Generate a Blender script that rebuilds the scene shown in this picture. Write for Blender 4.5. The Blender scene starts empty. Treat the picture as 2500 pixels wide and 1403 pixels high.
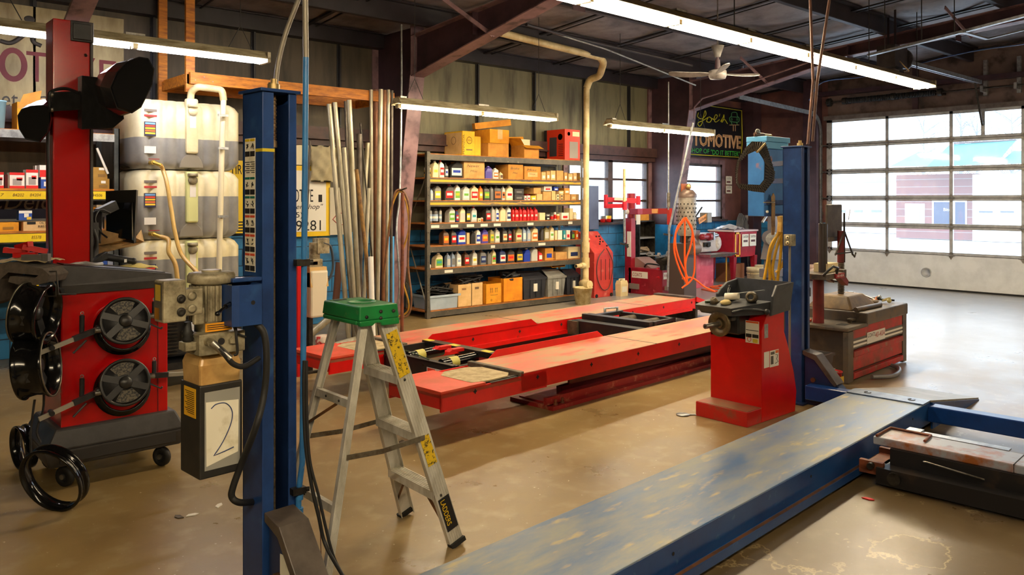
import bpy, math, random
from mathutils import Vector, Matrix, Euler
random.seed(7)
R = math.radians
SC = bpy.context.scene
COL = SC.collection
# ---------------------------------------------------------------- camera, world, exposure
H = 1.6; FP = 1960.0; CX = 1250.0; CY = 486.0          # eye height, focal length in px, horizon row
CT, ST = 0.6656, 0.7463
cd = bpy.data.cameras.new('camera'); cam = bpy.data.objects.new('camera', cd); COL.objects.link(cam)
cd.sensor_width = 36; cd.lens = FP / 2500 * 36; cd.shift_y = -(701.5 - CY) / 2500; cd.clip_end = 300
cam.location = (0, 0, H)
cam.rotation_euler = Vector((CT, ST, 0)).to_track_quat('-Z', 'Y').to_euler()
SC.camera = cam
SC.view_settings.view_transform = 'Standard'; SC.view_settings.look = 'None'
SC.view_settings.gamma = 1; SC.view_settings.exposure = 1.5; SC.view_settings.use_curve_mapping = False
SC.cycles.max_bounces = 7; SC.cycles.diffuse_bounces = 4; SC.cycles.glossy_bounces = 3
SC.cycles.transparent_max_bounces = 12; SC.cycles.use_denoising = True
SC.cycles.sample_clamp_indirect = 6
W = bpy.data.worlds.new('sky'); SC.world = W; W.use_nodes = True
nt = W.node_tree; nt.nodes.clear()
wo = nt.nodes.new('ShaderNodeOutputWorld'); wb = nt.nodes.new('ShaderNodeBackground')
tc = nt.nodes.new('ShaderNodeTexCoord'); nz = nt.nodes.new('ShaderNodeTexNoise'); cr = nt.nodes.new('ShaderNodeValToRGB')
nz.inputs['Scale'].default_value = 3
cr.color_ramp.elements[0].color = (.62, .80, 1, 1); cr.color_ramp.elements[1].color = (.78, .90, 1, 1)
nt.links.new(tc.outputs['Generated'], nz.inputs['Vector']); nt.links.new(nz.outputs['Fac'], cr.inputs['Fac'])
nt.links.new(cr.outputs['Color'], wb.inputs['Color']); wb.inputs['Strength'].default_value = 2.3
nt.links.new(wb.outputs['Background'], wo.inputs['Surface'])
TUBE_WARM, TUBE_COOL, TUBE_POWER = (1.0, .82, .55), (.93, .90, 1.0), 42.0

# ---------------------------------------------------------------- measuring the place from the photo
def dr(px):
    u = (px - CX) / FP
    return (CT + ST * u, ST - CT * u)
def at(px, D):
    a = dr(px); return (a[0] * D, a[1] * D)
def fl(px, py, z=0.0):
    D = (H - z) * FP / (py - CY); a = dr(px); return (a[0] * D, a[1] * D)
def dY(px, Y): return Y / dr(px)[1]
def dX(px, X): return X / dr(px)[0]
def XonY(px, Y): a = dr(px); return a[0] / a[1] * Y
def YonX(px, X): a = dr(px); return a[1] / a[0] * X
def zat(py, D): return H - (py - CY) * D / FP
def zY(px, py, Y): return zat(py, dY(px, Y))
def zX(px, py, X): return zat(py, dX(px, X))
def p3(px, py, D):
    a = at(px, D); return Vector((a[0], a[1], zat(py, D)))

# ---------------------------------------------------------------- materials
def lin(c):
    def g(v):
        v /= 255.0
        return v / 12.92 if v <= .04045 else ((v + .055) / 1.055) ** 2.4
    return (g(c[0]), g(c[1]), g(c[2]), 1)
MATS = {}
def mat(name, c, rough=.5, metal=0, c2=None, scale=6, stretch=(1, 1, 1), lo=.4, hi=.65, bump=0, c3=None, scale3=2, lo3=.55, hi3=.7, rough2=None, coat=0, detail=5):
    if name in MATS: return MATS[name]
    m = bpy.data.materials.new(name); m.use_nodes = True; t = m.node_tree; N = t.nodes; L = t.links
    b = N['Principled BSDF']; b.inputs['Base Color'].default_value = lin(c); b.inputs['Roughness'].default_value = rough
    b.inputs['Metallic'].default_value = metal
    if coat: b.inputs['Coat Weight'].default_value = coat; b.inputs['Coat Roughness'].default_value = .12
    if c2 or bump:
        tcn = N.new('ShaderNodeTexCoord'); mp = N.new('ShaderNodeMapping'); mp.inputs['Scale'].default_value = stretch
        L.new(tcn.outputs['Object'], mp.inputs['Vector'])
        n = N.new('ShaderNodeTexNoise'); n.inputs['Scale'].default_value = scale; n.inputs['Detail'].default_value = detail; n.inputs['Roughness'].default_value = .65
        L.new(mp.outputs[0], n.inputs['Vector'])
        r = N.new('ShaderNodeMapRange'); r.inputs['From Min'].default_value = lo; r.inputs['From Max'].default_value = hi
        L.new(n.outputs['Fac'], r.inputs['Value'])
        if c2:
            mx = N.new('ShaderNodeMix'); mx.data_type = 'RGBA'; mx.inputs['A'].default_value = lin(c); mx.inputs['B'].default_value = lin(c2)
            L.new(r.outputs['Result'], mx.inputs['Factor']); out = mx.outputs['Result']
            if c3:
                n3 = N.new('ShaderNodeTexNoise'); n3.inputs['Scale'].default_value = scale3; n3.inputs['Detail'].default_value = 6
                L.new(mp.outputs[0], n3.inputs['Vector'])
                r3 = N.new('ShaderNodeMapRange'); r3.inputs['From Min'].default_value = lo3; r3.inputs['From Max'].default_value = hi3
                L.new(n3.outputs['Fac'], r3.inputs['Value'])
                m3 = N.new('ShaderNodeMix'); m3.data_type = 'RGBA'; m3.inputs['B'].default_value = lin(c3)
                L.new(out, m3.inputs['A']); L.new(r3.outputs['Result'], m3.inputs['Factor']); out = m3.outputs['Result']
            L.new(out, b.inputs['Base Color'])
            if rough2 is not None:
                rr = N.new('ShaderNodeMapRange'); rr.inputs['To Min'].default_value = rough; rr.inputs['To Max'].default_value = rough2
                L.new(r.outputs['Result'], rr.inputs['Value']); L.new(rr.outputs['Result'], b.inputs['Roughness'])
        if bump:
            bp = N.new('ShaderNodeBump'); bp.inputs['Strength'].default_value = bump; bp.inputs['Distance'].default_value = .02
            L.new(n.outputs['Fac'], bp.inputs['Height']); L.new(bp.outputs['Normal'], b.inputs['Normal'])
    MATS[name] = m; return m
def emit(name, c, s):
    if name in MATS: return MATS[name]
    m = bpy.data.materials.new(name); m.use_nodes = True; N = m.node_tree.nodes; b = N['Principled BSDF']
    b.inputs['Base Color'].default_value = (.8, .8, .8, 1); b.inputs['Emission Color'].default_value = (*c, 1); b.inputs['Emission Strength'].default_value = s
    MATS[name] = m; return m
def glass(name, tint=(1, 1, 1), haze=.06):
    m = bpy.data.materials.new(name); m.use_nodes = True; t = m.node_tree; N = t.nodes; L = t.links; N.clear()
    o = N.new('ShaderNodeOutputMaterial'); tr = N.new('ShaderNodeBsdfTransparent'); gl = N.new('ShaderNodeBsdfGlossy'); df = N.new('ShaderNodeBsdfTranslucent')
    tr.inputs[0].default_value = (*tint, 1); gl.inputs['Roughness'].default_value = .05
    m1 = N.new('ShaderNodeMixShader'); m1.inputs[0].default_value = .06; m2 = N.new('ShaderNodeMixShader'); m2.inputs[0].default_value = haze
    L.new(tr.outputs[0], m1.inputs[1]); L.new(gl.outputs[0], m1.inputs[2])
    L.new(m1.outputs[0], m2.inputs[1]); L.new(df.outputs[0], m2.inputs[2]); L.new(m2.outputs[0], o.inputs['Surface'])
    MATS[name] = m; return m
def M(r, g, b, rough=.5, metal=0):                              # plain paint or print, cached by colour
    return mat('paint_%d_%d_%d_%d_%d' % (r, g, b, rough * 100, metal * 100), (r, g, b), rough, metal)

# ---------------------------------------------------------------- mesh building
class MB:
    def __init__(s): s.v = []; s.f = []; s.m = []; s.s = []
    def add(s, vs, fs, mi=0, sm=False):
        o = len(s.v); s.v += [tuple(v) for v in vs]
        for f in fs: s.f.append(tuple(i + o for i in f)); s.m.append(mi); s.s.append(sm)
        return s
    def box(s, x0, x1, y0, y1, z0, z1, mi=0):
        return s.add([(x0, y0, z0), (x1, y0, z0), (x1, y1, z0), (x0, y1, z0), (x0, y0, z1), (x1, y0, z1), (x1, y1, z1), (x0, y1, z1)],
              [(0, 3, 2, 1), (4, 5, 6, 7), (0, 1, 5, 4), (1, 2, 6, 5), (2, 3, 7, 6), (3, 0, 4, 7)], mi)
    def frus(s, b, t, z0, z1, mi=0):                            # b,t = (x0,x1,y0,y1)
        return s.add([(b[0], b[2], z0), (b[1], b[2], z0), (b[1], b[3], z0), (b[0], b[3], z0), (t[0], t[2], z1), (t[1], t[2], z1), (t[1], t[3], z1), (t[0], t[3], z1)],
              [(0, 3, 2, 1), (4, 5, 6, 7), (0, 1, 5, 4), (1, 2, 6, 5), (2, 3, 7, 6), (3, 0, 4, 7)], mi)
    def bar(s, p, q, w, h, up=(0, 0, 1), mi=0):                 # box beam from p to q, w sideways, h along up
        p = Vector(p); q = Vector(q); d = (q - p).normalized(); u = Vector(up); sd = d.cross(u)
        if sd.length < 1e-4: sd = d.cross(Vector((1, 0, 0)))
        sd.normalize(); u = sd.cross(d).normalized(); a = sd * w / 2; b = u * h / 2
        vs = [p - a - b, p + a - b, p + a + b, p - a + b, q - a - b, q + a - b, q + a + b, q - a + b]
        return s.add(vs, [(3, 2, 1, 0), (4, 5, 6, 7), (0, 1, 5, 4), (1, 2, 6, 5), (2, 3, 7, 6), (3, 0, 4, 7)][0:6], mi)
    def tube(s, pts, r, n=8, mi=0, closed=False, caps=True):
        P = [Vector(p) for p in pts]; k = len(P); rs = r if isinstance(r, (list, tuple)) else [r] * k
        t0 = ((P[1] - P[0])).normalized(); nrm = t0.orthogonal().normalized(); vs = []
        for i in range(k):
            if closed: t = (P[(i + 1) % k] - P[i - 1])
            elif i == 0: t = P[1] - P[0]
            elif i == k - 1: t = P[-1] - P[-2]
            else: t = (P[i + 1] - P[i]).normalized() + (P[i] - P[i - 1]).normalized()
            if t.length < 1e-9: t = t0
            t.normalize(); nrm = nrm - t * nrm.dot(t)
            if nrm.length < 1e-6: nrm = t.orthogonal()
            nrm.normalize(); bn = t.cross(nrm)
            for j in range(n):
                a = 2 * math.pi * j / n; vs.append(P[i] + (nrm * math.cos(a) + bn * math.sin(a)) * rs[i])
        fs = []
        for i in range(k if closed else k - 1):
            for j in range(n):
                a = i * n + j; b = i * n + (j + 1) % n; c = ((i + 1) % k) * n + (j + 1) % n; d = ((i + 1) % k) * n + j
                fs.append((a, b, c, d))
        s.add(vs, fs, mi, True)
        if caps and not closed:
            s.add(vs[:n], [tuple(range(n))[::-1]], mi); s.add(vs[-n:], [tuple(range(n))], mi)
        return s
    def cyl(s, p, q, r, r2=None, n=16, mi=0): return s.tube([p, q], [r, r if r2 is None else r2], n, mi)
    def lathe(s, prof, c=(0, 0, 0), ax=(0, 0, 1), n=20, mi=0, sm=True, closed=False):
        z = Vector(ax).normalized(); x = z.orthogonal().normalized(); y = z.cross(x); c = Vector(c); vs = []
        for (r, h) in prof:
            for j in range(n):
                a = 2 * math.pi * j / n; vs.append(c + z * h + (x * math.cos(a) + y * math.sin(a)) * max(r, 1e-5))
        fs = []; k = len(prof)
        for i in range(k if closed else k - 1):
            for j in range(n):
                fs.append((i * n + j, i * n + (j + 1) % n, ((i + 1) % k) * n + (j + 1) % n, ((i + 1) % k) * n + j))
        s.add(vs, fs, mi, sm)
        if not closed:
            if prof[0][0] > 1e-4: s.add(vs[:n], [tuple(range(n))[::-1]], mi)
            if prof[-1][0] > 1e-4: s.add(vs[-n:], [tuple(range(n))], mi)
        return s
    def prism(s, poly, pl, a, b, mi=0):                         # polygon in plane 'xy','xz','yz', from a to b on the third axis
        def mk(p, h): return {'xy': (p[0], p[1], h), 'xz': (p[0], h, p[1]), 'yz': (h, p[0], p[1])}[pl]
        n = len(poly); vs = [mk(p, a) for p in poly] + [mk(p, b) for p in poly]
        fs = [tuple(range(n)), tuple(range(n, 2 * n))[::-1]] + [(i, i + n, (i + 1) % n + n, (i + 1) % n) for i in range(n)]
        return s.add(vs, fs, mi)
    def loft(s, rings, mi=0, sm=False, caps=True):
        n = len(rings[0]); vs = [v for r in rings for v in r]; fs = []
        for i in range(len(rings) - 1):
            for j in range(n): fs.append((i * n + j, i * n + (j + 1) % n, (i + 1) * n + (j + 1) % n, (i + 1) * n + j))
        s.add(vs, fs, mi, sm)
        if caps: s.add(rings[0], [tuple(range(n))[::-1]], mi); s.add(rings[-1], [tuple(range(n))], mi)
        return s
    def ball(s, c, r, sc=(1, 1, 1), n=14, k=8, mi=0):
        c = Vector(c); vs = []
        for i in range(k + 1):
            ph = math.pi * i / k
            for j in range(n):
                a = 2 * math.pi * j / n
                vs.append((c.x + r * sc[0] * math.sin(ph) * math.cos(a), c.y + r * sc[1] * math.sin(ph) * math.sin(a), c.z + r * sc[2] * math.cos(ph)))
        return s.add(vs, [(i * n + j, (i + 1) * n + j, (i + 1) * n + (j + 1) % n, i * n + (j + 1) % n) for i in range(k) for j in range(n)], mi, True)
    def plate(s, pts, th, mi=0):                                # planar polygon thickened along its normal
        P = [Vector(p) for p in pts]; nrm = (P[1] - P[0]).cross(P[2] - P[0]).normalized() * th; n = len(P)
        vs = P + [p + nrm for p in P]
        return s.add(vs, [tuple(range(n))[::-1], tuple(range(n, 2 * n))] + [(i, (i + 1) % n, (i + 1) % n + n, i + n) for i in range(n)], mi)
    def build(s, name, mats, parent=None, bevel=0, loc=None, rz=0):
        me = bpy.data.meshes.new(name); me.from_pydata(s.v, [], s.f)
        for m in (mats if isinstance(mats, (list, tuple)) else [mats]): me.materials.append(m)
        me.polygons.foreach_set('material_index', s.m); me.polygons.foreach_set('use_smooth', s.s)
        me.update(); fix(me)
        o = bpy.data.objects.new(name, me); COL.objects.link(o)
        if parent: o.parent = parent
        if loc: o.location = loc
        if rz: o.rotation_euler = (0, 0, rz)
        if bevel:
            b = o.modifiers.new('bevel', 'BEVEL'); b.width = bevel; b.segments = 2; b.limit_method = 'ANGLE'; b.angle_limit = R(50)
        return o
import bmesh
def fix(me):
    bm = bmesh.new(); bm.from_mesh(me); bmesh.ops.recalc_face_normals(bm, faces=bm.faces); bm.to_mesh(me); bm.free()
def B(*a, mi=0): return MB().box(*a, mi=mi)
def tag(o, label, cat, group=None):
    o['label'] = label; o['category'] = cat
    if group: o['group'] = group
    return o
def T(name, label, cat, loc=(0, 0, 0), rz=0, group=None):
    o = bpy.data.objects.new(name, None); COL.objects.link(o); o.empty_display_size = .1
    o.location = loc; o.rotation_euler = (0, 0, rz); return tag(o, label, cat, group)
def ST_(name, mb, m, parent=None, **k):
    o = mb.build(name, m, parent, **k)
    if not parent: o['kind'] = 'structure'
    return o
def copy_tree(o, parent=None):
    c = o.copy(); COL.objects.link(c)
    if parent: c.parent = parent
    for ch in list(o.children): copy_tree(ch, c)
    return c
def txt(s, m, parent, x, y, z, w, h, face='-y', name='lettering', th=.002, shear=0, tilt=0):
    """raised lettering whose lower left corner is x,y,z, w wide and h high, facing -y, -x or +z"""
    cu = bpy.data.curves.new('t', 'FONT'); cu.body = s; cu.shear = shear; cu.size = 1; cu.resolution_u = 3
    ob = bpy.data.objects.new('t', cu); me = bpy.data.meshes.new_from_object(ob)
    bpy.data.objects.remove(ob); bpy.data.curves.remove(cu)
    if not me.vertices: return None
    xs = [v.co.x for v in me.vertices]; ys = [v.co.y for v in me.vertices]
    x0, x1, y0, y1 = min(xs), max(xs), min(ys), max(ys); sx = w / max(x1 - x0, 1e-5); sy = h / max(y1 - y0, 1e-5)
    vs = []; c, sn = math.cos(tilt), math.sin(tilt)
    for v in me.vertices:
        a0 = (v.co.x - x0) * sx; b0 = (v.co.y - y0) * sy; a = a0 * c - b0 * sn; b = a0 * sn + b0 * c
        vs.append({'-y': (a, 0, b), '-x': (0, -a, b), '+z': (a, b, 0)}[face])
    fs = [tuple(p.vertices) for p in me.polygons]; bpy.data.meshes.remove(me)
    m2 = bpy.data.meshes.new(name); m2.from_pydata(vs, [], fs); m2.materials.append(m); m2.update()
    o = bpy.data.objects.new(name, m2); COL.objects.link(o); o.parent = parent; o.location = (x, y, z)
    return o
def arc(c, r, a0, a1, n, ax='xz'):
    out = []
    for i in range(n + 1):
        a = R(a0 + (a1 - a0) * i / n); u, v = r * math.cos(a), r * math.sin(a)
        out.append({'xz': (c[0] + u, c[1], c[2] + v), 'yz': (c[0], c[1] + u, c[2] + v), 'xy': (c[0] + u, c[1] + v, c[2])}[ax])
    return out
def spline(pts, n=8):
    P = [Vector(p) for p in pts]; P = [P[0] * 2 - P[1]] + P + [P[-1] * 2 - P[-2]]; out = []
    for i in range(1, len(P) - 2):
        for k in range(n):
            t = k / n; a, b, c, d = P[i - 1], P[i], P[i + 1], P[i + 2]
            out.append(.5 * ((2 * b) + (c - a) * t + (2 * a - 5 * b + 4 * c - d) * t * t + (3 * b - a - 3 * c + d) * t ** 3))
    out.append(P[-2]); return out

# shared paints
black = mat('black_plastic', (24, 24, 26), .42, c2=(40, 40, 42), scale=20)
gloss_black = mat('gloss_black', (12, 12, 13), .14)
rubber = mat('rubber', (22, 21, 20), .6)
steel = mat('bare_steel', (165, 162, 155), .35, .9, c2=(110, 105, 95), scale=12)
darksteel = mat('dark_steel', (70, 66, 60), .5, .7, c2=(40, 36, 32), scale=14)
galv = mat('galvanised', (175, 178, 180), .38, .75, c2=(135, 138, 140), scale=18)
alu = mat('worn_aluminium', (214, 210, 198), .45, .15, c2=(166, 160, 144), scale=9, stretch=(1, 1, .35))
castalu = mat('greasy_cast_metal', (172, 162, 134), .5, .25, c2=(104, 94, 70), scale=14)
wood = mat('orange_stained_wood', (206, 128, 30), .55, c2=(150, 84, 20), scale=5, stretch=(1, 6, 6))
card = mat('cardboard', (205, 145, 58), .8, c2=(182, 120, 42), scale=5)
cardpale = mat('pale_cardboard', (222, 184, 128), .8, c2=(200, 160, 100), scale=5)
cardyel = mat('amber_cardboard', (232, 160, 30), .8, c2=(205, 130, 20), scale=4)
paper = mat('paper_label', (232, 226, 205), .75, c2=(205, 196, 165), scale=8, lo=.5)
ink = M(25, 22, 22, .7)
bluelift = mat('blue_lift_paint', (34, 66, 122), .34, c2=(24, 48, 94), scale=4, c3=(48, 84, 134), scale3=9, lo3=.58, hi3=.7)
redlift = mat('red_lift_paint', (212, 12, 10), .33, c2=(190, 10, 8), scale=3, c3=(150, 40, 20), scale3=18, lo3=.66, hi3=.75)
redpaint = mat('red_cabinet_paint', (190, 8, 10), .25, c2=(175, 6, 8), scale=3, coat=.3)
# ---------------------------------------------------------------- the setting
YW, XD = 9.35, 15.05
def roof(y): return 3.82 + .083 * (YW - y) if y > 0 else 3.82 + .083 * YW + .083 * y
m_floor = mat('stained_concrete', (146, 123, 80), .38, c2=(122, 100, 64), scale=1.6, lo=.36, hi=.68, c3=(160, 142, 104), scale3=7, lo3=.52, hi3=.8, rough2=.26, bump=.1, detail=12)
def floor_mat():
    m = m_floor; t = m.node_tree; N = t.nodes; L = t.links; b = N['Principled BSDF']
    tcn = N.new('ShaderNodeTexCoord'); src = b.inputs['Base Color'].links[0].from_socket
    # greyer, paler concrete where cars roll in at the door, oil spots and chalky rings
    sep = N.new('ShaderNodeSeparateXYZ'); L.new(tcn.outputs['Object'], sep.inputs[0])
    n = N.new('ShaderNodeTexNoise'); n.inputs['Scale'].default_value = .7; n.inputs['Detail'].default_value = 8; L.new(tcn.outputs['Object'], n.inputs['Vector'])
    ad = N.new('ShaderNodeMath'); ad.operation = 'MULTIPLY_ADD'; ad.inputs[1].default_value = 4; L.new(n.outputs['Fac'], ad.inputs[0]); L.new(sep.outputs['X'], ad.inputs[2])
    mr = N.new('ShaderNodeMapRange'); mr.inputs['From Min'].default_value = 8.0; mr.inputs['From Max'].default_value = 12; L.new(ad.outputs[0], mr.inputs['Value'])
    mx = N.new('ShaderNodeMix'); mx.data_type = 'RGBA'; mx.inputs['B'].default_value = lin((150, 148, 146)); L.new(src, mx.inputs['A']); L.new(mr.outputs[0], mx.inputs['Factor'])
    v = N.new('ShaderNodeTexVoronoi'); v.inputs['Scale'].default_value = .55; v.feature = 'F1'
    n4 = N.new('ShaderNodeTexNoise'); n4.inputs['Scale'].default_value = 3; n4.inputs['Detail'].default_value = 6; L.new(tcn.outputs['Object'], n4.inputs['Vector'])
    vm = N.new('ShaderNodeMix'); vm.data_type = 'VECTOR'; vm.inputs['Factor'].default_value = .12; L.new(tcn.outputs['Object'], vm.inputs['A']); L.new(n4.outputs['Color'], vm.inputs['B'])
    L.new(vm.outputs['Result'], v.inputs['Vector'])
    m2 = N.new('ShaderNodeMapRange'); m2.inputs['From Min'].default_value = .16; m2.inputs['From Max'].default_value = .07; L.new(v.outputs['Distance'], m2.inputs['Value'])
    ms = N.new('ShaderNodeMath'); ms.operation = 'MULTIPLY'; ms.inputs[1].default_value = .35; L.new(m2.outputs[0], ms.inputs[0])
    mo = N.new('ShaderNodeMix'); mo.data_type = 'RGBA'; mo.inputs['B'].default_value = lin((84, 74, 64)); L.new(mx.outputs['Result'], mo.inputs['A']); L.new(ms.outputs[0], mo.inputs['Factor'])
    ns = N.new('ShaderNodeTexNoise'); ns.inputs['Scale'].default_value = 38; ns.inputs['Detail'].default_value = 3; L.new(tcn.outputs['Object'], ns.inputs['Vector'])
    mp2 = N.new('ShaderNodeMapRange'); mp2.inputs['From Min'].default_value = .70; mp2.inputs['From Max'].default_value = .76; L.new(ns.outputs['Fac'], mp2.inputs['Value'])
    mk = N.new('ShaderNodeMix'); mk.data_type = 'RGBA'; mk.inputs['B'].default_value = lin((215, 205, 180)); L.new(mo.outputs['Result'], mk.inputs['A']); L.new(mp2.outputs[0], mk.inputs['Factor'])
    # darker concrete in the bay under the blue lift, with chalky dried tide lines
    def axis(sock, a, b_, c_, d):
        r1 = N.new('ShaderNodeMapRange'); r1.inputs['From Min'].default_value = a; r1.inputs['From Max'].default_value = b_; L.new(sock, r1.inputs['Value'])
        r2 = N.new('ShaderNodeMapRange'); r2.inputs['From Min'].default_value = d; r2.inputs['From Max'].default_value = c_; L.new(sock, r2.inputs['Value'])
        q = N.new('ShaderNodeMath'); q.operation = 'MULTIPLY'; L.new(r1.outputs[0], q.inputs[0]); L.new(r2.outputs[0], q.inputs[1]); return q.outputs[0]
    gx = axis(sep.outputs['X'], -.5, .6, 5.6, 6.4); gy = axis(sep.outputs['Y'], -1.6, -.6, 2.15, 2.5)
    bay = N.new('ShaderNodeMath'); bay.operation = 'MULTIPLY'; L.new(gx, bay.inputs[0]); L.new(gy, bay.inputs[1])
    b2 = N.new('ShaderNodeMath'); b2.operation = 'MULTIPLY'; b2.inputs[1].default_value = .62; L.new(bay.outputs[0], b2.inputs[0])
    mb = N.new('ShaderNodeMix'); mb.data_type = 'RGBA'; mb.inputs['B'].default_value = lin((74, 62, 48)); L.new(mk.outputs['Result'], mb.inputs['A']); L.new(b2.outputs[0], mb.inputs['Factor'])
    n5 = N.new('ShaderNodeTexNoise'); n5.inputs['Scale'].default_value = 1.1; n5.inputs['Detail'].default_value = 7; n5.inputs['Roughness'].default_value = .6; L.new(tcn.outputs['Object'], n5.inputs['Vector'])
    su = N.new('ShaderNodeMath'); su.operation = 'SUBTRACT'; su.inputs[1].default_value = .56; L.new(n5.outputs['Fac'], su.inputs[0]); ab = N.new('ShaderNodeMath'); ab.operation = 'ABSOLUTE'; L.new(su.outputs[0], ab.inputs[0])
    ln = N.new('ShaderNodeMapRange'); ln.inputs['From Min'].default_value = .009; ln.inputs['From Max'].default_value = .002; L.new(ab.outputs[0], ln.inputs['Value'])
    lb = N.new('ShaderNodeMath'); lb.operation = 'MULTIPLY'; L.new(ln.outputs[0], lb.inputs[0]); L.new(bay.outputs[0], lb.inputs[1]); l2 = N.new('ShaderNodeMath'); l2.operation = 'MULTIPLY'; L.new(lb.outputs[0], l2.inputs[0]); L.new(n4.outputs['Fac'], l2.inputs[1])
    mz = N.new('ShaderNodeMix'); mz.data_type = 'RGBA'; mz.inputs['B'].default_value = lin((196, 176, 130)); L.new(mb.outputs['Result'], mz.inputs['A']); L.new(l2.outputs[0], mz.inputs['Factor'])
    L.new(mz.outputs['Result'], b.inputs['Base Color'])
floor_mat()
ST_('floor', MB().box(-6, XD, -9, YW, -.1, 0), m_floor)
# roof sheeting with sagging insulation
cm = MB(); m_ins = mat('grey_roof_insulation', (138, 132, 136), .5, c2=(92, 88, 92), scale=2.5, bump=.3)
nx, ny = 84, 72; vs = []
for j in range(ny + 1):
    y = YW + .2 - (YW + 9.2) * j / ny
    for i in range(nx + 1):
        x = -6 + 21.2 * i / nx
        ph = ((y - .5) / 1.5) % 1; sg = .07 * math.sin(math.pi * ph) + .02 * math.sin(x * 5.1 + y * 2.3) * math.sin(math.pi * ph)
        vs.append((x, y, roof(y) + .03 - sg))
fs = [(j * (nx + 1) + i, j * (nx + 1) + i + 1, (j + 1) * (nx + 1) + i + 1, (j + 1) * (nx + 1) + i) for j in range(ny) for i in range(nx)]
cm.add(vs, fs, 0, True); cm.box(-6, XD + .2, -9.2, YW + .2, 4.75, 4.8)
ST_('ceiling', cm, m_ins)
m_pur = mat('dark_purlin_paint', (44, 38, 46), .5, c2=(30, 26, 32), scale=4)
m_raf = mat('maroon_steel_paint', (76, 54, 62), .45, c2=(52, 36, 46), scale=2.5, c3=(104, 82, 84), scale3=1.2, lo3=.62, hi3=.8)
m_fla = mat('dusty_maroon_flange', (134, 104, 108), .5, c2=(100, 74, 80), scale=3, c3=(60, 44, 46), scale3=6)
for k in range(-6, 7):
    y = .5 + 1.5 * k
    if abs(y) > 9: continue
    z = roof(y); MBp = MB().box(-6, XD, y - .005, y + .008, z - .22, z + .02).box(-6, XD, y, y + .07, z - .225, z - .21).box(-6, XD, y - .07, y, z - .01, z + .01)
    ST_('purlin', MBp, m_pur)
sm_ = MB()
for i in range(15):
    x = -5.4 + i * 1.45
    for y0, y1 in ((YW, 0), (0, -9)):
        sm_.bar((x, y0, roof(y0) - .065), (x, y1, roof(y1) - .065), .05, .02); sm_.bar((x + .14, y0, roof(y0) - .06), (x + .14, y1, roof(y1) - .06), .02, .012)
ST_('trim_roof_seams', sm_, mat('seam_tape', (28, 25, 28), .5, c2=(70, 66, 66), scale=4, lo=.55))
# rigid frames: tapered column and rafter
for X in (.02 - 0, 5.9, 11.78):
    if X < 1: continue
    w = MB(); rf = MB()
    w.prism([(YW, 0), (8.95, 0), (8.43, 3.16), (8.43, roof(8.43) - .1), (YW, roof(YW) - .02)], 'yz', X - .006, X + .006, 0)
    w.bar((X, 8.95, 0), (X, 8.43, 3.17), .22, .014, (0, 1, 0), 1); w.box(X - .1, X + .1, YW - .02, YW - .006, 0, roof(YW), 1)
    w.bar((X, 8.43, 3.16), (X, 8.43, roof(8.43) - .1), .2, .012, (0, 1, 0), 1)
    if X > 8:
        yl_ = 8.95 - .52 * 1.14 / 3.16
        w.prism([(YW, 0), (8.95, 0), (yl_, 1.14), (YW, 1.14)], 'yz', X - .009, X + .009, 2); w.bar((X, 8.95 - .002, 0), (X, yl_ - .002, 1.14), .224, .018, (0, 1, 0), 2)
    ST_('column', w, [m_raf, m_fla, mat('bright_blue_paint', (40, 130, 200), .4, c2=(30, 100, 160), scale=4)])
    pr = [(8.43, 3.16), (5.6, 3.74), (0, 4.1), (0, roof(0) - .23), (8.43, roof(8.43) - .23)]
    rf.prism(pr, 'yz', X - .006, X + .006, 0)
    rf.bar((X, 8.43, 3.16), (X, 5.6, 3.74), .2, .014, (0, 0, 1), 1); rf.bar((X, 5.6, 3.74), (X, 0, 4.1), .2, .014, (0, 0, 1), 1)
    rf.bar((X, 8.43, roof(8.43) - .23), (X, 0, roof(0) - .23), .2, .014, (0, 0, 1), 1)
    for yy in (7.2, 5.6, 4.1, 2.6): rf.box(X - .09, X + .09, yy - .005, yy + .005, 3.74 if yy < 5.6 else 3.5, roof(yy) - .24, 0)
    ST_('rafter', rf, [m_raf, m_fla])
    for yy, sgn in ((7.0, -1), (5.5, 1), (4.0, 1), (7.0, 1), (4.0, -1)):                   # flange braces up to the purlins
        zb = 3.46 if yy > 6 else 3.78
        ST_('brace', MB().bar((X, yy - .05, zb + .0), (X + sgn * .75, yy, roof(yy) - .2), .05, .012, (0, 1, 0)), m_fla)
ST_('brace', MB().bar(p3(182, 62, 7.9), p3(232, -60, 7.2), .22, .03, (0, 1, 0)), m_fla)
# eave strut, girts
ST_('trim_eave', MB().box(-6, XD, YW - .16, YW, 3.62, 3.80).box(-6, XD, YW - .2, YW, 3.80, 3.815), mat('eave_steel', (40, 34, 44), .45, c2=(26, 22, 28), scale=5))
ST_('trim_girt', MB().box(-6, 12.4, YW - .14, YW, 2.36, 2.52).box(-6, 12.4, YW - .17, YW, 2.36, 2.375).box(-6, 12.4, YW - .1, YW, 2.28, 2.36), mat('girt_brown', (84, 56, 52), .5, c2=(58, 40, 40), scale=5))
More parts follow.
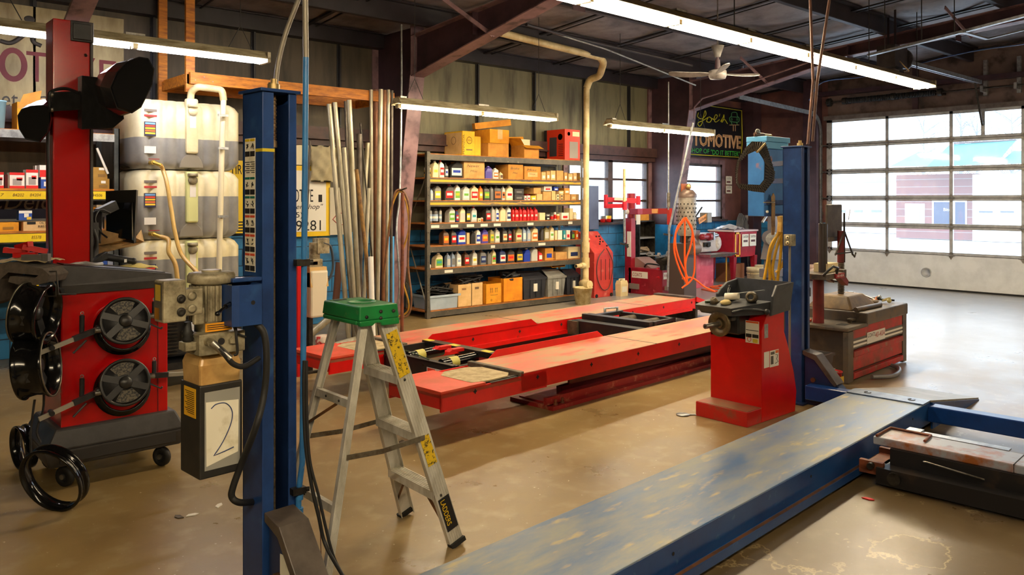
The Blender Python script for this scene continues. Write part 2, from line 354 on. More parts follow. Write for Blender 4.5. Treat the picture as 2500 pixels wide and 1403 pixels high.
# back wall: painted block below, sheets above, window holes left open
m_panel = mat('stained_wall_sheet', (116, 112, 88), .6, c2=(62, 58, 46), scale=4.5, stretch=(1, 1, .16), lo=.46, hi=.74, c3=(52, 48, 38), scale3=3.2, lo3=.58, hi3=.74, bump=.05)
m_maroon = mat('maroon_wall_paint', (112, 74, 70), .5, c2=(84, 54, 54), scale=2.5, c3=(140, 92, 80), scale3=1.4)
def block_mat():
    m = bpy.data.materials.new('blue_painted_block'); m.use_nodes = True; t = m.node_tree; N = t.nodes; L = t.links; b = N['Principled BSDF']
    tcn = N.new('ShaderNodeTexCoord'); mp = N.new('ShaderNodeMapping'); mp.inputs['Rotation'].default_value = (R(90), 0, 0); L.new(tcn.outputs['Object'], mp.inputs[0])
    br = N.new('ShaderNodeTexBrick'); br.inputs['Scale'].default_value = 1; br.inputs['Brick Width'].default_value = .4; br.inputs['Row Height'].default_value = .2; br.inputs['Mortar Size'].default_value = .006
    L.new(mp.outputs[0], br.inputs['Vector']); n = N.new('ShaderNodeTexNoise'); n.inputs['Scale'].default_value = 5; n.inputs['Detail'].default_value = 6; L.new(tcn.outputs['Object'], n.inputs['Vector'])
    r = N.new('ShaderNodeMapRange'); r.inputs['From Min'].default_value = .42; r.inputs['From Max'].default_value = .7; L.new(n.outputs['Fac'], r.inputs[0])
    a = N.new('ShaderNodeMix'); a.data_type = 'RGBA'; a.inputs['A'].default_value = lin((44, 128, 186)); a.inputs['B'].default_value = lin((30, 84, 126)); L.new(r.outputs[0], a.inputs['Factor'])
    c = N.new('ShaderNodeMix'); c.data_type = 'RGBA'; c.inputs['B'].default_value = lin((22, 52, 80)); L.new(a.outputs['Result'], c.inputs['A']); L.new(br.outputs['Fac'], c.inputs['Factor'])
    L.new(c.outputs['Result'], b.inputs['Base Color']); b.inputs['Roughness'].default_value = .42
    bp = N.new('ShaderNodeBump'); bp.inputs['Strength'].default_value = .6; bp.inputs['Distance'].default_value = .01; bp.invert = True; L.new(br.outputs['Fac'], bp.inputs['Height']); L.new(bp.outputs[0], b.inputs['Normal'])
    MATS['block'] = m; return m
block = block_mat()
WIN = [(9.55, 11.66, 1.2, 2.3), (12.7, 14.02, 1.2, 2.3)]
ST_('wall_back_lower', MB().box(-6, XD, YW, YW + .2, 0, 1.14).box(-6, XD, YW - .03, YW + .2, 1.14, 1.165), [block])
ub = MB()
xs = [-6, 5.9, 9.55, 11.66, 12.7, 14.02, XD]
for i in range(6):
    hole = i in (2, 4); mi = 1 if xs[i] > 11.6 else (0 if xs[i] > 5 else 2)
    if hole: ub.box(xs[i], xs[i + 1], YW, YW + .12, 1.165, 1.2, mi).box(xs[i], xs[i + 1], YW, YW + .12, 2.3, 3.85, mi)
    else: ub.box(xs[i], xs[i + 1], YW, YW + .12, 1.165, 3.85, mi)
ST_('wall_back', ub, [m_panel, m_maroon, mat('brown_wall_sheet', (86, 76, 60), .6, c2=(50, 44, 36), scale=4.5, stretch=(1, 1, .16), lo=.42, hi=.7)])
sb = MB()
x = 7.63 - 1.165 * 11
while x < 11.5:
    if True:
        sb.box(x - .03, x + .03, YW - .012, YW, 2.52, 3.62).box(x - .012, x + .012, YW - .05, YW, 2.52, 3.62)
    x += 1.165
ST_('trim_wall_seams', sb, mat('seam_strip', (34, 34, 38), .5, c2=(70, 66, 54), scale=8, lo=.6))
m_frame = mat('dark_window_steel', (72, 56, 52), .5, c2=(48, 38, 36), scale=8)
pane = glass('window_glass', (1, 1, 1), .03)
for k, (x0, x1, z0, z1) in enumerate(WIN):
    f = MB(); w = .05
    f.box(x0, x1, YW - .03, YW + .06, z1 - w, z1).box(x0, x1, YW - .03, YW + .06, z0, z0 + w).box(x0, x0 + w, YW - .03, YW + .06, z0, z1).box(x1 - w, x1, YW - .03, YW + .06, z0, z1)
    muls = [x0 + (x1 - x0) * .33 - .0, 10.62] if k == 0 else []
    for mxx in ([10.62] if k == 0 else []): f.box(mxx - .06, mxx + .06, YW - .03, YW + .06, z0, z1)
    for zz in (1.57, 1.95): f.box(x0, x1, YW - .01, YW + .04, zz - .02, zz + .02)
    o = ST_('window_%d' % (k + 1), f, m_frame)
    ST_('pane', MB().box(x0, x1, YW + .02, YW + .026, z0, z1), pane, o)
    ST_('sill', MB().box(x0 - .08, x1 + .08, YW - .12, YW, z0 - .04, z0), m_frame, o)
    fr2 = MB().box(x0 - .1, x0, YW - .035, YW - .004, z0 - .05, z1 + .09).box(x1, x1 + .1, YW - .035, YW - .004, z0 - .05, z1 + .09).box(x0, x1, YW - .035, YW - .004, z1, z1 + .09)
    ST_('casing', fr2, m_fla, o)
# the other walls, behind and beside the camera
ST_('wall_front', MB().box(-6, XD, -9.2, -9, 0, 4.75), m_panel); ST_('wall_left', MB().box(-6.2, -6, -9, YW, 0, 4.75), m_panel)
# door wall
Y0, Y1, ZT = 3.12, 7.6, 3.13
dw = MB().box(XD, XD + .2, Y1, YW + .2, 1.14, 4.75, 0).box(XD, XD + .2, Y1, YW + .2, 0, 1.14, 1).box(XD, XD + .2, -9, Y0, 0, 4.75, 0).box(XD, XD + .2, Y0, Y1, ZT, 4.75, 2)
m_head = mat('dusty_header_sheet', (118, 98, 92), .6, c2=(84, 68, 64), scale=2, c3=(60, 50, 48), scale3=4)
ST_('wall_right', dw, [m_maroon, block, m_head])
cc = MB().box(XD - .3, XD - .001, YW - .3, YW - .001, 0, 3.8).box(XD - .22, XD - .001, Y1 + .12, Y1 + .4, 0, 3.95).box(XD - .18, XD - .001, Y0, Y1 + .12, 3.6, 3.68)
cc.box(XD - .03, XD - .001, 5.9, 6.0, 3.2, 4.4).box(XD - .06, XD - .001, Y1 + .4, YW - .3, 2.5, 2.56)
ST_('trim_door_frame', cc, m_raf)
m_dalu = mat('door_aluminium', (196, 200, 204), .4, .15, c2=(165, 168, 172), scale=6)
m_dwhite = mat('dusty_white_door_panel', (238, 242, 246), .45, c2=(222, 226, 230), scale=3, c3=(170, 160, 145), scale3=5, lo3=.7, hi3=.9)
dp = glass('door_glass', (1, 1, 1), .06)
zs = [.62, 1.12, 1.62, 2.13, 2.64, ZT]; ys = [Y1, 6.44, 5.34, 4.24, Y0]
door = ST_('door_1', MB().box(XD - .05, XD, Y0, Y1, .02, .62), m_dwhite)
ST_('bottom_seal', MB().box(XD - .06, XD + .01, Y0, Y1, 0, .03), rubber, door)
for i in range(5):
    g = MB(); z0, z1 = zs[i], zs[i + 1]; t0 = XD - .05
    g.box(t0, XD, Y0, Y1, z0, z0 + .048).box(t0, XD, Y0, Y1, z1 - .048, z1)
    g.box(t0, XD, Y1 - .11, Y1, z0, z1).box(t0, XD, Y0, Y0 + .1, z0, z1)
    for yy in ys[1:4]: g.box(t0, XD, yy - .028, yy + .028, z0, z1)
    sec = ST_('door_section', g, m_dalu, door)
    ST_('pane', MB().box(XD - .03, XD - .024, Y0, Y1, z0, z1), dp, sec)
    ST_('joint_shadow_gap', MB().box(t0 - .004, t0, Y0, Y1, z0 - .004, z0 + .004), darksteel, sec)
for zz in zs[:-1]:
    for yy in (Y1 - .06, 6.44, 5.34, 4.24):
        hgn = MB().prism([(yy - .045, zz), (yy, zz - .075), (yy + .045, zz), (yy, zz + .06)], 'yz', XD - .062, XD - .05).cyl((XD - .075, yy - .06, zz), (XD - .075, yy + .06, zz), .012, n=8)
        if yy > 7: hgn.cyl((XD - .075, yy, zz), (XD - .075, Y1 + .09, zz), .011, n=8).cyl((XD - .075, Y1 + .07, zz), (XD - .075, Y1 + .09, zz), .028, n=10)
        ST_('hinge', hgn, steel, door)
rg = MB().lathe([(.085, 0), (.085, .02), (.07, .022), (.07, .01), (.001, .01)], (XD - .05, 5.75, .3), (-1, 0, 0), 20)
ST_('exhaust_port', rg, m_dalu, door)
ST_('top_strip', MB().box(XD - .08, XD, Y0, Y1 + .05, ZT, ZT + .08), mat('dusty_strip', (120, 112, 110), .5, c2=(88, 80, 78), scale=5), door)
# ---------------------------------------------------------------- across the street
ST_('ground_outside', MB().box(XD + .2, 90, -60, 90, -.12, -.02).box(-30, XD + .2, YW + .25, 90, -.12, -.02), mat('pale_asphalt', (190, 192, 196), .7, c2=(175, 178, 182), scale=1))
XB = 34.0
def yb(px): return YonX(px, XB)
def zb(px, py): return zX(px, py, XB)
def brick_mat():
    m = bpy.data.materials.new('weathered_brick'); m.use_nodes = True; t = m.node_tree; N = t.nodes; L = t.links; b = N['Principled BSDF']
    tcn = N.new('ShaderNodeTexCoord'); mp = N.new('ShaderNodeMapping'); mp.inputs['Rotation'].default_value = (R(90), 0, R(90)); L.new(tcn.outputs['Object'], mp.inputs[0])
    br = N.new('ShaderNodeTexBrick'); br.inputs['Scale'].default_value = 1; br.inputs['Brick Width'].default_value = .3; br.inputs['Row Height'].default_value = .12; br.inputs['Mortar Size'].default_value = .015
    br.inputs['Color1'].default_value = lin((134, 84, 78)); br.inputs['Color2'].default_value = lin((118, 76, 74)); br.inputs['Mortar'].default_value = lin((140, 126, 122))
    L.new(mp.outputs[0], br.inputs['Vector']); L.new(br.outputs['Color'], b.inputs['Base Color']); b.inputs['Roughness'].default_value = .8; return m
bld = T('brick_storefront', 'single storey red brick building with teal roof, seen through the garage door glass', 'building', (XB, 12.8, 0))
def bpart(name, mb, m):
    o = mb.build(name, m, bld); o.matrix_parent_inverse = bld.matrix_basis.inverted(); 
    bpy.context.view_layer.update(); return o
bld.location = (XB, 12.8, 0); bpy.context.view_layer.update()
zr = zb(2285, 425)
bpart('wall', MB().box(XB, XB + 6, yb(2380), yb(2188), 0, zr), brick_mat())
teal = mat('teal_metal_roof', (20, 112, 114), .5, c2=(16, 100, 104), scale=2)
r1 = MB().add([(XB - .5, yb(2184), zb(2184, 407)), (XB - .5, yb(2288), zb(2288, 407)), (XB + 2, yb(2292), zb(2292, 366)), (XB + 2, yb(2193), zb(2193, 366))], [(0, 1, 2, 3)])
bpart('roof', r1, teal)
bpart('mansard', MB().add([(XB - .8, yb(2282), zb(2282, 408)), (XB - .8, yb(2450), zb(2450, 402)), (XB + 1, yb(2460), zb(2460, 338)), (XB + 1, yb(2295), zb(2295, 350))], [(0, 1, 2, 3)]), teal)
bpart('roof', MB().add([(XB - .6, yb(2448), zb(2448, 402)), (XB - .6, yb(2560), zb(2560, 398)), (XB + 1, yb(2560), zb(2560, 362)), (XB + 1, yb(2452), zb(2452, 366))], [(0, 1, 2, 3)]), teal)
bpart('roof_edge', MB().box(XB + .95, XB + 1.1, yb(2460), yb(2295), zb(2380, 344), zb(2380, 341)).box(XB - .9, XB - .7, yb(2500), yb(2184), zb(2300, 420), zb(2300, 412)), M(95, 80, 78, .7))
dk = M(52, 62, 92, .2)
d1 = bpart('entrance_door', MB().box(XB - .06, XB, yb(2324), yb(2281), zb(2300, 549), zb(2300, 493)), dk)
bpart('window', MB().box(XB - .06, XB, yb(2357), yb(2333), zb(2345, 549), zb(2345, 493)), dk)
bpart('door_frame', MB().box(XB - .03, XB, yb(2361), yb(2276), zb(2300, 552), zb(2300, 489)), M(240, 240, 240))
bpart('window', MB().box(XB - .06, XB, yb(2247), yb(2222), zb(2235, 537), zb(2235, 512)), M(150, 158, 170)); bpart('window_frame', MB().box(XB - .03, XB, yb(2258), yb(2210), zb(2235, 549), zb(2235, 497)), M(240, 240, 240))
bpart('garage_wall', MB().box(XB - .3, XB + 6, yb(2700), yb(2381), 0, zb(2440, 425)), M(236, 236, 238))
for a, b_ in ((2398, 2430), (2450, 2482)): bpart('window', MB().box(XB - .36, XB - .3, yb(b_), yb(a), zb(a, 519), zb(a, 514)), M(95, 100, 150))
t = txt('Bite', M(230, 230, 235), bld, -.07, yb(2305) - 12.8, zb(2305, 515), .28, .12, '-x')
g2 = T('white_outbuilding', 'white low garages with a grey roof seen through the left end of the garage door', 'building', (38, 18, 0))
def gp(name, mb, m): o = mb.build(name, m, g2); o.location = (-38, -18, 0); return o
X2 = 38
gp('wall', MB().box(X2, X2 + 5, YonX(2182, X2), YonX(2040, X2) + 12, 0, zX(2100, 446, X2)), M(238, 238, 240)); gp('roof', MB().box(X2 - .4, X2 + 5, YonX(2182, X2), YonX(2040, X2) + 12, zX(2100, 446, X2), zX(2100, 434, X2)), M(140, 145, 155))
for a, b_ in ((2052, 2064), (2086, 2106), (2128, 2152)): gp('window', MB().box(X2 - .05, X2, YonX(b_, X2), YonX(a, X2), zX(a, 518, X2), zX(a, 512, X2)), M(120, 125, 130))
# bare winter trees behind the roof
for px, D, h in ((2345, 52, 7.5), (2385, 55, 7), (2470, 50, 7), (2255, 60, 7.5)):
    x, y = at(px, D); t = T('bare_tree', 'leafless tree above the teal roof, %s' % {2345: 'seen in the top row panes left of the chain', 2385: 'behind the chain track', 2470: 'rightmost at the picture edge', 2255: 'leftmost, faint and thin'}[px], 'tree', (x, y, 0), group='bare trees across the street')
    tb = MB().tube([(0, 0, 0), (.1, 0, h * .5), (0, 0, h)], [.16, .1, .03], 6); tw = MB()
    for k in range(46):
        z = h * random.uniform(.35, .95); a = random.uniform(0, 6.28); l = random.uniform(.8, 2.2)
        p = Vector((0, 0, z)); q = p + Vector((math.cos(a) * l, math.sin(a) * l, l * random.uniform(.3, .9))); tw.tube([p, (p + q) / 2 + Vector((0, 0, .1)), q], [.04, .025, .01], 4, caps=False)
        for j in range(3): a2 = a + random.uniform(-.8, .8); m = p.lerp(q, .4 + .2 * j); tw.tube([m, m + Vector((math.cos(a2) * .6, math.sin(a2) * .6, .5))], [.018, .006], 3, caps=False)
    m = mat('bark', (150, 150, 158), .8, c2=(130, 128, 135), scale=3); tb.build('trunk', m, t); tw.build('branches', m, t)
# ---------------------------------------------------------------- fluorescent strips
m_fix = mat('dusty_white_fixture', (176, 166, 138), .5, c2=(120, 108, 78), scale=9, stretch=(.5, 3, 3))
m_fixd = mat('yellowed_reflector', (120, 100, 60), .5, c2=(74, 60, 34), scale=12)
wire = mat('hanging_wire', (40, 36, 34), .5)
def strip(x0, y, z, n, rot, label, cool=False, wide=.2, double=False, ends=True, tl=1.2):
    L_ = tl * n + .04
    t = T('strip_light', label, 'light', (x0, y, z), rot)
    hs = MB().prism([(-wide / 2 * .45, .07), (wide / 2 * .45, .07), (wide / 2, .0), (wide / 2, -.008), (wide / 2 * .35, .012), (-wide / 2 * .35, .012), (-wide / 2, -.008), (-wide / 2, .0)], 'yz', 0, L_)
    hs.build('housing', m_fixd if double else m_fix, t)
    for i in range(n):
        for dy in ((-.055, .055) if double else (0,)):
            a = .02 + i * tl + .035; b = .02 + (i + 1) * tl - .035
            MB().cyl((a, dy, -.03), (b, dy, -.03), .019 if not double else .022, n=12).build('tube', emit('tube_cool', TUBE_COOL, TUBE_POWER) if cool else emit('tube_warm', TUBE_WARM, TUBE_POWER), t)
        MB().box(.02 + i * tl - .012, .02 + i * tl + .03, -.075 if double else -.03, .075 if double else .03, -.045, .0).build('socket', m_fix, t)
        MB().box(i * tl - .06 + (.08 if i == 0 else 0), i * tl + .1, -wide / 2 * .6, wide / 2 * .6, .066, .085).build('bracket', steel, t)
    MB().box(L_ - .02, L_ + .012, -wide / 2, wide / 2, -.04, .06).build('end_cap', m_fix, t)
    ys_ = roof(y) - z
    for xx in ((.25, L_ - .25) if n < 4 else [.3 + k * (L_ - .6) / 5 for k in range(6)]):
        if n < 4:
            MB().tube([(xx - .12, 0, .07), (xx, 0, .3), (xx, 0, ys_)], .004, 5).tube([(xx + .12, 0, .07), (xx, 0, .3)], .004, 5).build('hanging_chain', wire, t)
        else: MB().cyl((xx, 0, .07), (xx, 0, ys_ - .02), .006, n=6).build('hanging_rod', wire, t)
    return t
strip(1.0, 7.5, 2.97, 2, 0, 'bluish white strip light hanging at the left, partly behind the red alignment tower', cool=True)
strip(4.98, 7.52, 2.66, 2, 0, 'strip light hanging in front of the grey parts rack')
strip(8.5, 7.5, 2.65, 2, 0, 'short strip light hanging between the white vent pipe and the neon sign')
strip(3.45, 4.34, 3.2, 7, R(1.6), 'longest strip light, a row of double tubes hanging in front of the ceiling fan', wide=.3, double=True)
# an added, unseen strip behind the camera that brightens the near foreground
strip(-3.8, -.5, 3.2, 5, 0, 'added unseen row of double tubes behind the camera, brightening the near foreground', wide=.3, double=True)
strip(7.5, -1.6, 3.3, 4, 0, 'added unseen row of double tubes off to the right, brightening the far end', wide=.3, double=True)  # added out of view to brighten the door panel, tire changer and floor
# ---------------------------------------------------------------- ceiling fan
x, y = at(1752, 9.3); t = T('ceiling_fan', 'three bladed white ceiling fan on a down rod under the roof', 'fan', (x, y, 0))
z0 = zat(188, 9.3); m_fan = mat('dusty_fan_enamel', (136, 130, 128), .4, c2=(92, 88, 86), scale=9)
MB().lathe([(.001, z0 - .03), (.09, z0 - .02), (.105, z0 + .02), (.1, z0 + .07), (.05, z0 + .09), (.001, z0 + .09)]).build('motor_housing', m_fan, t)
MB().cyl((0, 0, z0 + .09), (0, 0, zat(110, 9.3)), .014).cyl((0, 0, z0 + .07), (0, 0, z0 + .2), .035, .028).build('down_rod', m_raf, t)
MB().lathe([(.03, zat(140, 9.3)), (.075, zat(112, 9.3)), (.001, zat(111, 9.3))]).cyl((0, 0, zat(112, 9.3)), (0, 0, roof(y) - .02), .008).build('canopy', m_fan, t)
for a in (168, 18, -95):
    A = R(a) - .73 + .0; c, s = math.cos(A), math.sin(A); pr = []
    for i, (rr, w, zz) in enumerate(((.1, .03, 0), (.2, .05, .0), (.3, .055, .0), (.46, .06, .01), (.54, .04, .02), (.56, .012, .022))):
        pr.append([(rr * c - w * s, rr * s + w * c, z0 + .04 + zz + w * .35), (rr * c + w * s, rr * s - w * c, z0 + .04 + zz - w * .35), (rr * c + w * s, rr * s - w * c, z0 + .032 + zz - w * .35), (rr * c - w * s, rr * s + w * c, z0 + .032 + zz + w * .35)])
    MB().loft(pr).build('blade', m_fan, t)
# ---------------------------------------------------------------- white vent pipe
m_pvc = mat('yellowed_white_pipe', (226, 208, 160), .4, c2=(190, 165, 110), scale=4)
t = T('vent_pipe', 'thick yellowed white pipe running down at the right end of the grey rack', 'pipe')
a = at(1430, 12.5); D = 12.5; A = (a[0], a[1]); zt = zat(215, D)
p2 = p3(1465, 140, 12.0); p1 = p3(1222, 80, 10.35)
MB().tube([p1, p2], .05, 14).build('horizontal_run', m_pvc, t)
MB().tube(spline([p2, p2 + Vector((.09, .02, -.06)), p3(1470, 165, 12.2), p3(1462, 185, 12.4), p3(1441, 195, 12.5), (A[0] + .02, A[1], zt)], 5), .055, 14).build('elbow', m_pvc, t)
pb = zat(600, D)
MB().cyl((A[0] + .02, A[1], zt), (A[0], A[1], pb), .047).build('down_pipe', m_pvc, t)
MB().cyl((A[0], A[1], pb + .06), (A[0], A[1], pb - .1), .06).cyl((A[0], A[1], zat(640, D) + .07), (A[0], A[1], zat(640, D) - .08), .06).cyl((A[0], A[1], pb), (A[0], A[1], zat(690, D)), .047).build('coupling', m_pvc, t)
MB().cyl((A[0], A[1], zat(647, D)), (A[0] - .13, A[1] - .02, zat(647, D)), .045).cyl((A[0] - .12, A[1] - .02, zat(647, D)), (A[0] - .25, A[1] - .03, zat(647, D)), .03).cyl((A[0] - .25, A[1] - .03, zat(647, D)), (A[0] - .252, A[1] - .03, zat(647, D)), .024, mi=1).build('tee_outlet', [m_pvc, ink], t)
MB().tube(arc((A[0] - .07, A[1], zat(680, D)), .07, 0, -100, 6) + [(A[0] - .1, A[1] - .1, zat(692, D))], .055, 14).cyl((A[0] - .09, A[1] - .1, zat(692, D)), (A[0] - .1, A[1] - .18, zat(691, D)), .062).build('end_elbow', m_pvc, t)
# ---------------------------------------------------------------- overhead door gear
t = T('door_track', 'galvanised door track bending up from beside the garage door to the roof', 'track')
yt = Y1 + .1
tr = MB(); path = [(XD - .08, yt, 0.02), (XD - .08, yt, 2.88)] + [(XD - .08 - .38 + .38 * math.cos(R(a)), yt, 2.88 + .38 * math.sin(R(a))) for a in range(10, 91, 10)] + [(12.1, yt, 3.36)]
for a_, b_ in zip(path[:-1], path[1:]): tr.bar(a_, b_, .075, .02, (0, 1, 0)); tr.bar(Vector(a_) + Vector((0, .035, 0)), Vector(b_) + Vector((0, .035, 0)), .02, .055, (0, 1, 0))
tr.build('rail', galv, t)
MB().bar((12.2, yt, 3.36), (12.2, yt, roof(yt)), .03, .03).bar((12.2, yt, 3.5), (12.6, yt + .3, roof(yt)), .03, .005).build('hanger', galv, t)
for zz in (.4, 1.3, 2.2): B(XD - .08, XD, yt - .01, yt + .08, zz, zz + .05).build('bracket', steel, t)
t = T('door_opener', 'electric garage door opener hung on a galvanised rail under the roof', 'opener')
MB().bar((11.7, 4.8, 3.56), (XD - .25, 4.8, 3.56), .03, .06).bar((11.7, 4.86, 3.56), (XD - .25, 4.86, 3.56), .015, .06).build('rail', galv, t)
MB().box(11.2, 11.6, 4.7, 4.95, 3.42, 3.72).cyl((11.3, 4.82, 3.36), (11.55, 4.82, 3.36), .1).build('motor_box', mat('dark_motor', (58, 52, 52), .5, c2=(36, 32, 34), scale=9), t)
MB().cyl((11.66, 4.82, 3.56), (11.69, 4.82, 3.56), .17, n=28).cyl((11.6, 4.82, 3.56), (11.78, 4.82, 3.56), .03).build('pulley', mat('pulley_iron', (92, 84, 86), .5, c2=(60, 54, 56), scale=9), t)
for x_, y_ in ((11.25, 4.72), (11.55, 4.94)): MB().bar((x_, y_, 3.7), (x_, y_, roof(4.8)), .03, .005).build('hanger', m_pur, t)
MB().tube(spline([(11.35, 4.7, 3.5), (11.3, 4.62, 3.42), (11.4, 4.6, 3.36), (11.5, 4.7, 3.38)]), .008, 6).build('cable', M(205, 170, 120), t)
MB().bar((XD - .45, 4.83, 3.53), (XD - .12, 4.83, 2.86), .03, .008).bar((XD - .12, 4.83, 2.9), (XD - .08, 4.83, 2.86), .03, .05).build('arm', darksteel, t)
MB().box(XD - .075, XD - .055, 4.8, 4.86, 2.66, 3.13).build('perforated_strip', galv, t)
t = T('torsion_spring', 'black torsion spring on a shaft above the garage door', 'spring')
MB().cyl((XD - .2, 7.55, 3.46), (XD - .2, 3.0, 3.46), .013).build('shaft', darksteel, t)
sp = MB(); 
for i in range(60): sp.lathe([(.045, 0), (.055, .006), (.055, .012), (.045, .018)], (XD - .2, 7.15 - i * .027, 3.46), (0, -1, 0), 14)
sp.build('coil', mat('black_spring', (26, 24, 26), .4), t)
for yy in (7.2, 6.3, 5.5): MB().cyl((XD - .2, yy, 3.46), (XD - .2, yy - .07, 3.46), .065).box(XD - .24, XD - .001, yy - .06, yy - .02, 3.42, 3.5).build('anchor_cone', darksteel, t)
for yy in (4.8, 4.3): MB().box(XD - .06, XD - .002, yy - .03, yy + .03, 3.35, 3.95).box(XD - .25, XD - .01, yy - .02, yy + .02, 3.4, 3.5).build('bearing_bracket', galv, t)
MB().cyl((XD - .2, 7.5, 3.46), (XD - .2, 7.44, 3.46), .08).build('cable_drum', darksteel, t)
# roof tubes, conduits
def pipe(name, label, pts, r, m, group=None, cat='pipe', n=8, sp=0):
    o = MB().tube(spline(pts, sp) if sp else pts, r, n).build(name, m); return tag(o, label, cat, group)
pipe('conduit', 'thin conduit running along the maroon rafter to the column beside the neon sign', [p3(1695, 290, 13.2), p3(1695, 262, 13.1), p3(1715, 240, 12.8), p3(1760, 226, 12.4), p3(1985, 148, 11.2)], .012, m_fla)
pipe('conduit', 'long grey conduit slanting under the roof from the vent pipe towards the fan', [p3(1290, 62, 9.6), p3(1480, 120, 10.6), p3(1698, 208, 12.0)], .011, galv)
pipe('conduit', 'black cable run beside the horizontal vent pipe under the roof', [p3(1285, 60, 9.4), p3(1400, 92, 10.2), p3(1600, 138, 11.2), p3(1690, 160, 11.5)], .02, m_pur)
pipe('door_pull_tube', 'long rusty tube hanging down beside the right blue lift post, left one', [p3(1978, 0, 6.5), p3(1985, 200, 6.5), p3(1972, 352, 6.5)], .012, mat('rusty_conduit', (126, 84, 66), .5, c2=(90, 60, 50), scale=9), 'tubes rising from the right lift post', cat='tube')
pipe('door_pull_tube', 'long rusty tube hanging down beside the right blue lift post, right one', [p3(2025, 0, 6.5), p3(1995, 200, 6.5), p3(1984, 345, 6.5)], .012, mat('rusty_conduit', (126, 84, 66)), 'tubes rising from the right lift post', cat='tube')
pipe('roof_cable', 'blue cable sagging under the roof behind the longest strip light', [p3(1975, 245, 13), p3(2010, 200, 13), p3(2120, 185, 13), p3(2350, 130, 11), p3(2500, 108, 10)], .008, M(40, 70, 130), cat='cable', sp=6)
t = T('roof_angle', 'grey slotted steel angle slung below the roof at the top right', 'beam')
MB().bar(p3(2120, 135, 10.5), p3(2340, 80, 9.5), .06, .03).bar(p3(2340, 80, 9.5), p3(2510, 36, 8.9), .06, .03).build('angle', galv, t)
MB().bar(p3(2350, 78, 9.4), p3(2410, 95, 10.6), .05, .02).bar(p3(2410, 95, 10.6), p3(2520, 68, 9.8), .03, .02).build('cross_angle', galv, t)
for px in (2160, 2250, 2330): P = p3(px, 120 - (px - 2160) * .24, 10.3 - (px - 2120) * .0045); MB().cyl(P, (P.x, P.y, roof(P.y)), .006, n=6).build('hanger', wire, t)
# ---------------------------------------------------------------- blue four post lift
LA = R(3.7)                                             # the lift stands a little turned from the walls
def dirs(a): return Vector((math.cos(a), math.sin(a), 0)), Vector((-math.sin(a), math.cos(a), 0))
m_deck = mat('worn_blue_deck', (58, 98, 146), .3, c2=(130, 132, 120), scale=3.2, stretch=(.7, 2.4, 1), lo=.36, hi=.66, c3=(170, 150, 98), scale3=7, lo3=.6, hi3=.74, rough2=.42, detail=12)
m_side = mat('scratched_blue_paint', (24, 72, 132), .34, c2=(18, 58, 116), scale=3, c3=(70, 110, 150), scale3=16, lo3=.64, hi3=.76)
darkblue = mat('dark_blue_paint', (24, 46, 88), .38, c2=(16, 32, 64), scale=5)
HT = 2.02
post_mats = bluelift
def post(loc, label, first):
    t = T('lift_post', label, 'post', (loc[0], loc[1], 0), LA, 'blue lift posts')
    # origin at the corner nearest the camera; the open side faces -y
    W_, D_ = .145, .155; c = MB()
    c.box(0, .012, 0, D_, .01, HT - .012).box(W_ - .012, W_, 0, D_, .01, HT - .012).box(0, W_, D_ - .012, D_, .01, HT - .012)
    c.box(0, .048, -.002, .008, .01, HT - .012).box(W_ - .034, W_, -.002, .008, .01, HT - .012)
    c.build('column', bluelift, t, bevel=.003)
    B(-.012, W_ + .012, -.014, D_ + .012, HT - .012, HT).build('top_plate', bluelift, t, bevel=.002)
    B(-.06, W_ + .06, -.04, D_ + .1, 0, .012).build('base_plate', darkblue, t)
    lad = MB(); lad.box(.04, .085, .1, .112, .05, HT - .4)
    z = .2
    while z < HT - .5: lad.box(.022, .088, .085, .1, z, z + .055); z += .105
    lad.build('lock_ladder', darkblue, t)
    B(.118, .13, .02, .11, .05, HT - .05).build('inner_rail', darkblue, t)
    return t
c2 = (5.87, 3.18); c1 = (1.311, 2.885)
P1 = post(c1, 'left blue lift post with warning stickers and power unit on its flank', True)
P2 = post(c2, 'right blue lift post, behind the red wheel balancer', False)
for P in (P1, P2):
    cb = MB().tube([(.075, .045, .35), (.073, .045, HT - .2)], .006, 8).build('lifting_cable', mat('greasy_wire_rope', (110, 98, 78), .45, .4, c2=(60, 52, 42), scale=60), P)
    sr = MB()
    for i in range(11): sr.lathe([(.009, 0), (.0115, .003), (.0115, .005), (.009, .008)], (.073, .045, HT - .19 + i * .015), (0, 0, 1), 10)
    sr.cyl((.073, .045, HT - .2), (.073, .045, HT - .02), .009).cyl((.073, .045, HT - .22), (.073, .045, HT - .195), .014, n=6)
    sr.build('threaded_rod', mat('rusty_thread', (140, 120, 90), .45, .6, c2=(96, 70, 46), scale=20), P)
    MB().cyl((.073, .045, HT), (.073, .045, HT + .025), .024, n=6).cyl((.073, .045, HT + .025), (.073, .045, HT + .045), .012).build('nut', mat('brass_nut', (176, 150, 98), .4, .6), P)
    MB().cyl((.045, .08, HT - .5), (.045, .08, HT - .05), .009).build('safety_rod', darksteel, P)
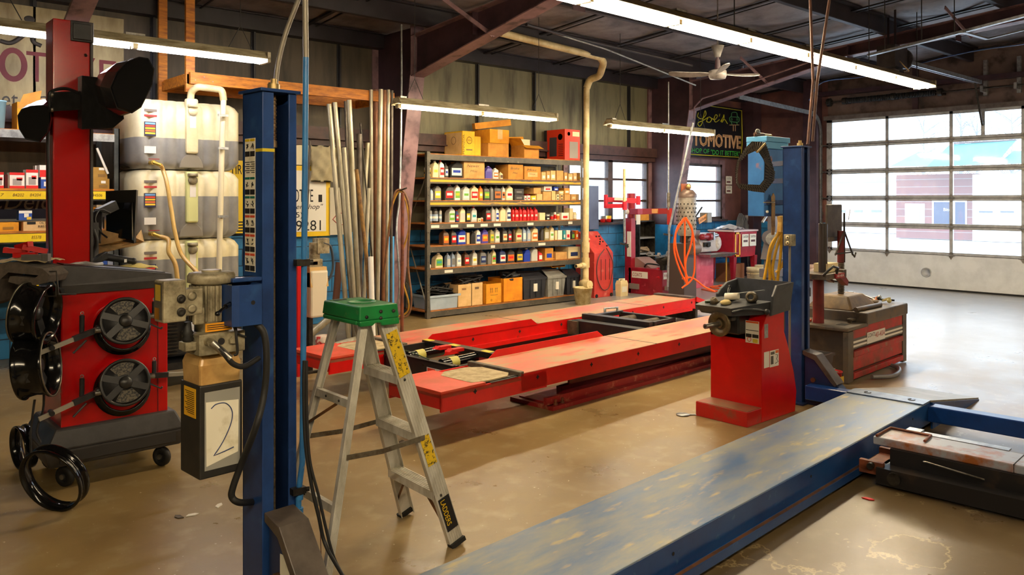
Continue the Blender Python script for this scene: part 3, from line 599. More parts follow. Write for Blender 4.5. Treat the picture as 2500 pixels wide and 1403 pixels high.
# warning stickers down the left post's flank
m_st = paper; zt_, zb_ = zat(338, 3.1), zat(662, 3.1); hh = (zt_ - zb_)
B(-.0015, 0, .052, .132, zb_, zt_).build('sticker_sheet', m_st, P1)
cols = [M(222, 190, 30), None, M(20, 110, 90), M(20, 110, 90), M(215, 80, 40), M(215, 80, 40), M(215, 80, 40)]
k = 0
for i, cc_ in enumerate(cols):
    za = zt_ - i * hh / 7; 
    for j in (0, 1):
        y0 = .094 if j == 0 else .054; y1 = y0 + .036
        if cc_:
            B(-.0022, -.0012, y0, y1, za - .012, za - .003).build('sticker_header', cc_, P1)
            d = MB(); q = random.uniform
            for _ in range(5): d.bar((-.0022, q(y0 + .006, y1 - .006), za - q(.018, .045)), (-.0022, q(y0 + .006, y1 - .006), za - q(.018, .045)), .003, .001, (1, 0, 0))
            d.box(-.0022, -.0012, y0, y1, za - .07, za - .05); d.ball((-.0018, (y0 + y1) / 2, za - .025), .004, (.2, 1, 1), 8, 5)
            d.build('sticker_pictogram', ink, P1)
        else:
            d = MB()
            for r_ in range(6): d.box(-.0022, -.0012, y0, y1 - (.01 if r_ % 2 else 0), za - .02 - r_ * .008, za - .017 - r_ * .008)
            d.build('sticker_text', ink, P1)
B(-.001, .05, -.004, .05, HT - .24, HT - .228).build('yellow_tape', M(200, 180, 40), P1)
# sticker-side bracket and the carriage head at the foot of the left post
def carriage(P, sx):
    h = MB().prism([(-.015, .0), (-.34, .0), (-.34, .12), (-.235, .215), (-.10, .37), (-.015, .40)], 'yz', .02, .115)
    o = h.build('cross_beam_head', darkblue, P, bevel=.004)
    cv = MB().prism([(-.005, .385), (-.10, .352), (-.235, .19), (-.26, .17), (-.28, .19), (-.245, .235), (-.115, .395), (-.005, .42)], 'yz', .005, .13)
    cv.build('head_cover', mat('grey_brown_cover', (92, 82, 74), .42, c2=(66, 58, 52), scale=6), P, bevel=.004)
    MB().cyl((.13, -.09, .12), (.02, -.09, .12), .022, n=12).cyl((-.0, -.09, .2), (.02, -.09, .2), .018, n=12).build('pivot_bolt', mat('bronze_bolt', (110, 82, 58), .4, .6), P)
carriage(P1, 0); carriage(P2, 0)
st = B(.018, .02, -.2, -.1, .2, .29).build('warning_sticker', paper, P1)
# runways, cross beams
ux, uy = dirs(LA)
far_l, far_r = Vector((5.90, 2.76, 0)), Vector((5.884, 2.233, 0))
rw = T('runway', 'long worn blue runway of the four post lift in the foreground', 'runway', (5.89, 2.235, 0), LA)
zR, w_ = .19, .52; L0 = -5.6
MB().box(L0, 0, 0, w_, zR - .008, zR).build('deck', m_deck, rw, bevel=.004)
s_ = MB().box(L0, 0, -.002, .012, .045, zR - .004).box(L0, 0, w_ - .012, w_ + .002, .045, zR - .004)
for yh in (0.35, 1.9, 3.2): s_.cyl((-yh, -.004, .14), (-yh, -.0025, .14), .008, n=10, mi=1)
s_.build('side_channel', [m_side, ink], rw)
MB().box(L0, -.35, -.05, -.002, .04, .052).box(L0, -.3, -.052, -.046, .03, .07).box(L0, -.3, -.046, -.01, .052, .056, mi=1).build('jack_rail', [m_side, mat('rusty_ledge', (116, 74, 40), .6, c2=(70, 52, 36), scale=8)], rw)
MB().box(-.14, .02, 0, w_ + .0, zR, zR + .008).build('approach_hinge_plate', mat('scuffed_steel_blue', (112, 128, 150), .34, .35, c2=(70, 90, 120), scale=10), rw)
MB().add([(.02, .0, zR + .006), (.02, w_, zR + .006), (1.18, w_ + .0, .012), (1.18, .0, .012), (.02, .0, zR - .006), (.02, w_, zR - .006), (1.18, w_, 0), (1.18, 0, 0)], [(0, 3, 2, 1), (4, 5, 6, 7), (0, 1, 5, 4), (1, 2, 6, 5), (2, 3, 7, 6), (3, 0, 4, 7)]).build('approach_ramp', mat('scuffed_ramp_steel', (150, 148, 142), .4, .3, c2=(118, 114, 106), scale=7), rw)
MB().prism([(.02, .0), (.02, zR - .008), (1.15, .006), (1.15, 0)], 'xz', -.012, 0).build('ramp_cheek', m_side, rw)
for yy in (.1, .4): MB().tube(arc((-.06, yy, zR + .009), .022, 20, 300, 10, 'xy'), .003, 5).build('pin_loop', darksteel, rw)
# far cross beam
p0 = Vector((5.93, 3.15, 0)); cb = T('cross_beam', 'blue cross beam joining the far ends of the runways at right', 'beam', (5.93, 3.12, 0), LA)
MB().prism([(0, .06), (-3.4, .06), (-3.4, .17), (0, .17)], 'yz', -.14, -.03).build('beam', mat('deep_blue_paint', (20, 66, 140), .3, c2=(14, 48, 110), scale=3), cb, bevel=.008)
MB().cyl((-.142, -1.62, .10), (-.1405, -1.62, .10), .014, n=14).build('hole', ink, cb)
# rolling jack beam between the runways
m_rust_refl = mat('rust_and_reflection_paint', (150, 86, 38), .42, c2=(150, 154, 166), scale=3.5, stretch=(1, 1, 1), lo=.4, hi=.52, c3=(110, 58, 26), scale3=9)  # rust, with a pale bluish reflection painted into the second colour
m_jb = mat('black_jack_body', (22, 20, 22), .45, c2=(44, 34, 28), scale=7, lo=.55)
a = fl(2150, 1065, .24); jb = T('rolling_jack', 'rusty black rolling jack beam spanning between the blue runways', 'jack', (4.70, 2.06, 0), LA)
ln = 1.35
MB().box(-.1, .13, -ln, -.0, .2, .245).build('top_plate', m_rust_refl, jb, bevel=.006)
MB().box(-.12, .14, -ln, -.1, .11, .2).build('body', m_jb, jb)
MB().box(-.22, -.12, -ln, -.06, .02, .11).box(-.12, .14, -ln, -.05, .02, .1).build('lower_frame', m_jb, jb)
MB().box(-.2, .12, -.07, .03, .075, .1).box(-.2, -.17, -.09, .04, .06, .13).box(.1, .13, -.09, .04, .06, .13).build('roller_carriage', mat('rust_brown', (130, 66, 34), .6, c2=(82, 42, 26), scale=9), jb)
MB().cyl((-.2, -.16, .07), (-.24, -.16, .07), .035).cyl((-.19, -.03, .11), (-.23, -.03, .11), .018).build('roller', darksteel, jb)
MB().tube([(-.1, -.02, .252), (.12, -.02, .252), (.12, -.24, .252), (-.02, -.25, .252)], .008, 6).build('handle_loop', mat('rust_brown', (130, 66, 34)), jb)
MB().box(.15, .21, -.62, -.18, .235, .243).box(.12, .2, -.18, -.1, .25, .257).prism([(-.18, .243), (-.2, .235), (-.18, .235), (-.16, .25)], 'yz', .14, .2).build('grip_plate', galv, jb)
for y0 in (-.28, -.78): MB().tube([(-.135, y0, .17), (-.145, y0 - .02, .175), (-.15, y0 - .3, .15)], .005, 6).build('release_lever', steel, jb)
B(-.1, .13, -.702, -.698, .2, .247).build('joint', ink, jb)
# ---------------------------------------------------------------- power unit hung on the left post
pu = T('power_unit', 'greasy electric pump with number 2 on its oil tank, mounted on left lift post', 'pump', (1.069, 2.865, 0), LA)
w = .163; zc0, zc1 = .60, .935
tk = MB().frus((0, w, 0, w), (0, w, 0, w), zc0, zc1); tk.build('tank_sleeve', mat('black_sleeve', (30, 29, 27), .5, c2=(46, 42, 36), scale=6), pu, bevel=.006)
MB().loft([[(x_, y_, z_) for x_, y_ in ((i, i), (w - i, i), (w - i, w - i), (i, w - i))] for z_, i in ((zc1, .006), (zc1 + .07, .003), (zc1 + .1, .012), (zc1 + .11, .04))]).build('oil_tank', mat('oily_translucent_plastic', (206, 168, 104), .3, c2=(160, 116, 62), scale=5, c3=(222, 200, 160), scale3=3), pu, bevel=.01)
B(.006, .04, -.002, .0, zc0 + .215, zc0 + .32).build('caution_sticker', M(236, 178, 30), pu) if 0 else B(-.002, 0, .03, .125, zc1 - .12, zc1 - .015).build('caution_sticker', M(232, 176, 30), pu)
d = MB()
for i in range(12): d.box(-.003, -.0015, .04, .115 - (i % 3) * .01, zc1 - .03 - i * .007, zc1 - .028 - i * .007)
d.build('sticker_text', ink, pu)
B(.018, w - .012, -.002, 0, zc0 + .03, zc1 - .025).build('clear_pouch', mat('grey_tape', (150, 148, 140), .25), pu)
MB().prism([(.024, zc0 + .045), (w - .02, zc0 + .075), (w - .018, zc1 - .07), (.022, zc1 - .06)], 'xz', -.004, -.002).build('paper_note', paper, pu)
num = spline([(.04, -.0055, zc1 - .085), (.06, -.0055, zc1 - .072), (.095, -.0055, zc1 - .075), (.118, -.0055, zc1 - .105), (.115, -.0055, zc1 - .15), (.085, -.0055, zc1 - .21), (.05, -.0055, zc1 - .255)], 6) + [Vector((.09, -.0055, zc1 - .248)), Vector((.125, -.0055, zc1 - .24))]
MB().tube(num, .0018, 5).build('handwritten_digit', M(40, 60, 110), pu)
cx_, cy_ = w / 2, w / 2; zm = zc1 + .11
MB().box(-.01, w + .0, -.02, w * .8, zm, zm + .075).cyl((.02, -.01, zm + .05), (.02, -.05, zm + .05), .016, n=6).cyl((.07, -.021, zm + .045), (.07, -.025, zm + .045), .012, mi=1).cyl((.11, -.021, zm + .045), (.11, -.032, zm + .045), .014, n=6).build('valve_block', [castalu, ink], pu, bevel=.004)
B(-.05, -.01, 0, .06, zm + .02, zm + .05).build('side_valve', castalu, pu, bevel=.003)
MB().lathe([(.015, zm + .05), (.022, zm + .06), (.015, zm + .07), (.022, zm + .08), (.015, zm + .09), (.012, zm + .12)], (-.03, .03, 0), (0, 0, 1), 12).build('rubber_bellows', rubber, pu)
z0 = zm + .075; mr = .078
MB().cyl((cx_, cy_, z0), (cx_, cy_, z0 + .035), .06, n=24).build('pump_adapter', castalu, pu)
B(.02, .12, -.003, .0, z0 + .005, z0 + .035).build('orange_label', M(236, 160, 30), pu)
d = MB()
for i in range(3): d.box(.026, .114, -.004, -.0028, z0 + .012 + i * .007, z0 + .0145 + i * .007)
d.build('sticker_text', ink, pu)
z1 = z0 + .035; z2 = z1 + .135
mo = MB().cyl((cx_, cy_, z1), (cx_, cy_, z2), mr - .016, n=24)
for k in range(28):
    a_ = 2 * math.pi * k / 28; ca, sa = math.cos(a_), math.sin(a_)
    mo.bar((cx_ + ca * (mr - .018), cy_ + sa * (mr - .018), z1 + .068), (cx_ + ca * mr, cy_ + sa * mr, z1 + .068), .004, .128)
mo.build('motor_body', castalu, pu)
MB().lathe([(mr - .01, z2), (mr + .006, z2 + .006), (mr + .006, z2 + .03), (mr, z2 + .04), (.03, z2 + .044), (.001, z2 + .044)], (cx_, cy_, 0), n=28).cyl((cx_, cy_, z2 + .044), (cx_, cy_, z2 + .05), .035).build('fan_cowl', castalu, pu)
jx = MB().box(-.135, -.055, -.02, .06, z1 + .02, z2 + .03).box(-.055, .012, -.005, .05, z1 + .035, z2 - .005).box(-.02, .02, -.002, .02, z1, z1 + .06); jx.build('junction_box', castalu, pu, bevel=.006)
for j in (0, 1): MB().lathe([(.012, 0), (.015, -.002), (.015, -.006), (.006, -.006), (.001, -.004)], (-.075, -.02, z1 + .055 + j * .045), (0, 1, 0), 14).build('knockout', darksteel, pu)
for j in (0, 1): MB().lathe([(.014, 0), (.016, -.003), (.008, -.004), (.001, -.004)], (-.03, -.006, z1 + .06 + j * .045), (0, 1, 0), 14).build('knockout', castalu, pu)
B(-.137, -.135, .0, .045, z2 - .04, z2 + .015).build('yellow_sticker', M(214, 180, 60), pu); B(-.137, -.135, .01, .05, z1 + .03, z1 + .07).build('orange_sticker', M(236, 160, 30), pu)
B(-.137, -.1355, -.01, .055, z1 + .03, z2 + .022).build('box_lid', mat('lid_grey', (96, 88, 70), .5, c2=(62, 54, 42), scale=9), pu)
# shield bracket of blue plate with its lever
MB().prism([(.09, -.062), (.112, -.075), (.2, -.075), (.206, -.065), (.206, .05), (.2, .05), (.2, -.068), (.114, -.068), (.095, -.055), (.095, .02), (.09, .02)], 'xy', z1 - .012, z2 + .0).build('shield_plate', bluelift, pu)
MB().cyl((.165, -.076, z1 + .07), (.165, -.0745, z1 + .07), .008).build('shield_hole', ink, pu)
MB().cyl((.09, -.05, z1 + .07), (.06, -.075, z1 + .065), .009).cyl((.06, -.075, z1 + .065), (.02, -.1, z1 + .048), .006).ball((.018, -.102, z1 + .047), .009).build('lever', gloss_black, pu)
MB().box(.1, .23, .03, .06, z2 - .06, z2 + .02).box(.12, .235, -.01, .06, z2 + .005, z2 + .02).build('mounting_bracket', bluelift, pu, bevel=.003)
MB().tube(spline([(.03, -.055, zm + .045), (.055, -.075, zm + .01), (.085, -.085, zm - .03), (.13, -.08, zm - .045), (.2, -.05, zm - .03)]), .01, 10).cyl((.022, -.05, zm + .05), (.075, -.083, zm - .01), .013, mi=1, n=8).build('hydraulic_hose', [rubber, steel], pu)
MB().tube(spline([(.12, -.03, z1), (.118, -.04, zm + .06), (.122, -.04, zm + .0), (.11, -.035, zm - .01)]), .005, 6).tube(spline([(.11, -.03, z1 - .005), (.125, -.03, zm + .07), (.16, -.03, zm + .05)]), .004, 6).build('wiring', rubber, pu)
# big hose looping down the post, drain hose, air pipe
D1 = 2.95
hose = T('hydraulic_hose', 'thick black hose looping down in front of the left blue lift post', 'hose')
MB().tube(spline([p3(625, 788, D1), p3(645, 815, D1), p3(651, 880, D1), p3(645, 960, D1), p3(625, 1040, D1 - .05), p3(590, 1130, D1), p3(570, 1185, D1), p3(566, 1212, D1), p3(585, 1226, D1 + .02), p3(625, 1224, D1 + .16)]), .0125, 12).build('hose', rubber, hose)
ap = T('air_pipe', 'light blue steel pipe standing behind the left lift post, from floor to roof', 'pipe')
m_lb = mat('light_blue_pipe', (52, 120, 178), .36, c2=(40, 96, 150), scale=6, c3=(110, 130, 150), scale3=20, lo3=.66, hi3=.74)
D2 = 3.12
pts = [p3(729, 1370, D2), p3(729, 1210, D2), p3(741, 1190, D2), p3(744, 1160, D2)] + [p3(745, 500, D2), p3(748, 90, D2)]
MB().tube([p3(728, 1405, D2), p3(729, 1200, D2), p3(738, 1130, D2), p3(742, 700, D2), p3(747, 140, D2)], .0115, 12).build('pipe', m_lb, ap)
MB().tube([p3(747, 140, D2), p3(744, -60, D2)], .011, 10).build('unpainted_end', mat('weathered_conduit', (140, 132, 118), .5, .3), ap)
for py in (1212, 1245, 1300): P = p3(731, py, D2); MB().cyl(P - Vector((0, 0, .01)), P + Vector((0, 0, .01)), .0155, n=12).build('coupling', m_lb, ap)
for py in (640, 1195): P = p3(744 if py < 700 else 735, py, D2); MB().bar(P - Vector((.04, 0, 0)), P + Vector((.015, 0, 0)), .03, .025).cyl(P, P + Vector((.03, -.01, 0)), .01, n=6).build('clamp', darksteel, ap)
cv = T('conduit', 'grey conduit bending away upward from the top of the left lift post', 'pipe')
MB().tube(spline([p3(672, 215, 3.2), p3(680, 150, 3.2), p3(698, 80, 3.2), p3(728, 0, 3.2), p3(745, -60, 3.2)]), .0095, 10).build('tube', mat('weathered_conduit', (140, 132, 118)), cv)
MB().cyl(p3(668, 220, 3.15), p3(668, 202, 3.15), .02, n=6).build('fitting', castalu, cv)
dh = T('air_hose', 'pair of black hoses hanging beside the blue pipe and trailing onto the floor', 'hose')
D3 = 3.05
MB().tube(spline([p3(743, 880, D3), p3(742, 960, D3), p3(746, 1080, D3), p3(760, 1180, D3), p3(778, 1260, D3), p3(795, 1330, D3), p3(840, 1410, D3 - .1)]), .0075, 8).build('hose', rubber, dh)
MB().tube(spline([p3(748, 880, D3), p3(749, 1000, D3), p3(756, 1120, D3), p3(778, 1210, D3), p3(796, 1290, D3), p3(815, 1360, D3), p3(838, 1405, D3)]), .006, 8).build('hose', rubber, dh)
# ---------------------------------------------------------------- step ladder
lg = T('step_ladder', 'short aluminium step ladder with a green plastic top, standing open on the floor', 'ladder', (0, 0, 0))
capz = 1.07
Qf, Pf, Sf, Rf = Vector((2.285, 2.94, 0)), Vector((2.31, 3.40, 0)), Vector((1.573, 2.885, 0)), Vector((1.573, 3.36, 0))
Qt, Pt, St, Rt = Vector((1.93, 2.985, capz)), Vector((1.935, 3.23, capz)), Vector((1.815, 2.98, capz)), Vector((1.82, 3.24, capz))
def rail(f, t_, w, wd, name, sgn=1):
    # C-channel rail: web facing sideways (y), flanges inward
    m = MB(); d = (t_ - f).normalized(); yv = Vector((0, 1, 0)); m.bar(f, t_, w, .003, (0, 1, 0))
    side = d.cross(yv).normalized() * (w / 2 - .0015)
    for s in (-1, 1): m.bar(f + side * s + yv * sgn * wd / 2, t_ + side * s + yv * sgn * wd / 2, .003, wd, (0, 1, 0))
    for k in range(-2, 3): m.bar(f + side * k * .34 - yv * sgn * .002, t_ + side * k * .34 - yv * sgn * .002, .0022, .002, (0, 1, 0))
    return m.build(name, alu, lg)
rq = rail(Qf, Qt, .075, .025, 'front_rail', 1); rp = rail(Pf, Pt, .075, .025, 'front_rail', -1)
rail(Sf, St, .034, .022, 'rear_rail', 1); rail(Rf, Rt, .034, .022, 'rear_rail', -1)
def on(f, t_, z): return f.lerp(t_, z / capz)
for z in (.27, .55, .82):
    a, b = on(Qf, Qt, z), on(Pf, Pt, z); m = MB().bar(a, b, .078, .004, (0, 0, 1)).bar(a + Vector((.038, 0, -.018)), b + Vector((.038, 0, -.018)), .003, .036).bar(a + Vector((-.038, 0, -.018)), b + Vector((-.038, 0, -.018)), .003, .036)
    for k in range(6): m.bar(a + Vector((-.03 + .012 * k, 0, .003)), b + Vector((-.03 + .012 * k, 0, .003)), .004, .003)
    m.build('step', alu, lg)
    MB().lathe([(.007, 0), (.006, -.003), (.001, -.004)], a - Vector((0, .002, .02)), (0, 1, 0), 10).build('rivet', darksteel, lg)
for z in (.33, .74):
    a, b = on(Sf, St, z), on(Rf, Rt, z); m = MB().bar(a, b, .022, .035, (0, 0, 1)); m.build('rear_brace', alu, lg)
    for s in (.3, .65): MB().lathe([(.006, 0), (.005, -.003), (.001, -.004)], a.lerp(b, s) - Vector((.012, 0, 0)), (1, 0, 0), 8).build('rivet', darksteel, lg)
tarn = mat('tarnished_strap', (132, 122, 102), .45, .6, c2=(92, 76, 56), scale=14)
for (r_, t1, s_, t2) in ((Qf, Qt, Sf, St), (Pf, Pt, Rf, Rt)):
    a, b = on(r_, t1, .53), on(s_, t2, .535); m_ = a.lerp(b, .55) + Vector((0, 0, -.012)); e = Vector((0, -.008 if r_ is Qf else .008, 0))
    MB().bar(a + e, m_ + e, .003, .022).bar(m_ + e * 1.3, b + e * 1.3, .003, .022).build('spreader', tarn, lg)
for f, b_ in ((Qf, Qt), (Pf, Pt)):
    a = on(f, b_, .26); q = on(f, b_, .09) ; mid = on(Qf, Qt, .25).lerp(on(Pf, Pt, .25), .3 if f is Qf else .7)
    MB().bar(mid + Vector((-.02, 0, 0)), q + Vector((-.03, 0, 0)), .004, .016).build('knee_brace', mat('rusty_strap', (120, 78, 40), .6, c2=(80, 56, 36), scale=12), lg)
a = on(Sf, St, .31).lerp(on(Rf, Rt, .31), .35); MB().bar(a, on(Sf, St, .02) + Vector((0, .03, 0)), .004, .014).build('knee_brace', mat('rusty_strap', (120, 78, 40)), lg)
a = on(Sf, St, .72).lerp(on(Rf, Rt, .72), .4); MB().bar(a, on(Rf, Rt, .6), .004, .012).build('knee_brace', mat('rusty_strap', (120, 78, 40)), lg)
for f, b_ in ((Qf, Qt), (Pf, Pt)):
    MB().bar(f + Vector((-.002, -.002, .006)), on(f, b_, .025), .082, .034, (0, 1, 0)).build('foot', rubber, lg)
green = mat('green_plastic', (22, 132, 62), .4, c2=(16, 104, 48), scale=5, c3=(120, 130, 90), scale3=16, lo3=.64, hi3=.75)
x0, x1, y0, y1 = 1.775, 1.965, 2.955, 3.265
cp = MB().frus((x0 - .006, x1 + .006, y0 - .006, y1 + .006), (x0, x1, y0, y1), 1.085, 1.145)
cp.prism([(x0 - .006, 1.085), (x0 + .0, 1.06), (x0 + .06, 1.06), (x0 + .075, 1.07), (x0 + .1, 1.07), (x0 + .11, 1.055), (x1 + .006, 1.055), (x1 + .006, 1.085)], 'xz', y0 - .007, y0 + .02).box(x0 - .006, x0 + .02, y0 + .02, y1, 1.065, 1.085)
cap = cp.build('top_cap', green, lg, bevel=.006)
MB().lathe([(.06, 0), (.062, .003), (.056, .004), (.054, .0015), (.001, .001)], ((x0 + x1) / 2, y0 + .14, 1.145)).box(x0 + .03, x0 + .09, y1 - .05, y1 - .03, 1.1452, 1.147, 1).build('tool_recess', [green, ink], lg)
for dx, dz in ((.03, 1.1), (.1, 1.118), (.1, 1.09), (.165, 1.115)): MB().lathe([(.008, 0), (.007, -.004), (.001, -.005)], (x0 + dx, y0 - .006, dz), (0, 1, 0), 10).build('rivet', darksteel, lg)
def on_rail(f, t_, z0, z1, w, m, name, off=.006):
    a, b = on(f, t_, z0), on(f, t_, z1); return MB().bar(a - Vector((0, off, 0)), b - Vector((0, off, 0)), w, .0012, (0, 1, 0)).build(name, m, lg)
m_yl = mat('torn_yellow_label', (222, 184, 24), .6, c2=(60, 50, 24), scale=60, lo=.52, hi=.6)
on_rail(Qf, Qt, .82, 1.02, .058, m_yl, 'instruction_label'); on_rail(Qf, Qt, .40, .535, .05, m_yl, 'instruction_label')
on_rail(Qf, Qt, .085, .24, .062, ink, 'maker_label')
dd = (Qt - Qf).normalized(); xa_ = -dd; ya_ = Vector((0, 1, 0)); ya_ = (ya_ - xa_ * ya_.dot(xa_)).normalized(); za_ = xa_.cross(ya_)
o = txt('LADDERS', M(236, 196, 30), lg, 0, 0, 0, .125, .026, '-y', 'maker_lettering'); pp = on(Qf, Qt, .23) - ya_ * .0085 - za_ * .024
o.matrix_basis = Matrix.Translation(pp) @ Matrix((xa_, ya_, za_)).transposed().to_4x4()
o = txt('LITTLE', M(226, 206, 120), lg, 0, 0, 0, .06, .014, '-y', 'maker_lettering') if 0 else None
# ---------------------------------------------------------------- red scissor lift with alignment runways
RA = R(3.6); ZL = .355
m_rdeck = mat('dusty_red_deck', (200, 70, 56), .34, c2=(174, 142, 106), scale=2.2, stretch=(.6, 1.6, 1), lo=.32, hi=.52, c3=(206, 96, 76), scale3=6, lo3=.52, hi3=.68, rough2=.55, detail=9)
m_conc = mat('gritty_plate', (186, 168, 128), .7, c2=(150, 130, 92), scale=14)
m_grime = mat('grimy_steel', (96, 84, 66), .55, .3, c2=(60, 52, 42), scale=14)
def red_runway(loc, label, L_, near):
    t = T('lift_runway', label, 'runway', (loc[0], loc[1], 0), RA)
    w_ = .56; h0 = .215
    MB().box(.75, L_, 0, w_, ZL - .012, ZL).build('deck', m_rdeck, t, bevel=.004)
    B(0, .75, 0, w_, ZL - .05, ZL - .03).build('front_tray', m_rdeck, t); B(0, .4, 0, w_, ZL - .03, ZL - .006).build('front_flap', mat('orange_red_flap', (218, 62, 40), .36, c2=(198, 88, 60), scale=4, rough2=.5), t)
    sd = MB()
    for y_ in (0, w_ - .012): sd.box(0, 1.02, y_, y_ + .012, h0, ZL - .02).box(.75, L_, y_, y_ + .012, h0 + .01, ZL - .004)
    sd.box(0, .012, 0, w_, h0 + .02, ZL - .03).box(L_ - .012, L_, 0, w_, h0, ZL - .01)
    sd.build('side_plate', redlift, t)
    hl = MB()
    for i in range(9):
        x_ = .3 + i * .62; hl.box(x_ - .016, x_ + .016, -.003, -.001, ZL - .055, ZL - .047).box(x_ - .004, x_ + .004, -.003, -.001, ZL - .068, ZL - .034).box(x_ - .008, x_ + .008, -.003, -.001, ZL - .06, ZL - .042)
    hl.build('key_hole', ink, t)
    B(.735, .78, 0, w_, ZL - .03, ZL + .012).build('tray_lip', mat('dark_rubber_lip', (66, 60, 52), .6, c2=(110, 98, 76), scale=9), t, bevel=.006)
    MB().prism([(.32, .06), (.42, .0 + .03), (.64, .03), (.72, .1), (.72, .38), (.62, .46), (.42, .46), (.32, .38)], 'xy', ZL - .028, ZL - .004).build('turn_plate', m_conc, t)
    MB().box(.28, .74, .02, .05, ZL - .03, ZL - .012).box(.45, .72, .0, .02, ZL - .03, ZL - .016).build('turn_plate_tray', darksteel, t)
    for xs_ in (2.42, 4.3):
        B(xs_, xs_ + .012, 0, w_, ZL - .002, ZL + .001).build('deck_seam', darksteel, t)
    ye = w_ if near else 0
    s_ = -1 if near else 1
    MB().prism([(.95, ZL - .01), (1.05, ZL + .055), (2.32, ZL + .055), (2.42, ZL - .01)], 'xz', ye - .006 * s_, ye).build('inner_kerb', redlift, t)
    MB().box(.8, L_, .08 if near else .05, w_ - .05, h0 + .0, ZL - .013).build('under_frame', mat('dark_red_underside', (112, 16, 22), .5, c2=(84, 12, 20), scale=4), t)
    yo = w_ - .0 if near else -.02
    B(.6, L_ - .1, yo, yo + .02, h0 - .01, h0 + .03).build('jack_track', redlift, t)
    # base and scissor arms standing on the floor
    MB().box(1.2, 4.6, .14, w_ - .1, 0, .04).box(1.15, 4.6, .12, .15, 0, .085).box(1.15, 4.6, .055, .12, 0, .03).box(1.15, 1.3, .1, w_ - .05, 0, .03).build('base_frame', mat('dusty_red_base', (150, 32, 30), .5, c2=(190, 120, 90), scale=9, lo=.55, hi=.7), t)
    MB().bar((1.45, .26, .06), (4.3, .26, .16), .05, .09).bar((1.45, .36, .16), (4.3, .36, .06), .05, .09).bar((1.5, .2, .17), (4.5, .2, .13), .02, .09).build('scissor_arm', mat('dark_red_underside', (112, 16, 22)), t)
    for x_ in (1.22, 1.3): MB().cyl((x_, .09, 0), (x_, .09, .07), .01, n=8).cyl((x_, .09, .03), (x_, .09, .045), .018, n=6).build('anchor_bolt', mat('rust_brown', (130, 66, 34)), t)
    return t
N1 = red_runway((3.12, 4.19), 'nearer red runway of the scissor lift, behind the wheel balancer', 5.0, True)
N2 = red_runway((3.14, 5.69), 'farther red runway of the scissor lift, in front of the parts rack', 5.35, False)
# drive-off ramp at the far end of the rear runway
rx, ry = dirs(RA); e = Vector((3.14, 5.69, 0)) + rx * 5.36
rp_ = T('drive_ramp', 'red ramp on small wheels sloping down from the farther red runway', 'ramp', (e.x, e.y, 0), RA)
MB().prism([(0, ZL - .03), (0, ZL), (.85, .1), (.85, .07)], 'xz', 0, .56).build('ramp_plate', mat('black_ramp_grip', (40, 30, 30), .6), rp_)
MB().prism([(0, ZL - .05), (0, ZL + .012), (.87, .11), (.87, .07)], 'xz', -.015, 0).prism([(0, ZL - .05), (0, ZL + .012), (.87, .11), (.87, .07)], 'xz', .56, .575).build('ramp_side', redlift, rp_)
for y_ in (.08, .48): MB().cyl((.1, y_ - .02, .04), (.1, y_ + .02, .04), .04).build('wheel', rubber, rp_)
B(.07, .12, .05, .5, .06, ZL - .06).build('wheel_fork', darksteel, rp_)
B(-.12, -.005, 0, .56, ZL + .002, ZL + .02).build('end_stop', mat('scratched_black', (50, 44, 44), .5, c2=(100, 90, 90), scale=9), rp_)
# rolling jacks between the red runways
def roll_jack(s, label, slim=False):
    p = Vector((3.12, 4.19, 0)) + rx * s + ry * .6
    t = T('rolling_jack', label, 'jack', (p.x, p.y, 0), RA)
    g = .86
    MB().box(0, .03, 0, g, .2, .34).box(.0, .5, 0, .02, .2, .33).box(.0, .5, g - .02, g, .24, .36).box(.0, .07, 0, g, .325, .335).build('frame', m_jb, t)
    MB().box(.42, .5, -.02, g + .02, .33, .375).box(.5, .55, .1, g + .0, .33, .365).build('lift_beam', mat('black_steel_bar', (34, 32, 32), .35, .3, c2=(60, 56, 50), scale=12), t)
    for yy in (.2, .62): MB().cyl((.06, yy, .31), (.42, yy, .32), .045).build('air_cylinder', gloss_black if not slim else m_grime, t); MB().cyl((.14, yy, .312), (.22, yy, .315), .0458).build('cylinder_label', M(190, 180, 90), t)
    for yy in (.34, .5): MB().box(.28, .4, yy - .03, yy + .03, .36, .385).prism([(.28, .36), (.28, .39), (.24, .37)], 'xz', yy - .03, yy + .03).build('red_pad', M(200, 20, 16, .4), t)
    for yy in (.1, .5, .84): B(.43, .49, yy - .05, yy + .05, .375, .377).build('yellow_decal', M(214, 190, 40), t)
    B(-.003, -.001, .12, .3, .22, .29).build('warning_decal', M(225, 220, 215), t); B(-.004, -.0025, .2, .29, .225, .285).build('warning_decal', M(214, 60, 34), t)
    for yy in (.05, .35, .6, .85): MB().cyl((-.006, yy, .3), (0, yy, .3), .012, n=6).build('bolt', darksteel, t)
    MB().tube(spline([(.02, .3, .345), (.1, .7, .35), (.0, .86, .34)]), .005, 6).build('air_line', M(60, 80, 40), t)
    return t
roll_jack(.62, 'black rolling jack with red pads, at the near end between the red runways')
j2 = T('rolling_jack', 'black rolling jack farther along between the red runways, its top bars shining', 'jack', tuple(Vector((3.12, 4.19, 0)) + rx * 3.0 + ry * .6), RA)
MB().box(0, .12, 0, .85, .2, .345).box(.18, .24, 0, .86, .3, .39).box(.27, .31, 0, .86, .3, .385).build('beam', m_jb, j2, bevel=.004); MB().box(.02, .05, .75, .86, .14, .345).box(-.03, .05, .75, .88, .2, .34).build('end_plate', m_grime, j2)
MB().cyl((.3, .3, .31), (.75, .3, .31), .04).cyl((.3, .6, .31), (.75, .6, .31), .04).build('air_cylinder', m_grime, j2)
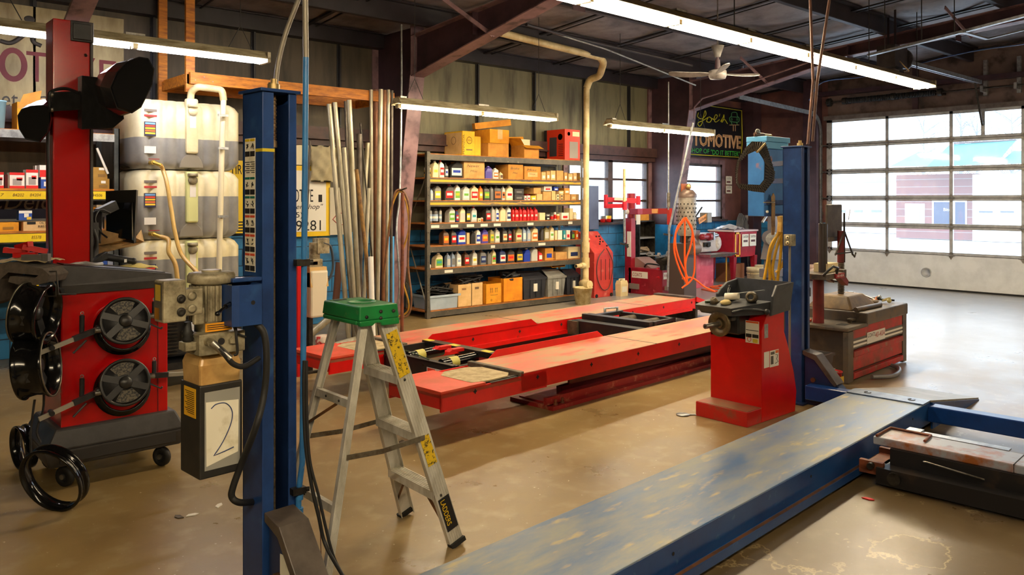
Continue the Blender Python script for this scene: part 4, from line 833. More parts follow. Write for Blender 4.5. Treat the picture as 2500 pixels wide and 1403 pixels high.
MB().box(.75, .8, .1, .8, .25, .36).box(.35, .8, .78, .84, .33, .37).box(.35, .8, .1, .14, .33, .36).build('slide_frame', m_jb, j2); MB().tube([(.5, .8, .38), (.5, .8, .42), (.72, .8, .41), (.72, .8, .37)], .015, 6).build('pad_frame', galv, j2)
# ---------------------------------------------------------------- wheel balancer
b = T('wheel_balancer', 'red wheel balancer with a grey weight tray, beside the right blue post', 'balancer', (4.97, 3.10, 0))
MB().box(0, .19, 0, .43, 0, .105).build('foot_plinth', mat('worn_red_plinth', (186, 22, 16), .38, c2=(150, 70, 48), scale=6, lo=.52), b, bevel=.004)
B(.004, .19, .004, .426, .105, .108).build('plinth_tread', mat('rusty_tread', (150, 76, 50), .5, c2=(126, 98, 70), scale=5), b)
MB().prism([(.19, 0), (.66, 0), (.68, .15), (.64, .3), (.55, .52), (.5, .62), (.5, .78), (.27, .78), (.19, .66)], 'xz', 0, .43).build('cabinet', mat('bright_red_paint', (206, 10, 8), .3, c2=(186, 8, 8), scale=3), b, bevel=.004)
B(.19, .27, .13, .43, .58, .66).build('shaft_mount', mat('bright_red_paint', (206, 10, 8)), b)
B(.1, .29, .13, .34, .62, .78).build('spindle_housing', black, b, bevel=.012)
MB().box(.06, .29, .15, .30, .72, .79).build('housing_cover', mat('dusty_dark_grey', (74, 70, 66), .5, c2=(96, 88, 74), scale=8), b, bevel=.015)
MB().lathe([(.02, .03), (.05, .03), (.09, .035), (.092, .05), (.085, .055), (.05, .05), (.03, .02)], (.05, .23, .7), (-1, 0, 0), 32).lathe([(.03, -.05), (.035, .0), (.03, .05)], (.05, .23, .7), (-1, 0, 0), 20).build('flange', mat('brown_steel_flange', (120, 104, 74), .4, .6, c2=(84, 70, 50), scale=12), b)
MB().cyl((.0, .23, .7), (-.17, .23, .7), .018).cyl((-.17, .23, .7), (-.172, .23, .7), .008, mi=1).build('threaded_shaft', [steel, ink], b)
m_tray = mat('grey_tray_plastic', (66, 68, 72), .42, c2=(52, 54, 58), scale=9)
MB().loft([[(.0, .13, .765), (.3, .0, .765), (.3, .42, .765), (.02, .4, .765)], [(-.03, .11, .825), (.3, -.02, .86), (.3, .45, .86), (-.03, .42, .825)]]).build('weight_tray', m_tray, b, bevel=.01)
wl = MB(); wl.loft([[(.27, -.03, .76), (.53, -.03, .78), (.53, -.012, .78), (.27, -.012, .76)], [(.27, -.045, .9), (.545, -.04, .9), (.545, -.02, .9), (.27, -.025, .9)], [(.33, -.045, .975), (.55, -.05, .985), (.55, -.025, .985), (.33, -.02, .975)]])
wl.prism([(.27, .78), (.53, .78), (.55, .98), (.4, .96), (.32, .92), (.27, .88)], 'xz', .42, .44).box(.28, .53, -.03, .44, .775, .79).loft([[(.52, -.03, .78), (.535, -.03, .78), (.535, .44, .78), (.52, .44, .78)], [(.54, -.05, .985), (.553, -.05, .985), (.553, .44, .985), (.54, .44, .985)]])
wl.build('tool_tray', m_tray, b, bevel=.006)
MB().prism([(.5, .76), (.58, .76), (.585, .64), (.52, .5), (.49, .62)], 'xz', .04, .4).build('rear_cover', m_tray, b)
B(.53, .56, .05, .052, .64, .74).build('steel_tag', galv, b)
MB().lathe([(.02, 0), (.11, .004), (.12, .02), (.11, .03), (.02, .03)], (.62, .36, .28), (1, 0, .0), 24).build('disc_guard', darksteel, b)
MB().cyl((.62, -.0, .22), (.66, -.0, .22), .05).cyl((.63, .0, .12), (.67, .0, .12), .06).build('side_wheel', black, b) if 0 else None
stk = mat('sticker_white', (226, 220, 206), .5)
B(.188, .1895, .02, .13, .56, .72).build('warning_sticker', stk, b)
d = MB().box(.1865, .188, .024, .074, .6, .625).box(.1865, .188, .08, .126, .6, .625).box(.1865, .188, .024, .126, .65, .654); d.build('sticker_print', ink, b)
MB().box(.1865, .188, .024, .126, .705, .717).build('sticker_header', M(226, 90, 30), b); MB().lathe([(.017, 0), (.017, .001), (.013, .001), (.013, 0)], (.1885, .1, .585), (-1, 0, 0), 16).build('prohibition_ring', M(214, 40, 30), b); B(.1865, .188, .03, .07, .565, .592).build('sticker_yellow', M(210, 190, 60), b)
B(.225, .275, -.0015, 0, .6, .7).build('serial_plate', galv, b)
B(.22, .29, -.0015, 0, .385, .5).build('chart_sticker', stk, b); B(.3, .42, -.0015, 0, .38, .5).build('chart_sticker', stk, b)
MB().box(.31, .345, -.003, -.0015, .4, .46).box(.31, .36, -.003, -.0015, .47, .49).build('sticker_print', M(90, 80, 70), b); B(.375, .415, -.003, -.0015, .475, .495).build('sticker_header', M(226, 110, 40), b)
MB().tube([(.37, -.003, .4), (.41, -.003, .41), (.39, -.003, .43), (.405, -.003, .46), (.375, -.003, .465)], .0018, 4).build('sticker_line', ink, b)
MB().lathe([(.001, 0), (.05, 0), (.05, .004), (.001, .004)], (-.06, .5, .003), (0, 0, 1), 18).bar((-.03, .48, .006), (.03, .4, .006), .02, .004).build('anchor_foot', galv, b)
MB().tube(spline([(-.03, .1, .80), (.03, .05, .815), (.14, -.0, .81), (.24, -.03, .79)]), .01, 6).ball((.2, -.035, .795), .022).build('caliper_arm', black, b)
# things lying in the balancer tray
def hd(n, lab, cat, mb, m, x, y, z, rz=0, group=None): o = mb.build(n, m); o.location = (x, y, z); o.rotation_euler = (0, 0, rz); return tag(o, lab, cat, group)
hd('lug_wrench_handle', 'black T handle standing up out of the balancer tray', 'tool', MB().cyl((0, 0, 0), (.06, .02, .07), .009).cyl((-.02, -.02, -.01), (.05, -.03, -.015), .016).ball((.065, .022, .074), .014), gloss_black, 5.15, 3.38, .87)
hd('centering_cone', 'grey hollow centering cone lying on its side in the balancer tray', 'cone', MB().lathe([(.022, 0), (.045, 0), (.032, .06), (.02, .06)], (0, 0, .0), (-.9, -.4, .15), 20, closed=True), mat('cone_steel', (110, 98, 78), .45, .6, c2=(80, 70, 54), scale=12), 5.19, 3.2, .885)
hd('centering_cone', 'smaller dark cone at the left corner of the balancer tray', 'cone', MB().lathe([(.012, 0), (.035, 0), (.02, .04), (.012, .04)], (0, 0, .01), (-.3, .1, .9), 16, closed=True), mat('cone_steel', (110, 98, 78)), 5.02, 3.4, .83)
hd('rolled_paper_tube', 'white tube lying across the balancer tray', 'tube', MB().lathe([(.02, 0), (.026, 0), (.026, .1), (.02, .1)], (0, 0, 0), (.2, -.97, .1), 16, closed=True), M(225, 218, 200), 5.13, 3.38, .88)
hd('screwdriver', 'screwdriver with black and green handle in the balancer tray', 'tool', MB().cyl((0, 0, 0), (.08, -.03, 0), .01, n=8).cyl((.08, -.03, 0), (.16, -.06, .0), .004, n=6, mi=1), [M(40, 56, 30), steel], 4.98, 3.45, .845)
hd('wheel_weight_bar', 'steel ruler leaning on the grey balancer tray edge', 'tool', MB().bar((0, 0, 0), (.2, -.12, .02), .02, .006), galv, 5.2, 3.34, .90)
hd('rag', 'crumpled beige rag heaped in the balancer tray', 'rag', MB().ball((0, 0, 0), .04, (1.3, .9, .5), 9, 6).ball((.04, .02, 0), .03, (1, 1.2, .6), 8, 5), M(196, 176, 120, .9), 5.04, 3.32, .85)
# ---------------------------------------------------------------- tyre changer at the right
c = T('tire_changer', 'large old red and black tire changer at the right of the right post', 'machine', (6.78, 3.25, 0), R(3.2))
m_gr = mat('worn_charcoal', (78, 72, 66), .45, c2=(104, 84, 58), scale=4, c3=(50, 46, 44), scale3=9)
m_rr = mat('rubbed_red_panel', (180, 40, 40), .5, c2=(128, 60, 48), scale=5, c3=(140, 104, 84), scale3=14, lo3=.6, hi3=.72)
Lc, dpt = 1.38, .62
MB().box(.04, Lc - .03, .02, dpt, .02, .46).build('cabinet', mat('brown_black_cabinet', (48, 40, 36), .5, c2=(78, 62, 46), scale=4), c)
for a_, b_, z_ in ((-.02, .1, .45), (Lc - .1, Lc, .5)): B(a_, b_, -.015, .03, .01, z_).build('corner_post', m_gr, c, bevel=.004)
MB().box(.1, Lc - .1, -.008, .02, .34, .47).box(.1, Lc - .1, -.02, .02, .22, .27).box(.1, Lc - .1, -.006, .02, .1, .22).box(.1, Lc - .1, -.02, .02, .03, .08).build('side_panel', m_rr, c, bevel=.004)
B(.1, Lc - .1, -.010, -.007, .29, .38).build('stripe_band', mat('grey_stripe', (92, 84, 80), .5), c)
for z_ in (.305, .34): B(.1, Lc - .1, -.012, -.009, z_, z_ + .018).build('white_stripe', M(220, 212, 200), c)
B(.4, .82, -.016, -.012, .3, .4).build('name_plate', M(214, 210, 204), c)
txt('COATS', ink, c, .41, -.017, .355, .17, .035, shear=.2); txt('40-40A', M(170, 30, 30), c, .58, -.017, .335, .23, .05, shear=.2)
MB().box(-.03, .42, -.02, dpt + .02, .455, .49).build('lower_top', m_gr, c, bevel=.01)
MB().box(.38, Lc + .01, -.025, dpt + .02, .47, .58).build('upper_top', m_gr, c, bevel=.012)
B(.1, .22, .06, .14, .488, .492).build('pedal_slot', ink, c)
MB().cyl((.3, .1, .49), (.3, .1, .51), .018).box(.27, .36, .07, .12, .51, .525).build('release_knob', m_grime, c)
mred = mat('worn_red_post', (120, 30, 32), .45, c2=(88, 26, 26), scale=6)
MB().cyl((.1, .3, .48), (.1, .3, .92), .048).build('tool_post', mred, c)
MB().box(-.15, .2, .12, .38, .9, .95).box(.2, .28, .12, .36, .9, .97).build('tool_arm', m_gr, c, bevel=.006)
B(.02, .2, .105, .122, .905, .945).build('arm_label', M(150, 36, 40), c); txt('40-40A', M(225, 220, 215), c, .04, .104, .915, .14, .022, shear=.2)
MB().cyl((.06, .24, .9), (.06, .24, 1.38), .038).cyl((.06, .24, 1.38), (.06, .24, 1.385), .03, mi=1).build('air_cylinder', [mat('dark_cylinder', (70, 64, 62), .4, .3), ink], c)
MB().tube([(-.16, .14, .94), (-.17, .1, .98), (-.1, .08, 1.02), (.0, .08, 1.0), (.02, .1, .95)], .012, 8).build('grab_handle', black, c)
hd('carton', 'small cream carton lying on the arm of the old tire changer', 'box', B(-.02, .2, -.05, .08, 0, .075), M(226, 208, 160, .8), 6.83, 3.49, .952, R(5))
MB().lathe([(.001, 0), (.11, .01), (.12, .02), (.001, .03)], (.28, .42, .93), (-.3, -.2, 1), 24).bar((.2, .35, .93), (.38, .3, .84), .06, .02).build('bead_breaker_shoe', mat('brown_shoe', (98, 52, 40), .45, c2=(60, 40, 34), scale=8), c)
MB().prism([(.3, .9), (.33, .98), (.52, .84), (.5, .8)], 'xz', .2, .26).build('red_arm', mred, c)
MB().frus((.4, 1.0, .12, .56), (.5, .86, .2, .46), .58, .70).build('table_hump', mat('dusty_tan_top', (128, 102, 66), .55, c2=(84, 70, 54), scale=5), c, bevel=.015)
MB().tube([(.38, .08, .6), (.9, .06, .6), (1.06, .12, .6), (1.06, .5, .6)], .022, 8).build('guard_rail', m_gr, c)
cxx, cyy = .66, .33
th = MB().cyl((cxx, cyy, .7), (cxx, cyy, 1.05), .026)
for i in range(22): th.lathe([(.026, 0), (.034, .006), (.026, .012)], (cxx, cyy, .71 + i * .015), (0, 0, 1), 12)
th.build('center_screw', m_grime, c); MB().cyl((cxx, cyy, 1.0), (cxx, cyy, 1.3), .034).build('center_post', mred, c)
MB().box(cxx - .17, cxx + .17, cyy + .06, cyy + .08, 1.22, 1.55).build('plate', mat('greasy_plate', (92, 84, 74), .45, .3, c2=(58, 52, 48), scale=8), c, bevel=.012)
MB().box(cxx - .16, cxx + .17, cyy + .04, cyy + .06, 1.2, 1.24).build('plate_lip', m_gr, c)
MB().bar((cxx, cyy - .03, 1.0), (cxx, cyy - .03, 1.47), .014, .014).bar((cxx, cyy - .03, 1.3), (cxx - .2, cyy - .03, 1.08), .012, .012).bar((cxx, cyy - .03, 1.3), (cxx + .2, cyy - .03, 1.06), .012, .012).bar((cxx - .2, cyy - .03, 1.09), (cxx + .2, cyy - .03, 1.09), .012, .012).tube([(cxx + .2, cyy - .03, 1.07), (cxx + .24, cyy - .03, 1.04), (cxx + .27, cyy - .03, 1.08)], .008, 6).build('clamp_star', darksteel, c)
MB().tube([(cxx + .17, cyy, 1.4), (cxx + .21, cyy, 1.5)], .004, 5).build('wire_pin', steel, c)
# odds and ends on it
def onc(x, y, z): v = Vector((x * math.cos(R(3.2)) - y * math.sin(R(3.2)), x * math.sin(R(3.2)) + y * math.cos(R(3.2)), 0)); return 6.78 + v.x, 3.25 + v.y, z
hd('can', 'small red and silver can on top of the old tire changer', 'can', MB().cyl((0, 0, 0), (0, 0, .04), .042, mi=1).cyl((0, 0, .04), (0, 0, .09), .042).cyl((0, 0, .09), (0, 0, .1), .03), [galv, M(190, 30, 34)], *onc(1.1, .42, .58))
hd('oil_squeeze_bottle', 'small dark squeeze bottle standing behind the carton on the tire changer', 'bottle', MB().cyl((0, 0, 0), (0, 0, .08), .03).cyl((0, 0, .08), (0, 0, .13), .028, .006), black, *onc(.42, .55, .68) )
tools = [('pliers', 'orange handled pliers on the tire changer top', M(170, 90, 40), 1.12, .2), ('hammer', 'hammer with pale head on the tire changer top', steel, 1.2, .28), ('tire_iron', 'black tire iron poking up from the tire changer top', gloss_black, 1.26, .14), ('chisel', 'cream handled chisel on the tire changer top', M(200, 190, 130), 1.16, .1), ('wrench', 'silver wrench at the right end of the tire changer top', galv, 1.3, .3)]
for i, (n, l, m, x_, y_) in enumerate(tools):
    a_ = i * 1.3; hd(n, l, 'tool', MB().bar((-.09 * math.cos(a_), -.09 * math.sin(a_), .015), (.09 * math.cos(a_), .09 * math.sin(a_), .03 + .03 * (i % 2)), .022, .018).ball((.08 * math.cos(a_), .08 * math.sin(a_), .035), .022), m, *onc(x_, y_, .585))
hd('tool_tray', 'orange hand tool on the low end of the tire changer', 'tool', MB().bar((-.12, 0, .015), (.1, .03, .015), .03, .02), M(190, 80, 40), *onc(.0, .35, .49))
MBq = MB().tube(spline([(7.1, 3.18, .03), (7.3, 3.1, .02), (7.5, 3.12, .02), (7.7, 3.2, .02), (7.75, 3.3, .03)]), .02, 8); tag(MBq.build('air_hose', mat('grey_hose', (120, 116, 118), .4)), 'grey hose lying on the floor along the old tire changer', 'hose')
bk = T('bucket', 'small red bucket with scraps in front of the old tire changer', 'bucket', (*fl(2037, 945), 0))
MB().lathe([(.05, 0), (.062, .13), (.066, .13), (.066, .14), (.058, .14), (.05, .02), (.001, .02)], n=20).build('pail', M(190, 20, 22, .4), bk); MB().ball((0, 0, .12), .045, (1, 1, .5), 8, 5).bar((-.04, 0, .15), (.04, .02, .15), .02, .006).build('scraps', M(160, 150, 130), bk); B(-.04, .04, -.064, -.06, .04, .1).build('yellow_label', M(200, 160, 30), bk)
tb_ = T('trash_bin', 'dark plastic bin between the right blue post and the tire changer', 'bin', (*at(1988, 6.75), 0))
MB().frus((-.07, .09, -.08, .08), (-.1, .12, -.11, .11), 0, .3).frus((-.11, .13, -.12, .12), (-.11, .13, -.12, .12), .29, .31).build('bin_body', M(64, 52, 52, .5), tb_); MB().box(-.085, .1, -.095, .095, .3, .312).build('opening', ink, tb_)
# ---------------------------------------------------------------- alignment console at the left
c = T('alignment_console', 'red wheel alignment cabinet with a tall red tower and black camera pods', 'machine', (1.10, 5.0, 0))
MB().box(0, .575, 0, .46, .3, 1.08).build('cabinet', redpaint, c, bevel=.006)
B(.515, .52, -.002, .0, .31, 1.06).build('door_seam', mat('dark_red_gap', (90, 4, 6), .5), c)
m_ch = mat('charcoal_plastic', (62, 60, 60), .45, c2=(52, 50, 50), scale=14)
bs = MB().frus((-.07, .64, -.04, .5), (-.09, .66, -.07, .52), .12, .22).frus((-.09, .66, -.07, .52), (-.03, .61, -.03, .49), .22, .33)
bs.build('base', m_ch, c, bevel=.012); B(-.02, .6, -.066, -.05, .15, .21).build('base_recess', mat('charcoal_recess', (48, 46, 46), .5), c)
def caster(x, y):
    k = MB().lathe([(.02, -.016), (.05, -.018), (.058, -.01), (.058, .01), (.05, .018), (.02, .016)], (x, y, .058), (.8, .5, 0), 20, closed=True).cyl((x - .015, y - .01, .058), (x + .015, y + .01, .058), .02)
    o = k.build('caster_wheel', rubber, c); MB().cyl((x - .022, y - .014, .058), (x + .022, y + .014, .058), .015).bar((x, y + .02, .06), (x, y + .02, .14), .05, .012).box(x - .03, x + .03, y - .01, y + .05, .125, .145).build('caster_fork', steel, o)
for p in ((.54, .0), (.02, .0), (.52, .4), (.03, .4)): caster(*p)
tp = MB().loft([[(-.01, -.02, 1.07), (.6, -.02, 1.075), (.6, .5, 1.075), (-.01, .5, 1.07)], [(-.015, -.03, 1.12), (.605, -.03, 1.115), (.605, .52, 1.115), (-.015, .52, 1.12)], [(-.015, -.02, 1.235), (.6, -.02, 1.15), (.6, .52, 1.15), (-.015, .52, 1.235)]])
tp.build('top_tray', m_ch, c, bevel=.012)
MB().loft([[(.02, .03, 1.232), (.57, .03, 1.155), (.57, .46, 1.155), (.02, .46, 1.232)], [(.02, .03, 1.236), (.57, .03, 1.159), (.57, .46, 1.159), (.02, .46, 1.236)]]).build('tray_liner', black, c)
# tower
MB().box(.0, .195, .19, .37, 1.08, 2.64).build('tower', mat('tower_red', (176, 6, 8), .2, c2=(168, 5, 7), scale=3, coat=.4), c, bevel=.006)
MB().box(.197, .21, .185, .37, 1.1, 2.55).build('tower_edge_trim', m_ch, c)
MB().box(.09, .212, .178, .3, 2.52, 2.64).box(.1, .2, .17, .18, 2.53, 2.625).build('tower_top_cap', black, c, bevel=.01)
MB().tube(spline([(.17, .19, 2.45), (.17, .182, 2.44)]), .008, 6).build('cap_screw', darksteel, c)
def wp(px, py, D): v = p3(px, py, D); return (v.x - 1.10, v.y - 5.0, v.z)
MB().loft([[wp(125, 225, 4.52), wp(125, 272, 4.52), wp(125, 272, 4.6), wp(125, 225, 4.6)], [wp(196, 222, 4.45), wp(196, 268, 4.45), wp(196, 268, 4.55), wp(196, 222, 4.55)]]).build('boom_strap', black, c)
MB().loft([[wp(190, 188, 4.5), wp(190, 312, 4.5), wp(190, 312, 4.75), wp(190, 188, 4.75)], [wp(200, 184, 4.42), wp(200, 316, 4.42), wp(215, 310, 4.75), wp(215, 190, 4.75)], [wp(252, 190, 4.3), wp(275, 314, 4.3), wp(275, 310, 4.6), wp(252, 190, 4.6)], [wp(290, 215, 4.25), wp(303, 290, 4.25), wp(303, 290, 4.55), wp(290, 215, 4.55)]]).build('pod_bracket', black, c, bevel=.006)
def pod(fr_, bk, Df, Db, px_mid=None):
    r0 = [wp(x, y, Df) for x, y in fr_]; r1 = [wp(x, y, Db) for x, y in bk]
    mm = [tuple(a_ * .55 + b_ * .45 for a_, b_ in zip(p, q)) for p, q in zip(r0, r1)]; cxm = [sum(p[i] for p in mm) / len(mm) for i in range(3)]
    mm = [tuple(cxm[i] + (p[i] - cxm[i]) * 1.12 for i in range(3)) for p in mm]
    o = MB().loft([r0, mm, r1], sm=False).build('camera_pod', mat('pod_shell', (34, 33, 33), .24, c2=(34, 32, 32), scale=4), c, bevel=.012)
    cf = [sum(p[i] for p in r0) / len(r0) for i in range(3)]; d = Vector([cf[i] - sum(p[i] for p in r1) / len(r1) for i in range(3)]).normalized()
    rr = [[cf[i] + (p[i] - cf[i]) * .97 + d[i] * .004 for i in range(3)] for p in r0]; r2 = [[cf[i] + (p[i] - cf[i]) * .93 + d[i] * .014 for i in range(3)] for p in r0]
    MB().loft([rr, r2]).build('pod_window', mat('pod_window_black', (14, 14, 18), .22), o)
pod([(268, 215), (285, 175), (310, 150), (340, 138), (362, 142), (377, 168), (372, 208), (345, 262), (322, 277), (285, 264)], [(230, 205), (240, 182), (258, 170), (285, 165), (305, 170), (312, 190), (310, 225), (300, 265), (270, 275), (240, 250)], 4.02, 4.35)
pod([(42, 282), (52, 266), (75, 258), (105, 256), (122, 262), (124, 290), (118, 325), (98, 348), (62, 340), (46, 315)], [(78, 262), (85, 252), (105, 242), (125, 242), (135, 250), (136, 265), (132, 285), (120, 300), (95, 300), (82, 285)], 4.5, 4.95)
MB().tube(spline([wp(196, 228, 4.44), wp(160, 216, 4.5), wp(128, 222, 4.52), wp(120, 235, 4.52), wp(122, 270, 4.54), wp(117, 340, 4.58), wp(120, 480, 4.6), wp(124, 630, 4.6)]), .009, 8).build('cable', black, c)
for py in (231, 267): MB().lathe([(.009, 0), (.014, .004), (.014, .012), (.009, .016)], wp(123, py, 4.51), (1, 0, 0), 12).build('cable_clip', steel, c)
# roof strut meeting the tower
MB().bar(p3(175, 65, 5.3) , p3(212, -40, 5.6), .09, .02, (0, 1, 0))
# clamps on the front
def clamp(cz, lab):
    t = T('wheel_clamp', lab, 'clamp', (1.40, 4.92, cz), 0, 'wheel clamps hanging on the red cabinet')
    n = Vector((-.1, -1, .22)).normalized()
    MB().lathe([(.12, -.06), (.150, -.055), (.152, -.035), (.135, -.03), (.13, .03), (.12, .03)], (0, -.01, -.035), n, 32, closed=True).build('rear_ring', gloss_black, t)
    sp = MB().lathe([(.118, .02), (.132, .02), (.134, .055), (.118, .055)], (0, -.01, 0), n, 32, closed=True).lathe([(.001, .04), (.032, .04), (.036, .06), (.03, .075), (.001, .075)], (0, -.01, 0), n, 20)
    up = n.cross(Vector((1, 0, 0))).normalized(); sd = n.cross(up).normalized(); o = Vector((0, -.01, 0)) + n * .05
    for a_ in (20, 140, 200, 320):
        v = up * math.sin(R(a_)) + sd * math.cos(R(a_)); sp.bar(o + v * .03, o + v * .125, .036, .016, n)
    sp.build('star_hub', mat('clamp_plastic', (38, 37, 36), .38, c2=(30, 29, 28), scale=12), t)
    MB().lathe([(.001, .036), (.12, .036), (.12, .046), (.001, .046)], (0, -.01, 0), n, 32).build('face_plate', black, t)
    for a0 in (48, 228):
        tg = MB()
        vs_ = []
        for r_ in (.045, .112):
            vs_.append([tuple(o + n * .002 + (up * math.sin(R(a0 + k * 12)) + sd * math.cos(R(a0 + k * 12))) * r_) for k in range(7)])
        for k in range(6): tg.add([vs_[0][k], vs_[0][k + 1], vs_[1][k + 1], vs_[1][k]], [(0, 1, 2, 3)])
        tg.build('target_print', mat('moulded_lettering', (92, 84, 68), .5, c2=(26, 25, 24), scale=90, lo=.48, hi=.52), t)
    MB().bar(o + sd * -.03 + up * -.12, o + sd * .06 + up * .11 + n * .02, .05, .03, n).build('clamp_bridge', mat('clamp_plastic', (38, 37, 36)), t) if 0 else None
    L1 = Vector((-.14, -.02, -.03)); MB().bar(L1, L1 + Vector((-.13, -.03, -.035)), .022, .03).build('arm_grip', black, t); MB().bar(L1 + Vector((-.12, -.03, -.033)), L1 + Vector((-.30, -.06, -.085)), .012, .024).build('arm_bar', mat('nickel_arm', (190, 186, 172), .35, .7), t)
    MB().cyl(L1 + Vector((-.24, -.07, -.065)), L1 + Vector((-.24, -.03, -.06)), .014).ball(L1 + Vector((.0, -.01, .01)), .018).build('arm_knob', black, t)
    L2 = Vector((.14, -.02, .02)); MB().bar(L2, L2 + Vector((.1, -.01, -.005)), .022, .03).build('arm_grip', black, t); MB().bar(L2 + Vector((.09, -.01, -.005)), L2 + Vector((.2, -.02, -.012)), .012, .022).build('arm_bar', mat('nickel_arm', (190, 186, 172)), t)
    MB().cyl(L1 + Vector((.02, -.02, 0)), L1 + Vector((-.02, -.02, .0)), .016, n=8).build('pivot', steel, t); MB().cyl(L2 + Vector((-.01, -.02, .0)), L2 + Vector((.02, -.02, 0)), .014, n=8).build('pivot', steel, t)
    for x_, z_ in ((-.215, .055), (.17, .1)):
        MB().cyl((x_, -.0, z_ - .1), (x_ + .0, -.005, z_), .013, n=10).build('spring_handle', black, t); MB().lathe([(.006, -.002), (.01, -.002), (.01, .002), (.006, .002)], (x_, -.005, z_ + .012), (0, 1, 0), 12, closed=True).build('eyelet', steel, t)
        MB().tube([(x_ + .02, -.01, z_ - .14), (x_ - .05, -.03, z_ - .2)] if x_ < 0 else [(x_ - .04, -.0, z_ - .12), (x_ + .03, -.03, z_ - .16), (x_ + .035, -.035, z_ - .15)], .006, 6).build('hook', m_ch, t)
clamp(.90, 'upper black wheel clamp on the front of the red cabinet'); clamp(.55, 'lower black wheel clamp on the front of the red cabinet')
def rim_ring(lab, loc, ax, r, w_, spokes=True, tilt=None):
    t = T('wheel_clamp', lab, 'clamp', loc, 0, 'wheel clamps hanging on the red cabinet')
    MB().lathe([(r * .93, -w_), (r, -w_), (r * 1.02, -w_ + .012), (r * .95, -w_ + .02), (r * .9, 0), (r * .95, w_ - .02), (r * 1.02, w_ - .012), (r, w_), (r * .93, w_), (r * .86, 0)], (0, 0, 0), ax, 36, closed=True).build('ring', gloss_black, t)
    MB().lathe([(r * .98, w_), (r * 1.03, w_), (r * 1.03, w_ + .006), (r * .98, w_ + .006)], (0, 0, 0), ax, 36, closed=True).build('steel_edge', mat('dull_edge', (120, 114, 100), .35, .7), t)
    if spokes:
        a = Vector(ax).normalized(); u = a.orthogonal().normalized(); v = a.cross(u); s_ = MB().lathe([(.001, -.02), (.035, -.02), (.035, .03), (.001, .03)], (0, 0, 0), ax, 16)
        for k in range(3):
            d = u * math.cos(R(120 * k + 30)) + v * math.sin(R(120 * k + 30)); s_.bar(d * .03, d * r * .9, .05, .02, a)
        s_.build('star_hub', mat('clamp_plastic', (38, 37, 36)), t)
    return t
pa = p3(88, 765, 4.2); rim_ring('upper black clamp hanging edge on at the left of the red cabinet', pa, (-.75, .55, .1), .155, .065)
pa = p3(88, 893, 4.2); rim_ring('lower black clamp hanging edge on at the left of the red cabinet', pa, (.85, -.45, .1), .165, .07)
MB().box(-.05, -.02, .02, .3, .78, 1.1).bar((-.02, .0, 1.1), (-.2, -.02, 1.1), .22, .03).build('bracket_arm', black, c)
MB().tube([wp(38, 680, 4.25), wp(40, 694, 4.25), wp(130, 688, 4.25), wp(137, 700, 4.25), wp(137, 722, 4.25), wp(100, 724, 4.25), wp(98, 714, 4.25)], .005, 6).tube([wp(75, 665, 4.25), wp(138, 662, 4.25), wp(142, 718, 4.25), wp(185, 718, 4.4)], .005, 6).build('wire_hook', darksteel, c)
MB().tube(spline([wp(85, 975, 4.25), wp(80, 1010, 4.25), wp(75, 1060, 4.25), wp(76, 1120, 4.25)]), .006, 6).tube(spline([wp(108, 950, 4.25), wp(105, 1000, 4.3), wp(90, 1050, 4.3), wp(100, 1080, 4.3)]), .006, 6).build('cable', black, c)
def floor_ring(lab, px, D, r, lean, ang, n=3):
    x, y = at(px, D); t = T('rim_ring', lab, 'ring', (x, y, 0), 0)
    ax = Vector((math.cos(ang), math.sin(ang), lean)).normalized(); up = Vector((0, 0, 1)); up = (up - ax * up.dot(ax)).normalized()
    cz = r * up.z + .006; pr = []
    for k in range(n): pr += [(r * (.90 + .02 * k), -.03 + .02 * k), (r * (1.0 - .02 * k), -.028 + .02 * k), (r * (.98 - .02 * k), -.016 + .02 * k)]
    prof = [(r * .93, -.035), (r * .99, -.035), (r, -.028), (r * .985, -.012), (r * .94, -.008), (r * .94, .008), (r * .985, .012), (r, .028), (r * .99, .035), (r * .93, .035), (r * .88, .0)]
    MB().lathe(prof, (0, 0, cz), ax, 40, closed=True).build('ring_body', gloss_black, t); return t
floor_ring('large glossy black ring leaning on the front caster of the red cabinet', 133, 4.1, .178, -.3, R(48.3) + R(168))
floor_ring('smaller black ring standing on the floor left of the red cabinet', 58, 4.75, .13, -.05, R(48.3) + R(140))
